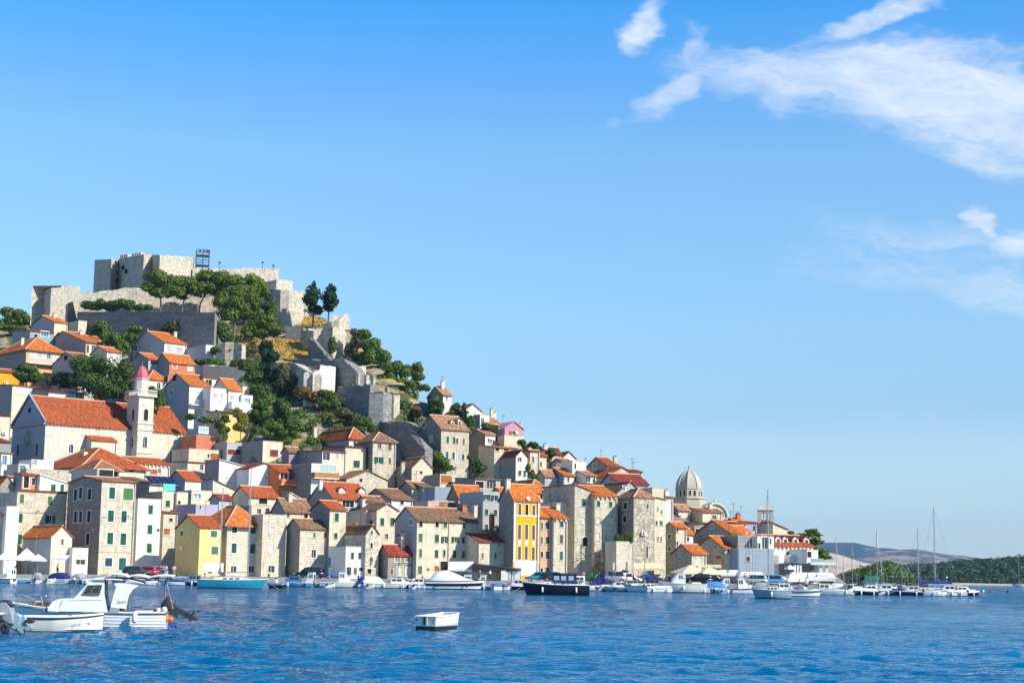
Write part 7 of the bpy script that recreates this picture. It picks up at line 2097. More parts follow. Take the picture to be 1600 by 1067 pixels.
boat('white pilot boat with slanted windows, first of the pair', 'pilot', 1137, 234, 4.6, 178, 'paint_white', fenders=1)
boat('white pilot boat with square wheelhouse, second of the pair', 'pilot', 1155, 233, 5.0, 2, 'paint_white', fenders=1)
boat('white open boat with red fender before the quay cars', 'open', 1165, 231, 3.8, 3, 'paint_white')
boat('two small masted sailboat with twin bare poles by the awnings', 'sail', 1172, 240, 6.2, 93, 'paint_white', mast=6.6, sailcov=None, cat='sailboat', name='sailboat')
boat('blue sided white sailboat with tall mast anchored off the white tents', 'sail', 1205, 176, 6.6 * .62, 172, 'paint_greyblue', B=1.9, H=.85, mast=10.4, sailcov=None, group=None, cat='sailboat', name='sailboat')
boat('white inflatable boat with roll bar and people, moored right of the white sailboat', 'rib', 1256, 205, 4.4, 6, 'paint_white', H=.62, group=None)
kinds = ['cover', 'open', 'cabin', 'canopy', 'cruiser', 'open', 'sail', 'cover']
descr = {'cover': 'boat under a tied cover', 'open': 'small open boat', 'cabin': 'little cabin boat', 'canopy': 'boat with a rounded canopy', 'cruiser': 'low white cruiser', 'sail': 'sailboat with a bare mast'}
mar = [(1285, 'cabin', 233, 0, 'yellow trimmed'), (1302, 'canopy', 236, 170, 'grey hooded'), (1318, 'open', 231, 10, 'cream'), (1333, 'sail', 239, 92, 'long'), (1345, 'cover', 233, 178, 'pale'),
  (1358, 'cruiser', 236, 5, 'sleek'), (1372, 'sail', 238, 93, 'tall masted'), (1386, 'cabin', 233, 175, 'white roofed'), (1400, 'cover', 236, 4, 'dark'), (1414, 'open', 231, 178, 'black'),
  (1428, 'cruiser', 235, 174, 'blunt'), (1440, 'sail', 238, 175, 'blue covered'), (1455, 'cover', 233, 3, 'red lined'), (1466, 'sail', 238, 178, 'very tall masted'), (1484, 'cabin', 236, 177, 'pale green'),
  (1500, 'cruiser', 238, 2, 'grey'), (1308, 'sail', 243, 90, 'thin masted'), (1395, 'sail', 245, 90, 'short masted'), (1420, 'sail', 247, 92, 'grey masted'), (1410, 'sail', 250, 88, 'pale masted'), (1378, 'sail', 252, 90, 'slim masted')]
hc_ = ['paint_white', 'paint_greyblue', 'paint_cream', 'paint_navy', 'paint_white', 'paint_skyblue']
mh_ = {1333: 6.2, 1372: 8.6, 1440: 8.8, 1466: 12.0, 1308: 7.5, 1395: 3.6, 1420: 3.6, 1410: 3.8, 1378: 4.4}
place_ = {1285: 'beside the long tent', 1302: 'off the end of the long tent', 1318: 'before the low black roofed building', 1333: 'before the low black roofed building', 1345: 'left of the green roof', 1358: 'below the green roof', 1372: 'right of the green roof',
   1386: 'by the trees on the marina strip', 1400: 'at the middle of the low pier', 1414: 'at the middle of the low pier', 1428: 'beside the brick coloured hut', 1440: 'beside the blue wrapped boom', 1455: 'between the two tallest masts', 1466: 'near the end of the pier',
   1484: 'right of the tallest mast', 1500: 'at the outer end of the pier', 1308: 'behind the hooded boat', 1395: 'behind the pier', 1420: 'behind the brick coloured hut', 1410: 'behind the black boat', 1378: 'furthest back in the marina'}
for i, (px, kd, Y, hd, ds) in enumerate(mar):
 boat(f'{ds} {descr[kd]} {place_[px]}', kd, px, Y + 6 * (px > 1300), 4.6 if kd != 'sail' else 6.4, hd, hc_[i % 6] if px != 1414 else 'paint_black', cover=['canvas_grey', 'canvas_white', 'canvas_navy'][i % 3], mast=mh_.get(px), group='boats in the marina', cat='sailboat' if kd == 'sail' else 'boat', name='sailboat' if kd == 'sail' else 'moored_boat', sailcov='canvas_blue' if px in (1440, 1466) else None)
boat('lone distant sailboat before the wooded shore at the right edge', 'sail', 1594, 900, 9, 180, 'paint_white', mast=15.5, sailcov=None, group=None, cat='sailboat', name='sailboat')
ex = [(8, 'open', 234, 150, 'white boat cut by the left edge behind the outboards'), (78, 'open', 234, 92, 'white stern of a small boat between the hooded and the navy boats'), (196, 'cover', 240, 178, 'low covered boat behind the foreground awning'), (222, 'open', 239, 4, 'white open boat seen under the foreground awning'),
  (446, 'open', 240, 175, 'small grey open boat before the black car'), (513, 'open', 236, 92, 'tiny open boat with red cushion between the pilot and window boats'), (578, 'open', 236, 88, 'small open boat beside the blue canopy'), (632, 'cabin', 241, 92, 'little cabin boat behind the small cruisers'),
  (692, 'open', 240, 10, 'low white boat behind the sleek cruiser'), (746, 'cover', 241, 95, 'covered boat left of the kiosk posts'), (800, 'cover', 240, 170, 'dark covered boat behind the black yacht bow'), (829, 'open', 241, 175, 'open boat behind the black yacht bow'), (900, 'cabin', 240, 178, 'cabin boat behind the black yacht stern'),
  (942, 'cover', 241, 95, 'covered boat below the blue nets'), (998, 'open', 237, 4, 'open boat left of the blue sail cover'), (1044, 'cruiser', 238, 90, 'bow on white cruiser beside the tall wheelhouse boat'), (1090, 'open', 232, 170, 'open boat before the blue tarpaulin'), (1126, 'open', 231, 92, 'stern of a white boat between tarpaulin and pilot boats'),
  (1183, 'canopy', 234, 175, 'hooded boat before the red car'), (1222, 'cabin', 233, 3, 'little cabin boat behind the anchored white sailboat'), (1240, 'cover', 236, 95, 'covered boat before the pale tent'), (1272, 'open', 234, 178, 'open boat below the long tent'), (1296, 'cover', 232, 3, 'pale covered boat at the tent end'), (1326, 'cabin', 240, 100, 'cabin boat below the black roof'),
  (1352, 'open', 234, 175, 'open boat below the green roof edge'), (1380, 'open', 239, 5, 'small boat amid the masts'), (1408, 'canopy', 244, 92, 'hooded boat behind the black boat'), (1446, 'open', 238, 10, 'open boat under the blue boom'), (1474, 'open', 240, 178, 'tender under the tallest mast'), (1510, 'cover', 243, 4, 'covered boat off the pier end')]
for i, (px, kd, Y, hd, lb) in enumerate(ex):
 boat(lb, kd, px, Y, 3.4 + .35 * (i % 4), hd, ['paint_white', 'paint_cream', 'paint_greyblue', 'paint_white', 'paint_navy'][i % 5], cover=['canvas_navy', 'canvas_white', 'canvas_grey', 'canvas_blue'][i % 4], group=BG if px < 1280 else 'boats in the marina')
def buoy(label, px, py, r, mat, shape='drop'):
 p = onwater(px, py); s = -p.y / FPX
 r = r * p.y / FPX
 mb = MB()
 if shape == 'drop': mb.lathe([(.01, -r * .9), (r * .8, -r * .5), (r, 0), (r * .85, r * .6), (r * .35, r * 1.15), (r * .12, r * 1.5), (.005, r * 1.55)], (0, 0, r * .3), 12)
 else: mb.lathe([(.01, -r), (r * .7, -r * .7), (r, 0), (r * .7, r * .7), (.01, r)], (0, 0, r * .3), 12)
 tag(mb.build('mooring_buoy', MATS[mat], None, (p.x, p.y, 0)), label, 'buoy', 'mooring buoys on the water')
buoy('white teardrop buoy floating before the white open boat', 112, 982, 3.6, 'paint_white')
buoy('salmon buoy by the twin white outboards', 95, 910.5, 2.2, 'pinkish', 'ball')
buoy('blue buoy at the stern of the pale blue cabin boat', 482, 916, 3.6, 'canvas_blue')
buoy('blue buoy before the white and grey pilot boat', 504, 916, 3.2, 'canvas_blue')
buoy('yellow buoy before the cabin boat with side windows', 529, 917, 1.6, 'paint_yellow', 'ball')
buoy('small red buoy before the cabin boat with side windows', 548, 917, 1.6, 'paint_red', 'ball')
buoy('orange teardrop buoy below the white canvas boat', 595, 915, 3.6, 'paint_orange')
buoy('left blue buoy of the pair at the small white cruiser', 607, 915, 3.8, 'canvas_sky')
buoy('right blue buoy of the pair at the small white cruiser', 615, 915, 3.6, 'canvas_sky')
buoy('white buoy at the stern of the sleek cruiser', 671, 917, 2.8, 'paint_white', 'ball')
buoy('black buoy at the stern of the sleek cruiser', 680, 916, 3.6, 'rubber', 'ball')
buoy('blue buoy under the sleek cruiser bow', 714, 917, 3.2, 'canvas_sky', 'ball')
buoy('red buoy right of the sleek cruiser', 746, 918, 2.6, 'paint_red', 'ball')
buoy('yellow green buoy below the yellow palazzo', 788, 919, 2.4, 'paint_yellow', 'ball')
buoy('red buoy before the pilot boats', 1146, 925, 2.4, 'paint_red', 'ball')
for i, (x, y, c) in enumerate(((1312, 927, 'rubber'), (1345, 927, 'canvas_navy'), (1398, 928, 'rubber'), (1475, 927, 'rubber'), (1517, 926, 'rubber'), (1536, 924, 'paint_white'), (1549, 925, 'paint_red'), (1575, 925, 'rubber'))):
 buoy(['black float at the left end of the marina', 'dark blue float below the green roof', 'black float at the middle of the pier', 'black float under the tallest mast', 'black float just beyond the pier end', 'white float in the open water right of the pier', 'red float in the open water right of the pier', 'dark float furthest right on the open water'][i], x, y, 2.2, c, 'ball')
# ================================================================== foreground boats
Yf = 58.0
K = Yf / FPX
fx = lambda px: (px - 147) * K
fz = lambda py: (977.5 - py) * K
p = at(147, 977, Yf)
fg = empty('motorboat', (p.x, Yf, 0), math.radians(9))
tag(fg, 'white wooden motorboat with cabin, folding awning and black outboard in the foreground', 'motorboat')
def fgp(nm, mat, f, parent=None):
 mb = MB(); f(mb); return mb.build(nm, [MATS[m_] for m_ in mat] if isinstance(mat, (tuple, list)) else MATS[mat], parent or fg)
rows = []
L_, B_ = 5.25, 2.05
xs_ = np.linspace(0, 1, 22)
for t in xs_:      # t=0 bow, 1 stern
 b = B_ / 2 * (1 - (1 - t) ** 1.9) ** .9 * (1 - .13 * max(0, t - .6) / .4)
 b = max(b, .02)
 x = fx(24) + (fx(256) - fx(24)) * t
 zd = np.interp(t, [0, .12, .3, .5, .75, 1], [fz(942), fz(946), fz(950), fz(952.5), fz(954), fz(953)])
 half = []
 for zf, bf in ((1, 1), (.8, .997), (.6, .99), (.4, .98), (.2, .965), (.04, .94), (-.12, .86), (-.5, .0)):
  z = zd * zf
  xx = x + (.52 * (1 - max(zf, 0)) + .1 * (zf < 0)) * (1 - t) ** 3.5
  half.append((xx, -b * bf * (1 - (1 - t) ** 2 * (1 - max(0, zf)) * .28), z))
 rows.append(half + [(x_, -y_, z_) for x_, y_, z_ in half[-2::-1]])
m_ = len(rows[0])
mb = MB(); mb.grid(rows, 0, False, True, lambda i, j: 1 if (j if j < m_ // 2 else m_ - 2 - j) >= 5 else 0)
mb.poly(rows[-1], 0)
hl = mb.build('hull', [MATS['paint_white'], MATS['antifoul']], fg)
for j in range(1, 6):      # lapped strakes
 for sgn in (0, 1):
  mb = MB(); jj = j if sgn == 0 else m_ - 1 - j
  mb.path([Vector(r[jj]) + Vector((0, -.006 if sgn == 0 else .006, 0)) for r in rows[2:]], .011, 5)
  mb.build('strake', MATS['paint_white'], hl)
mb = MB()
for a, b in zip(rows, rows[1:]):
 mb.poly([(a[0][0], a[0][1] * .97, a[0][2] - .03), (b[0][0], b[0][1] * .97, b[0][2] - .03), (b[-1][0], b[-1][1] * .97, b[-1][2] - .03), (a[-1][0], a[-1][1] * .97, a[-1][2] - .03)])
mb.build('deck', MATS['paint_cream'], fg)
fgp('rubbing_strake', 'sh_grey', lambda m: (m.path([r[0] for r in rows], .035, 6), m.path([r[-1] for r in rows], .035, 6), m.tube(rows[-1][0], rows[-1][-1], .035, .035, 6)))
fgp('toe_rail', 'paint_white', lambda m: (m.path([Vector(r[0]) + Vector((0, .03, .05)) for r in rows], .03, 6), m.path([Vector(r[-1]) + Vector((0, -.03, .05)) for r in rows], .03, 6)))
def side_panel(nm, mat, pts, y, th=.05, parent=None, smooth=False):
 """flat panel cut to the profile pts (photo x, photo y) in the plane y, with thickness"""
 def f(m):
  a = [(fx(px), y, fz(py)) for px, py in pts]; b = [(x_, y + th, z_) for x_, _, z_ in a]
  m.poly(a); m.poly(b[::-1])
  for i in range(len(a)):
   j = (i + 1) % len(a); m.poly([a[i], b[i], b[j], a[j]])
 return fgp(nm, mat, f, parent)
cw_ = .78
prof_cab = [(78, 951), (87, 936), (95, 932.5), (118, 931), (133, 914), (140, 905), (148, 902.5), (162, 902), (163, 925), (168, 947), (172, 951)]
cab = side_panel('cabin_side', 'paint_white', prof_cab, -cw_)
side_panel('cabin_side', 'paint_white', prof_cab, cw_ - .05)
def strip(m, pts, y0, y1):
 for (a, b) in zip(pts, pts[1:]):
  m.poly([(fx(a[0]), y0, fz(a[1])), (fx(b[0]), y0, fz(b[1])), (fx(b[0]), y1, fz(b[1])), (fx(a[0]), y1, fz(a[1]))])
fgp('foredeck_house', 'paint_white', lambda m: strip(m, prof_cab[:4], -cw_ + .001, cw_ - .001))
fgp('windscreen_panel', 'paint_white', lambda m: strip(m, prof_cab[3:7], -cw_ + .001, cw_ - .001))
fgp('windscreen', 'glass_boat', lambda m: [m.poly([(fx(121), y0, fz(928.2)), (fx(134.5), y0, fz(912.8)), (fx(134.5), y1, fz(912.8)), (fx(121), y1, fz(928.2))]) for y0, y1 in ((-.62, -.04), (.04, .62))])
def roof(m):
 R = []
 for px, py, w_ in ((138, 904.5, .72), (143, 902.3, .8), (150, 901.3, .84), (175, 900.8, .86), (200, 902, .86), (221, 906.8, .84)):
  R.append([(fx(px), w_ * c, fz(py) + .05 * (1 - c * c) - (.05 if k > 6 else 0)) for k, c in enumerate([-1, -.7, -.3, 0, .3, .7, 1, 1, .7, .3, 0, -.3, -.7, -1])])
 m.grid(R, 0, True, True); m.poly(R[0][::-1]); m.poly(R[-1])
fgp('cabin_roof', 'paint_white', roof)
prof_pil = [(176, 908), (182, 907), (221, 908), (214, 911), (206, 916), (200, 925), (197.5, 936), (196.5, 946), (173, 944), (177, 925), (180, 913)]
pl_ = side_panel('door_pillar', 'paint_white', prof_pil, -cw_ - .02, .06)
side_panel('door_pillar', 'paint_white', prof_pil, cw_ - .05, .06)
fgp('cabin_interior', 'sh_grey', lambda m: m.box(fx(140), -cw_ + .08, fz(948), fx(195), cw_ - .08, fz(944)))
fgp('bulkhead', 'grey_light', lambda m: m.box(fx(160), -.3, fz(946), fx(162), cw_ - .06, fz(904)))
fgp('seat', 'canvas_navy', lambda m: m.box(fx(166), -cw_ + .03, fz(949), fx(188), .5, fz(943.5)))
wp = [(130, 925.2), (138, 911.5), (157.5, 910.3), (158.8, 912), (155.5, 925.5), (153, 926)]
side_panel('window', 'glass_boat', wp, -cw_ - .012, .01)
def wf(m):
 q_ = [(fx(a), -cw_ - .02, fz(b)) for a, b in wp]
 m.path(q_ + [q_[0]], .017, 5)
 q_ = [(fx(a), -cw_ - .022, fz(b)) for a, b in ((141, 923), (147, 914), (156, 913), (154, 923.5))]
 m.path(q_ + [q_[0]], .009, 4)
fgp('window_frame', 'sh_grey', wf)
fgp('moulding', 'trim_white', lambda m: m.tube((fx(112), -cw_ - .01, fz(934)), (fx(160), -cw_ - .01, fz(932.5)), .012, .012, 4))
tm_ = text_mesh('Jadri', .17, .002, .3); tm_.materials.append(MATS['sh_grey']); to = link('name_lettering', tm_, fg, (fx(182), -cw_ - .028, fz(938))); to.rotation_euler = (math.pi / 2, 0, 0)
fgp('bow_rail', 'metal', lambda m: (m.path([(fx(33), -.25, fz(946)), (fx(32.5), -.25, fz(924)), (fx(69), -.75, fz(929)), (fx(75), -.78, fz(950))], .017, 6),
 m.path([(fx(25), .05, fz(943)), (fx(25), .1, fz(928)), (fx(40), .5, fz(931)), (fx(52), .7, fz(935)), (fx(58), .8, fz(952))], .015, 6), m.tube((fx(32.5), -.25, fz(924)), (fx(25), .1, fz(928)), .015, .015, 5)))
fgp('hatch_box', 'wood_dark', lambda m: m.box(fx(62), -.2, fz(944), fx(78), .3, fz(938)))
fgp('coiled_rope', 'rope', lambda m: [m.lathe([(.16, 0), (.19, .03), (.16, .06), (.13, .03)], (fx(60), .1, fz(943) + k * .05), 12) for k in range(3)])
fgp('deck_light', 'metal', lambda m: m.lathe([(.02, 0), (.02, .16), (.05, .2), (.02, .24)], (fx(73), -.1, fz(938)), 8))
def fender(pa, px, py, r, l, ang, y=-1.08, m='paint_white'):
 mb = MB(); mb.lathe([(.02, -l), (r * .8, -l * .86), (r, -l * .6), (r, l * .6), (r * .8, l * .86), (.02, l)], (0, 0, 0), 12)
 o = mb.build('fender', MATS[m], pa, (fx(px), y, fz(py))); o.rotation_euler = (0, ang, 0)
 mb = MB(); mb.lathe([(r * .82, -l * .87), (r * .5, -l), (.03, -l * 1.06)], (0, 0, 0), 12); mb.build('fender_cap', MATS['canvas_navy'], o)
 return o
fender(fg, 88, 949.5, .085, .20, math.radians(88), -.86)
fender(fg, 210.5, 958, .09, .19, 0, -1.13)
fgp('fender_rope', 'rope', lambda m: (m.tube((fx(97), -.84, fz(948)), (fx(102), -.80, fz(934)), .01, .01, 4), m.tube((fx(211), -1.13, fz(953)), (fx(211), -1.0, fz(949)), .01, .01, 4)))
fgp('stern_seat', 'canvas_grey', lambda m: m.box(fx(172), -.9, fz(952), fx(186), .8, fz(945)))
fgp('tiller_box', 'metal_dark', lambda m: m.box(fx(236), -.4, fz(954), fx(249), .3, fz(947)))
def aw(m):
 y0, y1 = -.95, .95
 pts = []
 for k, (xa, xb, z0) in enumerate(((167, 198, 896.5), (198, 229, 898), (229, 268, 898.5))):
  for i in range(9 if k == 2 else 8):
   t = i / 8
   pts.append((xa + (xb - xa) * t, z0 - 3.6 * max(0, math.sin(math.pi * min(1, t * 1.05))) ** .8 * (1 - .3 * t) + (3.5 * (k == 2) * t ** 2 * -.8)))
 R = [[(fx(px), y, fz(py) + .04 * (1 - (y) ** 2) - th) for (px, py) in pts] for y in (y0, -.5, 0, .5, y1) for th in (0,)]
 m.grid(R, 0, False, True)
 R2 = [[(x_, y_, z_ - .03) for x_, y_, z_ in r] for r in R]
 m.grid([r[::-1] for r in R2], 1, False, True)
 m.poly(R[0] + R2[0][::-1], 0)
fgp('awning', ('awning_white', 'canvas_navy'), aw)
fgp('awning_pole', 'wood', lambda m: (m.tube((fx(252), -.1, fz(957)), (fx(252.5), -.1, fz(899)), .028, .024, 8), m.tube((fx(175), 0, fz(902)), (fx(178), 0, fz(897)), .03, .03, 6), m.tube((fx(168), 0, fz(899)), (fx(262), 0, fz(900)), .02, .02, 6)))
fgp('stay_wire', 'metal', lambda m: m.tube((fx(252.5), -.1, fz(900)), (fx(266), -.5, fz(946)), .006, .006, 4))
for (px, py, r, m_) in ((253, 947, .11, 'paint_cream'), (256, 960, .13, 'paint_orange'), (263, 962, .10, 'paint_orange'), (244, 948, .09, 'awning_cream')):
 fgp('float', m_, lambda m: m.lathe([(.01, -r), (r * .7, -r * .7), (r, 0), (r * .7, r * .7), (.01, r)], (fx(px), -.55 if px < 260 else -.35, fz(py)), 12))
ob = outboard(fg, fx(262), 0, fz(957), 1.12, 'metal_dark', 0)
ob.rotation_euler = (0, math.radians(62), math.pi)
ob.location.z += .12
fgp('ladder', 'metal', lambda m: [m.tube((fx(261) + k * .02, -.5, fz(966 + 4 * k)), (fx(261) + k * .02, -.15, fz(966 + 4 * k)), .014, .014, 5) for k in range(4)])
fgp('rope_bundle', 'canvas_blue', lambda m: m.path([(fx(261), -.3, fz(968)), (fx(266), -.4, fz(974)), (fx(270), -.3, fz(970)), (fx(273), -.2, fz(978))], .03, 5))
fgp('mooring_line', 'rope', lambda m: m.tube((fx(160), -1.0, fz(955)), (fx(183), -1.5, -.05), .010, .010, 4))
Y2 = 54.5; K2 = Y2 / FPX
p = at(98, 980, Y2)
sb = empty('open_boat', (p.x, Y2, 0), math.radians(11))
tag(sb, 'small white open boat with brown bottom and painted registration in the foreground', 'rowing boat')
rws = hull_rows(119 * K2, 1.25, .42, rake=.28, sheer=.30, trans=.7, n=20, full=2.6, keel=-.2)
mb = MB(); mm = len(rws[0])
mb.grid(rws, 0, False, True, lambda i, j: 1 if (j if j < mm // 2 else mm - 2 - j) >= 3 else 0); mb.poly(rws[0])
mb.build('hull', [MATS['paint_cream'], MATS['antifoul']], sb)
def ring(m, s, dz, r): 
 for sd in (0, -1): m.path([(q_[sd][0], q_[sd][1] * s, q_[sd][2] + dz) for q_ in rws], r, 6)
 m.tube((rws[0][0][0], rws[0][0][1] * s, rws[0][0][2] + dz), (rws[0][-1][0], rws[0][-1][1] * s, rws[0][-1][2] + dz), r, r, 6)
mb = MB(); ring(mb, 1.0, .045, .035); mb.build('gunwale', MATS['paint_white'], sb)
mb = MB(); ring(mb, 1.03, -.005, .018); mb.build('rubbing_strake', MATS['rubber'], sb)
mb = MB()
for a, b in zip(rws, rws[1:]):
 mb.poly([(a[0][0], a[0][1] * .9, .1), (b[0][0], b[0][1] * .9, .1), (b[-1][0], b[-1][1] * .9, .1), (a[-1][0], a[-1][1] * .9, .1)][::-1])
 for s_i in (0, -1):
  mb.poly([(a[s_i][0], a[s_i][1] * .95, a[s_i][2] + .03), (b[s_i][0], b[s_i][1] * .95, b[s_i][2] + .03), (b[s_i][0], b[s_i][1] * .9, .1), (a[s_i][0], a[s_i][1] * .9, .1)])
mb.build('inner_hull', MATS['paint_white'], sb)
for x in (-.75, .1, .8):
 mb = MB(); mb.box(x - .1, -.5 if x < .5 else -.38, .3, x + .1, .5 if x < .5 else .38, .335); mb.build('thwart', MATS['paint_white'], sb)
mb = MB(); mb.box(.2, -.2, .46, .26, -.1, .56); mb.build('cleat', MATS['metal_dark'], sb)
tm_ = text_mesh('\u0160B 2194', .085, .002, 0); tm_.materials.append(MATS['metal_dark']); to = link('registration_number', tm_, sb)
i0 = 15
ra_, rb_ = rws[13], rws[17]
th_ = math.atan2(rb_[-2][1] - ra_[-2][1], rb_[-2][0] - ra_[-2][0])
to.location = (ra_[-2][0], ra_[-2][1] - .035, .20); to.rotation_euler = (math.radians(86), math.radians(-5), th_)
REGO = (to, rws)
outboard(sb, -119 * K2 / 2 - .02, 0, .45, .55, 'metal_dark', -.9)
Y3 = 61.0; K3 = Y3 / FPX
p = at(678, 985, Y3)
dg = empty('dinghy', (p.x + .12, Y3 + .8, 0), math.radians(66))
tag(dg, 'small white square ended dinghy with dark bottom floating alone on the water', 'dinghy')
rr = []
for t in np.linspace(0, 1, 14):
 b = .46 * (1 - .28 * max(0, (t - .45) / .55) ** 2.4) * (.94 + .06 * min(1, t * 3))
 zt = .50 + .10 * t ** 2
 x = -1.05 + 2.1 * t
 half = [(x + .0 * t, b, zt), (x - .02 * t, b * .97, zt * .7), (x - .05 * t, b * .94, .16), (x - .07 * t, b * .92, .155), (x - .12 * t ** 3, b * .86, -.08), (x - .15 * t ** 3, 0, -.16)]
 rr.append(half + [(x_, -y_, z_) for x_, y_, z_ in half[-2::-1]])
mb = MB(); mm = len(rr[0])
mb.grid(rr, 0, False, True, lambda i, j: 1 if (j if j < mm // 2 else mm - 2 - j) >= 3 else 0)
for r, rev in ((rr[0], False), (rr[-1], True)):
 up = [q_ for q_ in r if q_[2] > .15]; lo = [q_ for q_ in r if q_[2] < .158]
 mb.poly(up if not rev else up[::-1], 0); mb.poly(lo if not rev else lo[::-1], 1)
mb.build('hull', [MATS['paint_white'], MATS['antifoul']], dg)
mb = MB()
for sd in (0, -1): mb.path([Vector(q_[sd]) for q_ in rr], .03, 6)
mb.tube(rr[0][0], rr[0][-1], .03, .03, 6); mb.tube(rr[-1][0], rr[-1][-1], .03, .03, 6)
mb.build('gunwale', MATS['paint_white'], dg)
mb = MB()
for a, b in zip(rr, rr[1:]):
 mb.poly([(a[0][0], a[0][1] * .9, .2), (b[0][0], b[0][1] * .9, .2), (b[-1][0], b[-1][1] * .9, .2), (a[-1][0], a[-1][1] * .9, .2)][::-1])
 for s_i in (0, -1):
  mb.poly([(a[s_i][0], a[s_i][1] * .95, a[s_i][2] - .005), (b[s_i][0], b[s_i][1] * .95, b[s_i][2] - .005), (b[s_i][0], b[s_i][1] * .9, .2), (a[s_i][0], a[s_i][1] * .9, .2)])
for r in (rr[0], rr[-1]):
 dx_ = .05 if r is rr[0] else -.05
 mb.poly([(r[0][0] + dx_, r[0][1] * .93, r[0][2] - .01), (r[-1][0] + dx_, r[-1][1] * .93, r[-1][2] - .01), (r[-1][0] + dx_, r[-1][1] * .9, .2), (r[0][0] + dx_, r[0][1] * .9, .2)])
mb.build('inner_hull', MATS['paint_white'], dg)
for x in (-.45, .25):
 mb = MB(); mb.box(x - .12, -.43, .38, x + .12, .43, .41); mb.build('thwart', MATS['paint_white'], dg)
for y, m_, w_ in ((.10, 'paint_greyblue', .02), (-.06, 'awning_cream', .03), (.02, 'rubber', .02)):
 mb = MB(); mb.box(-1.10, y - w_, .2, -1.055, y + w_, .5); mb.build('motor_bracket', MATS[m_], dg)
mb = MB(); mb.path([(-1.07, .38, .4), (-1.09, .34, .36), (-1.07, .32, .42)], .02, 5); mb.path([(-1.07, -.36, .4), (-1.1, -.33, .34), (-1.08, -.3, .26)], .012, 5); mb.build('rope_end', MATS['rubber'], dg)
p = at(-60, 985, 52)
lb_ = empty('motorboat', (p.x, 52, 0), math.radians(180))
tag(lb_, 'motorboat cut by the left edge with a large grey tilted outboard and a black one', 'motorboat')
hull(lb_, 2.6, 1.6, .6, 'paint_navy', rake=.3)
kk = 52 / FPX
def lx(px): return -(px + 60) * kk
def lz(py): return (985 - py) * kk
def lpart(nm, mat, pts, y0, y1, bev=.0):
 def f(m):
  a = [(lx(px), y0, lz(py)) for px, py in pts]; b = [(x_, y1, z_) for x_, _, z_ in a]
  ym = (y0 + y1) / 2
  cx_ = sum(q_[0] for q_ in a) / len(a); cz_ = sum(q_[2] for q_ in a) / len(a)
  def sh(q_, s, y): return (cx_ + (q_[0] - cx_) * s, y, cz_ + (q_[2] - cz_) * s)
  R = [[sh(q_, .82, y0) for q_ in a], [sh(q_, .97, y0 + (y1 - y0) * .15) for q_ in a], [sh(q_, 1, ym) for q_ in a], [sh(q_, .97, y1 - (y1 - y0) * .15) for q_ in a], [sh(q_, .82, y1) for q_ in a]]
  m.grid(R, 0, True, True); m.poly(R[0][::-1]); m.poly(R[-1])
 mb = MB(); f(mb); return mb.build(nm, MATS[mat], o1)
o1 = empty('outboard_motor', (0, 0, 0), 0, lb_)
lpart('cowling', 'paint_silver', [(-14, 944), (-6, 938), (2, 934), (10, 935), (16, 943), (21, 956), (23.5, 970), (20, 972), (8, 966), (-6, 958), (-16, 952)], -.22, .22)
lpart('cowling_top', 'metal_dark', [(-8, 937), (2, 932.5), (11, 933), (17, 944), (14, 941), (8, 935.5), (2, 935)], -.19, .19)
lpart('midsection', 'paint_greyblue', [(18, 955), (24, 952), (33, 956), (30, 970), (24, 980), (16, 976), (12, 968)], -.12, .12)
lpart('lower_unit', 'paint_greyblue', [(30, 958), (36, 954), (39, 958), (38, 968), (42, 973), (36, 986), (30, 984), (25, 980), (27, 968)], -.09, .09)
lpart('anti_ventilation_plate', 'paint_greyblue', [(38, 974), (50, 971), (49, 976), (44, 980), (38, 978)], -.12, .12)
lpart('propeller', 'metal_dark', [(39, 962), (44, 960.5), (51, 963), (50, 967), (44, 968.5), (39, 966)], -.16, .16)
lpart('bracket', 'metal_dark', [(-20, 960), (0, 964), (10, 975), (4, 985), (-10, 982), (-20, 975)], -.14, .14)
o1 = empty('outboard_motor', (0, .6, 0), 0, lb_)
lpart('cowling', 'metal_dark', [(-30, 975), (-10, 968), (0, 970), (4, 982), (2, 996), (-12, 1000), (-28, 995)], .0, .38)
lpart('lower_unit', 'metal_dark', [(0, 980), (8, 984), (13, 990), (12, 1004), (2, 1002), (-4, 996)], .1, .3)
lpart('skeg', 'paint_cream', [(6, 979), (10, 980), (10, 984), (15, 984), (14, 987.5), (8, 987), (7, 984)], .12, .2)
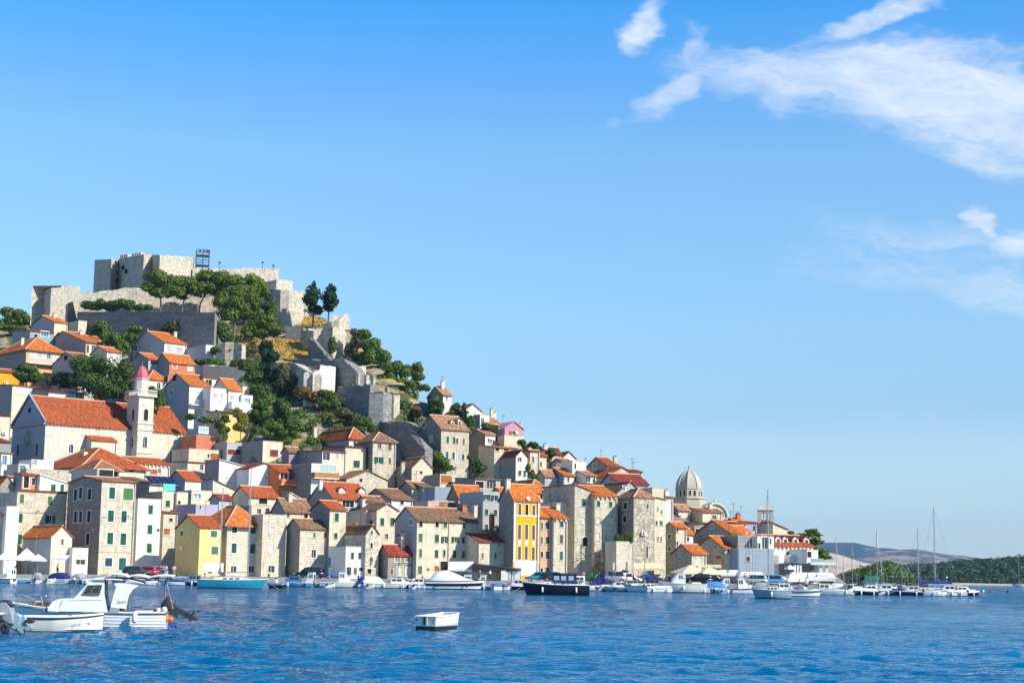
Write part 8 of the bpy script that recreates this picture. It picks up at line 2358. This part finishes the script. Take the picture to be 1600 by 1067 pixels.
# ================================================================== quayside furniture, cars, people
def car(label, px, Y, col, head=0, kind='hatch'):
 p = at(px, 895, Y)
 r = empty('parked_car', (p.x, Y, QZ), math.radians(head))
 tag(r, label, 'car', 'cars parked along the quay')
 L, W_, h1_, h2_ = (4.2, 1.72, .82, 1.46) if kind == 'hatch' else (4.5, 1.82, .95, 1.68)
 mb = MB()
 secs = [(-L / 2, .62, .45, .30, .58), (-L / 2 + .12, .82, .8, .26, h1_), (-L * .2, .86, .84, .24, h1_ + .03), (L * .22, .86, .83, .24, h1_ + .02), (L / 2 - .6, .84, .8, .26, h1_ - .08), (L / 2 - .08, .76, .66, .3, .62), (L / 2, .6, .5, .34, .5)]
 loft_box(mb, secs, 0, True); mb.build('body', MATS[col], r)
 mb = MB(); loft_box(mb, [(-L * .44, .74, .60, h1_, h1_ + .25), (-L * .36, .78, .62, h1_, h2_ - .02), (0, .79, .64, h1_, h2_), (L * .12, .78, .62, h1_, h2_ - .06), (L * .28, .76, .7, h1_ - .03, h1_ + .05)], 0, True); mb.build('roof', MATS[col], r)
 mb = MB()
 for s in (-1, 1):
  for a, b in ((-L * .36, -L * .12), (-L * .10, L * .12)):
   q_ = [(a, s * .80, h1_ + .05), (b + .1, s * .80, h1_ + .05), (b, s * .70, h2_ - .1), (a + .05, s * .70, h2_ - .1)]; mb.poly(q_ if s < 0 else q_[::-1])
 mb.poly([(L * .27, -.66, h1_ + .07), (L * .27, .66, h1_ + .07), (L * .135, .56, h2_ - .08), (L * .135, -.56, h2_ - .08)])
 mb.poly([(-L * .44 - .02, .64, h1_ + .1), (-L * .44 - .02, -.64, h1_ + .1), (-L * .365 - .02, -.54, h2_ - .08), (-L * .365 - .02, .54, h2_ - .08)])
 mb.build('window', MATS['glass'], r)
 for x in (-L * .31, L * .31):
  for s in (-1, 1):
   mb = MB(); mb.tube((x, s * .70, .32), (x, s * .89, .32), .32, .32, 14); w2 = mb.build('wheel', MATS['rubber'], r)
   mb = MB(); mb.tube((x, s * .86, .32), (x, s * .90, .32), .19, .19, 10); mb.build('rim', MATS['metal'], w2)
 for s in (-1, 1):
  mb = MB(); mb.box(L / 2 - .12, s * .6 - .14, .56, L / 2 + .01, s * .6 + .14, .70); mb.build('headlight', MATS['glass_pale'], r)
  mb = MB(); mb.box(-L / 2 - .005, s * .62 - .12, .6, -L / 2 + .1, s * .62 + .12, .78); mb.build('tail_light', MATS['paint_red'], r)
 return r
car('dark grey parked car left of the red one', 214, 250, 'metal_dark', 5)
car('red car parked below the tall corner house', 226, 251.5, 'paint_red', 175)
car('pale teal car parked right of the red one', 240, 252.5, 'paint_greyblue', 170)
car('black high car parked before the roofless stone house', 484, 250.5, 'paint_black', 172, 'suv')
car('blue car parked beside the black one', 500, 251, 'canvas_blue', 4)
car('dark green car parked below the peach house', 868, 251, 'leaf_dark' if 0 else 'metal_dark', 3)
car('teal car parked beside the kiosk', 842, 252, 'paint_blue', 176)
car('silver estate car parked under the large stone house', 957, 249, 'paint_silver', 176, 'suv')
car('white car parked right of the silver one', 981, 250, 'paint_white', 4)
car('steel blue car parked under the cream awning', 1092, 246, 'paint_navy', 175)
car('dark blue car parked before the dark cafe front', 1113, 247, 'paint_navy', 2)
car('grey blue car parked by the brown pillar', 1178, 245, 'paint_greyblue', 172)
car('red car parked before the grey rendered building', 1190, 246.5, 'paint_red', 4)
car('blue car parked before the white tent', 1203, 245.5, 'canvas_sky', 176)
car('silver car parked beside the white tent', 1216, 246, 'paint_silver', 5)
def parasol(label, px, pyt, wpx, hpx, Y, mat='awning_white', n=4):
 s = Y / FPX
 p = at(px, pyt, Y)
 r = empty('parasol', (p.x, Y, QZ), math.radians(20))
 tag(r, label, 'parasol', 'parasols and awnings on the quay')
 H_ = p.z - QZ; R_ = wpx * s / 2 * (1.3 if n == 4 else 1.0); d = hpx * s
 ph = math.pi / 4 if n == 4 else 0
 mb = MB()
 a = ngon(0, 0, R_, n, ph)
 for i in range(n):
  q0, q1 = a[i], a[(i + 1) % n]
  mb.poly([(*q0, H_ - d), (*q1, H_ - d), (0, 0, H_)]); mb.poly([(*q0, H_ - d - .22), (*q1, H_ - d - .22), (*q1, H_ - d), (*q0, H_ - d)])
  mb.poly([(*q1, H_ - d - .02), (*q0, H_ - d - .02), (0, 0, H_ - .04)])
 mb.build('canopy', MATS[mat], r)
 mb = MB(); mb.tube((0, 0, 0), (0, 0, H_ - .05), .04, .04, 8); mb.lathe([(.3, 0), (.3, .08), (.05, .1)], (0, 0, 0), 10); mb.build('pole', MATS['metal'], r)
 for i in range(n):
  mb = MB(); mb.tube((0, 0, H_ - d - .1), (a[i][0] * .6, a[i][1] * .6, H_ - d * .62), .015, .015, 4); mb.build('rib', MATS['metal'], r)
parasol('white square parasol, leftmost of the group by the orange roofed house', 12, 858, 34, 14, 249)
parasol('white square parasol with the tallest peak by the orange roofed house', 42, 856, 40, 17, 250.5)
parasol('white square parasol touching the wall of the orange roofed house', 60, 865, 26, 9, 248)
parasol('large pale tent parasol before the white terrace building', 1238, 893, 40, 13, 247)
parasol('small beige umbrella up on the terrace of the white building', 1234, 882, 14, 5, 254)
parasol('cream pitched canopy before the low rubble stone house', 1078, 882, 52, 12, 249, 'awning_cream')
parasol('cream pitched canopy before the larger rubble gable', 1107, 885, 44, 10, 248, 'awning_cream')
def awning(label, x0, x1, yt, yb, Y, dep=2.2, mat='awning_white', name='awning', n=3, post=True):
 a, b = at(x0, yt, Y), at(x1, yt, Y)
 zb_ = at(x0, yb, Y).z; zt_ = a.z
 r = empty(name, (a.x, Y, QZ), 0); tag(r, label, 'awning', 'parasols and awnings on the quay')
 W_ = b.x - a.x; s_ = at(x1, yt, Y).z - a.z
 mb = MB()
 z0, z1 = zb_ - QZ, zt_ - QZ
 mb.poly([(0, -dep, z0), (W_, -dep, z0 + s_), (W_, 0, z1 + s_), (0, 0, z1)]); mb.poly([(0, -dep, z0 - .03), (0, 0, z1 - .03), (W_, 0, z1 + s_ - .03), (W_, -dep, z0 + s_ - .03)])
 mb.box(0, -dep - .03, z0 - .25, W_, -dep, z0 + .01)
 mb.build('canvas', MATS[mat], r)
 if post:
  for i in range(n):
   mb = MB(); x = .1 + (W_ - .2) * i / (n - 1); mb.tube((x, -dep + .05, 0), (x, -dep + .05, z0), .035, .035, 6); mb.build('post', MATS['metal'], r)
 return r
awning('long cream awning with plants under the old tower house', 984, 1036, 879, 888, 256, 2.6, 'awning_cream')
awning('cream awning box carrying the parking sign', 1124, 1152, 890, 897, 252, 2.0, 'awning_white')
awning('pale awning right of the parking sign', 1151, 1190, 893, 898, 251, 2.0, 'awning_white')
awning('long white tent roof reaching toward the marina', 1244, 1300, 894, 904, 250, 3.4, 'awning_white')
awning('small white awning before the low white annex', 84, 110, 867, 872, 250, 1.6, 'awning_white')
awning('white sloping awning left of the kiosk', 701, 740, 877, 889, 255, 2.4, 'awning_white')
awning('cream edge awning before the low stone kiosk wall', 1096, 1126, 882, 884, 253, .8, 'awning_cream', post=False)
a, b = at(738, 881, 252), at(815, 889, 250)
r = empty('kiosk', (a.x, 252, QZ), math.radians(-1)); tag(r, 'open kiosk with slanting black canopy and white panels on the quay', 'kiosk')
W_ = b.x - a.x; z1, z2 = a.z - QZ, at(815, 890, 250).z - QZ
mb = MB(); mb.poly([(0, 0, z1), (W_, -1.5, z2), (W_, 3.5, z2 + .25), (0, 3.5, z1 + .2)]); mb.poly([(0, 0, z1 - 1.05), (W_ * .56, -.8, z2 - .4), (W_ * .56, -.8, (z1 * .44 + z2 * .56)), (0, 0, z1)])
mb.poly([(W_ * .56, -.8, z2 - .4), (W_, -1.5, z2 - .1), (W_, -1.5, z2), (W_ * .56, -.8, z1 * .44 + z2 * .56)])
mb.poly([(0, 0, z1 - 1.05), (0, 0, z1), (0, 3.5, z1 + .2), (0, 3.5, z1 - .8)]); mb.build('canopy', MATS['metal_dark'], r)
for x in (.3, W_ * .28, W_ * .57, W_ * .8, W_ - .15):
 mb = MB(); mb.tube((x, -1.5 * x / W_, 0), (x, -1.5 * x / W_, z2), .05, .05, 6); mb.build('post', MATS['metal_dark'], r)
for x0, x1 in ((W_ * .59, W_ * .79), (W_ * .81, W_ * .975)):
 mb = MB(); mb.box(x0, -1.0, .1, x1, -.95, z2 - .15); mb.build('panel', MATS['awning_white'], r)
mb = MB(); mb.box(0, 1.5, 0, W_ * .56, 1.6, 1.4); mb.build('counter', MATS['cream'], r)
def lowb(label, x0, x1, yt, yb, Y, wall, roofm, dep=8, slope=0):
 a, b = at(x0, yt, Y), at(x1, yt, Y)
 zb_ = at(x0, yb, Y).z
 r = empty('marina_building', (a.x, Y, zb_), 0); tag(r, label, 'building')
 W_ = b.x - a.x; H_ = a.z - zb_
 mb = MB(); mb.prism([(0, 0), (W_, 0), (W_, dep), (0, dep)], -2, H_ * .45, 0); mb.build('wall', MATS[wall], r)
 mb = MB(); mb.prism([(-.3, -.5), (W_ + .3, -.5), (W_ + .3 - slope, dep), (-.3 + slope, dep)], H_ * .45 + .003, H_, 0); mb.build('roof', MATS[roofm], r)
lowb('low black roofed building behind the marina boats', 1292, 1352, 898, 912, 300, 'grey', 'metal_dark')
lowb('low building with green roof behind the marina boats', 1353, 1372, 899, 912, 296, 'white', 'paint_green', 6, 1.0)
lowb('small brick coloured hut at the end of the pier', 1425, 1446, 911, 922, 262, 'brickred', 'tile_brown', 3)
a = at(1272, 878, 258); b = at(1306, 881, 258)
r = empty('terrace_canopy', (a.x, 258, QZ), 0); tag(r, 'flat white concrete terrace canopy on pillars at the end of the quay', 'canopy')
W_ = b.x - a.x; H_ = a.z - QZ
mb = MB(); mb.box(-.8, -1.5, H_ - .42, W_, 3, H_); mb.build('slab', MATS['white'], r)
for x in (.6, 1.5): 
 mb = MB(); mb.box(x, -1.2, 0, x + .45, -.7, H_ - .43); mb.build('pillar', MATS['white'], r)
mb = MB(); mb.box(-.8, -1.45, H_ + .003, 1.2, -1.42, H_ + .55); mb.build('glass_rail', MATS['glass_pale'], r)
a = at(1244, 880, 256)
r = empty('striped_screen', (a.x, 256, QZ), 0); tag(r, 'dark terrace wall with three white leaning panels under the white house', 'screen')
mb = MB(); mb.box(-2.6, 0, 0, 2.2, .2, a.z - QZ); mb.build('wall', MATS['metal_dark'], r)
for k in range(3):
 x = -.3 + k * .45; mb = MB(); z0, z1 = 1.2, a.z - QZ - .25
 mb.poly([(x, -.03, z0), (x + .32, -.03, z0), (x + .22, -.03, z1), (x - .10, -.03, z1)]); mb.build('panel', MATS['trim_white'], r)
p = at(1137, 892, 247.5)
r = empty('parking_sign', (p.x, 247.5, QZ), 0); tag(r, 'blue parking sign with white letter P on the quay', 'sign')
z = p.z - QZ
mb = MB(); mb.box(-.17, -.04, z - .22, .17, 0, z + .22); mb.build('board', MATS['canvas_sky'], r)
mb = MB(); mb.tube((0, .04, 0), (0, .04, z + .2), .03, .03, 6); mb.build('post', MATS['metal'], r)
tm_ = text_mesh('P', .36); tm_.materials.append(MATS['trim_white']); to = link('letter', tm_, r, (-.11, -.05, z - .13)); to.rotation_euler = (math.pi / 2, 0, 0)
def lamp(label, px, pyt, Y, arm=0.0, name='street_lamp', cat='street lamp', mat='pole_grey', r0=.06, head=True):
 p = at(px, pyt, Y)
 zb_ = QZ if Y < 300 else p.z - 6
 r = empty(name, (p.x, Y, zb_), 0); tag(r, label, cat, 'street lamps and poles' if cat == 'street lamp' else None)
 H_ = p.z - zb_
 mb = MB(); mb.tube((0, 0, -.1), (0, 0, H_), r0, r0 * .7, 8)
 if arm: mb.tube((0, 0, H_), (arm, 0, H_ + .05), .035, .035, 6)
 mb.build('pole', MATS[mat], r)
 if head:
  mb = MB(); mb.lathe([(.05, -.1), (.2, 0), (.16, .14), (.04, .2)], (arm, 0, H_ - .02), 10); mb.build('lamp_head', MATS['trim_white'], r)
lamp('street lamp with short arm before the old tower house', 989, 852, 250, -1.2)
lamp('red pole with white ball lamp beside the long shuttered front', 628, 841, 255, 0, mat='rust')
lamp('thick wooden utility pole before the long shuttered front', 701, 813, 254, 0, mat='wood', r0=.12, head=False, name='utility_pole', cat='utility pole')
lamp('rusty pole before the small orange roofed house', 57, 830, 248, 0, mat='rust', head=False, name='utility_pole', cat='utility pole')
lamp('grey mast pole before the green roof', 1318, 862, 262, 0, head=False, name='utility_pole', cat='utility pole')
lamp('orange tipped pole behind the black roofed building', 1331, 865, 300, 0, mat='paint_orange', head=False, name='utility_pole', cat='utility pole')
lamp('tall lamp post at the outer end of the pier', 1479, 902, 262, 0)
lamp('globe lamp on the grey black building', 1166, 833, 256, 0)
lamp('globe lamp beside the black upper storey', 1176, 833, 256, 0)
lamp('blue grey banner pole before the slim cream house', 516, 868, 250, 0, head=False, name='banner', cat='banner')
p = at(514, 878, 249.9); mb = MB(); mb.box(-.28, -.02, -.75, .28, .02, .75); tag(mb.build('banner', MATS['sh_blue'], None, p), 'narrow dark blue banner hanging before the slim cream house', 'banner')
for i, (px, py, w_, h_, m_) in enumerate(((1108, 886, 4, 10, 'sh_white'), (1115, 889, 3, 8, 'paint_skyblue'), (979, 884, 3, 12, 'sh_grey'), (959, 884, 3, 12, 'sh_white'), (1155, 893, 4, 9, 'paint_greyblue'))):
 p = at(px, py, 248); s_ = 248 / FPX
 r = empty('notice_board', (p.x, 248, QZ), 0); tag(r, ['tall white notice board before the cream canopies', 'pale blue notice board before the cream canopies', 'narrow grey notice board by the street lamp', 'narrow white notice board by the silver car', 'grey blue notice board right of the parking sign'][i], 'notice board', 'notice boards on the quay')
 mb = MB(); mb.box(-w_ * s_ / 2, -.03, p.z - QZ - h_ * s_ / 2, w_ * s_ / 2, .03, p.z - QZ + h_ * s_ / 2); mb.build('board', MATS[m_], r)
 mb = MB(); mb.tube((0, .05, 0), (0, .05, p.z - QZ), .03, .03, 6); mb.build('post', MATS['metal'], r)
def hedge(label, px, Y, wpx, z0, hgt, mat='leaf_green', n=900, name='hedge'):
 p = at(px, 890, Y); w_ = wpx * Y / FPX / 2
 C = [(x, 0, hgt * .5 + .12 * math.sin(x * 3)) for x in np.arange(-w_, w_ + .1, .45)]
 r = empty(name, (p.x, Y, z0)); tag(r, label, 'hedge', 'plants on the quay')
 link('foliage', leaf_mesh('foliage', C, [(.4, .35, hgt * .55)] * len(C), n, .2, mat, int(px)), r)
 mb = MB(); [mb.tube((c[0], 0, -.05), (c[0], 0, c[2]), .03, .02, 4) for c in C]; mb.build('stem', MATS['bark'], r)
hedge('green hedge on the terrace at the foot of the dark tower side', 976, 260, 24, at(976, 847, 259).z, 1.3, n=2200)
hedge('low hedge under the cream awning', 1010, 250, 50, QZ, .8, 'leaf_dark', n=1800)
hedge('round shrub left of the street lamp', 978, 255, 8, QZ, 1.9, 'leaf_dark')
hedge('bright shrub before the old tower house', 965, 254, 10, QZ, 1.5, 'leaf_green')
hedge('dark bush beside the fishing nets', 933, 256, 8, QZ, 2.6, 'leaf_dark')
hedge('palm like shrub trunk before the great stone house', 936, 252, 5, QZ + 1.5, 3.4, 'twig', n=700)
hedge('planter row under the white terrace canopy', 1260, 257, 20, at(1260, 891, 257).z, .7, 'leaf_green', n=900)
hedge('shrub clump at the end of the quay', 1292, 256, 14, QZ, 1.3, 'leaf_green', n=1200)
def person(label, px, Y, shirt='paint_white', trousers='canvas_navy', h=1.72, face=0, arm=.2, sit=False, z0=None, hair='dark'):
 """small standing figure: one skinned body, clothes and hair as children"""
 p = at(px, 890, Y)
 r = empty('person', (p.x, Y, QZ if z0 is None else z0), math.radians(face)); tag(r, label, 'person')
 k = h / 1.72
 V = [(0, 0, .95, .13), (0, 0, 1.15, .125), (0, 0, 1.38, .15), (0, 0, 1.47, .06), (0, 0, 1.52, .055), (0, -.01, 1.60, .095), (0, -.01, 1.68, .08),
   (-.19, 0, 1.40, .055), (-.26, -.02, 1.12, .045), (-.24, -.12 - arm * .3, .92 + arm * .2, .032), (.19, 0, 1.40, .055), (.26, -.02, 1.12, .045), (.25, -.06 - arm, .90 + arm * .5, .032),
   (-.10, 0, .90, .10), (-.11, -.03, .50, .062), (-.12, .02, .08, .045), (-.12, -.14, .04, .04), (.10, 0, .90, .10), (.12, .05, .50, .062), (.13, .08, .08, .045), (.13, -.08, .04, .04)]
 E = [(0, 1), (1, 2), (2, 3), (3, 4), (4, 5), (5, 6), (2, 7), (7, 8), (8, 9), (2, 10), (10, 11), (11, 12), (0, 13), (13, 14), (14, 15), (15, 16), (0, 17), (17, 18), (18, 19), (19, 20)]
 def skin(nm, ids, mat, grow=0.0):
  mp = {i: n_ for n_, i in enumerate(ids)}
  me = bpy.data.meshes.new(nm)
  me.from_pydata([tuple(c * k for c in V[i][:3]) for i in ids], [(mp[a_], mp[b_]) for a_, b_ in E if a_ in mp and b_ in mp], [])
  bm = bmesh.new(); bm.from_mesh(me); ly = bm.verts.layers.skin.verify(); bm.verts.ensure_lookup_table()
  for n_, i in enumerate(ids):
   bm.verts[n_][ly].radius = (V[i][3] * k + grow, V[i][3] * k * .8 + grow)
   bm.verts[n_][ly].use_root = (n_ == 0)
  bm.to_mesh(me); bm.free()
  me.materials.append(MATS[mat])
  o = link(nm, me, r)
  o.modifiers.new('skin', 'SKIN'); sm = o.modifiers.new('subdivision', 'SUBSURF'); sm.levels = 1; sm.render_levels = 1
  return o
 skin('body', list(range(21)), 'skin')
 skin('shirt', [0, 1, 2, 7, 8, 10, 11], shirt, .022)
 skin('trousers', [0, 13, 14, 15, 17, 18, 19], trousers, .022)
 mb = MB(); mb.lathe([(.085, -.04), (.105, .03), (.09, .09), (.01, .125)], (0, .012, 1.62 * k), 10); mb.build('hair', MATS['wood_dark'], r)
person('person in a black top standing by the boats left of the yellow house', 251, 246, 'paint_black', 'canvas_navy', 1.7, 20)
person('person in a white shirt standing beside the one in black', 259, 246.3, 'paint_white', 'canvas_grey', 1.74, -15, .3)
person('person in dark red leaning near the one in black', 255, 247.2, 'sh_maroon', 'paint_black', 1.66, 40, .5)
person('person in a pale shirt before the shaded alley', 272, 246.6, 'awning_cream', 'canvas_grey', 1.7, 10)
person('person in a dark blue shirt standing on the inflatable boat', 1249, 205, 'canvas_navy', 'canvas_grey', 1.65, 30, .3, z0=.45)
person('person in white at the stern of the inflatable boat', 1259, 205.2, 'paint_white', 'canvas_navy', 1.65, -20, .3, z0=.45)
for i, (px, Y, sh, lb) in enumerate(((1046, 250, 'paint_white', 'person in white walking before the shaded gap'), (1164, 247.5, 'paint_red', 'person in red by the pale awning'), (1232, 247, 'canvas_sky', 'person in blue under the pale tent'), (1262, 247, 'paint_white', 'person in white under the long tent'), (1276, 247.5, 'awning_cream', 'person in cream at the end of the long tent'),
 (750, 250, 'canvas_navy', 'person in navy under the black kiosk canopy'), (766, 250.5, 'paint_white', 'person in white under the black kiosk canopy'), (686, 250, 'sh_maroon', 'person in dark red before the arched doorway'), (90, 248, 'paint_white', 'person in white before the low white annex'), (912, 250, 'paint_orange', 'person in orange by the fishing nets'), (1008, 248.5, 'canvas_sky', 'person in blue under the long cream awning'))):
 person(lb, px, Y, sh, ['canvas_navy', 'canvas_grey', 'paint_black'][i % 3], 1.62 + .04 * (i % 4), 40 * i, .1 * (i % 4))
for i, px in enumerate((320, 420, 560, 660, 880, 1020, 1110)):
 p = at(px, 900, float(quay_edge(px)) + .5)
 mb = MB(); mb.lathe([(.16, 0), (.13, .1), (.12, .38), (.2, .44), (.18, .52), (.01, .56)], (0, 0, 0), 12)
 tag(mb.build('bollard', MATS['metal_dark'], None, (p.x, p.y, QZ)), 'black iron mooring bollard on the quay edge ' + ['right of the yellow house', 'before the roofless house', 'before the small white house', 'before the long shuttered front', 'before the stone house', 'under the long cream awning', 'before the rubble gable'][i], 'bollard', 'bollards on the quay edge')
# ================================================================== haze
hz = bpy.data.materials.new('haze'); hz.use_nodes = True
t_ = hz.node_tree; t_.nodes.clear(); nb_ = NB(t_)
pv = nb_.add('ShaderNodeVolumePrincipled'); pv.inputs['Density'].default_value = 0.000055; pv.inputs['Color'].default_value = (.36, .62, 1.0, 1)
oo = nb_.add('ShaderNodeOutputMaterial'); t_.links.new(pv.outputs[0], oo.inputs['Volume'])
mb = MB(); mb.box(-5500, -200, -12, 8200, 12500, 420)
tag(mb.build('haze', hz), 'thin blue air over the bay fading the far mountains', kind='stuff')
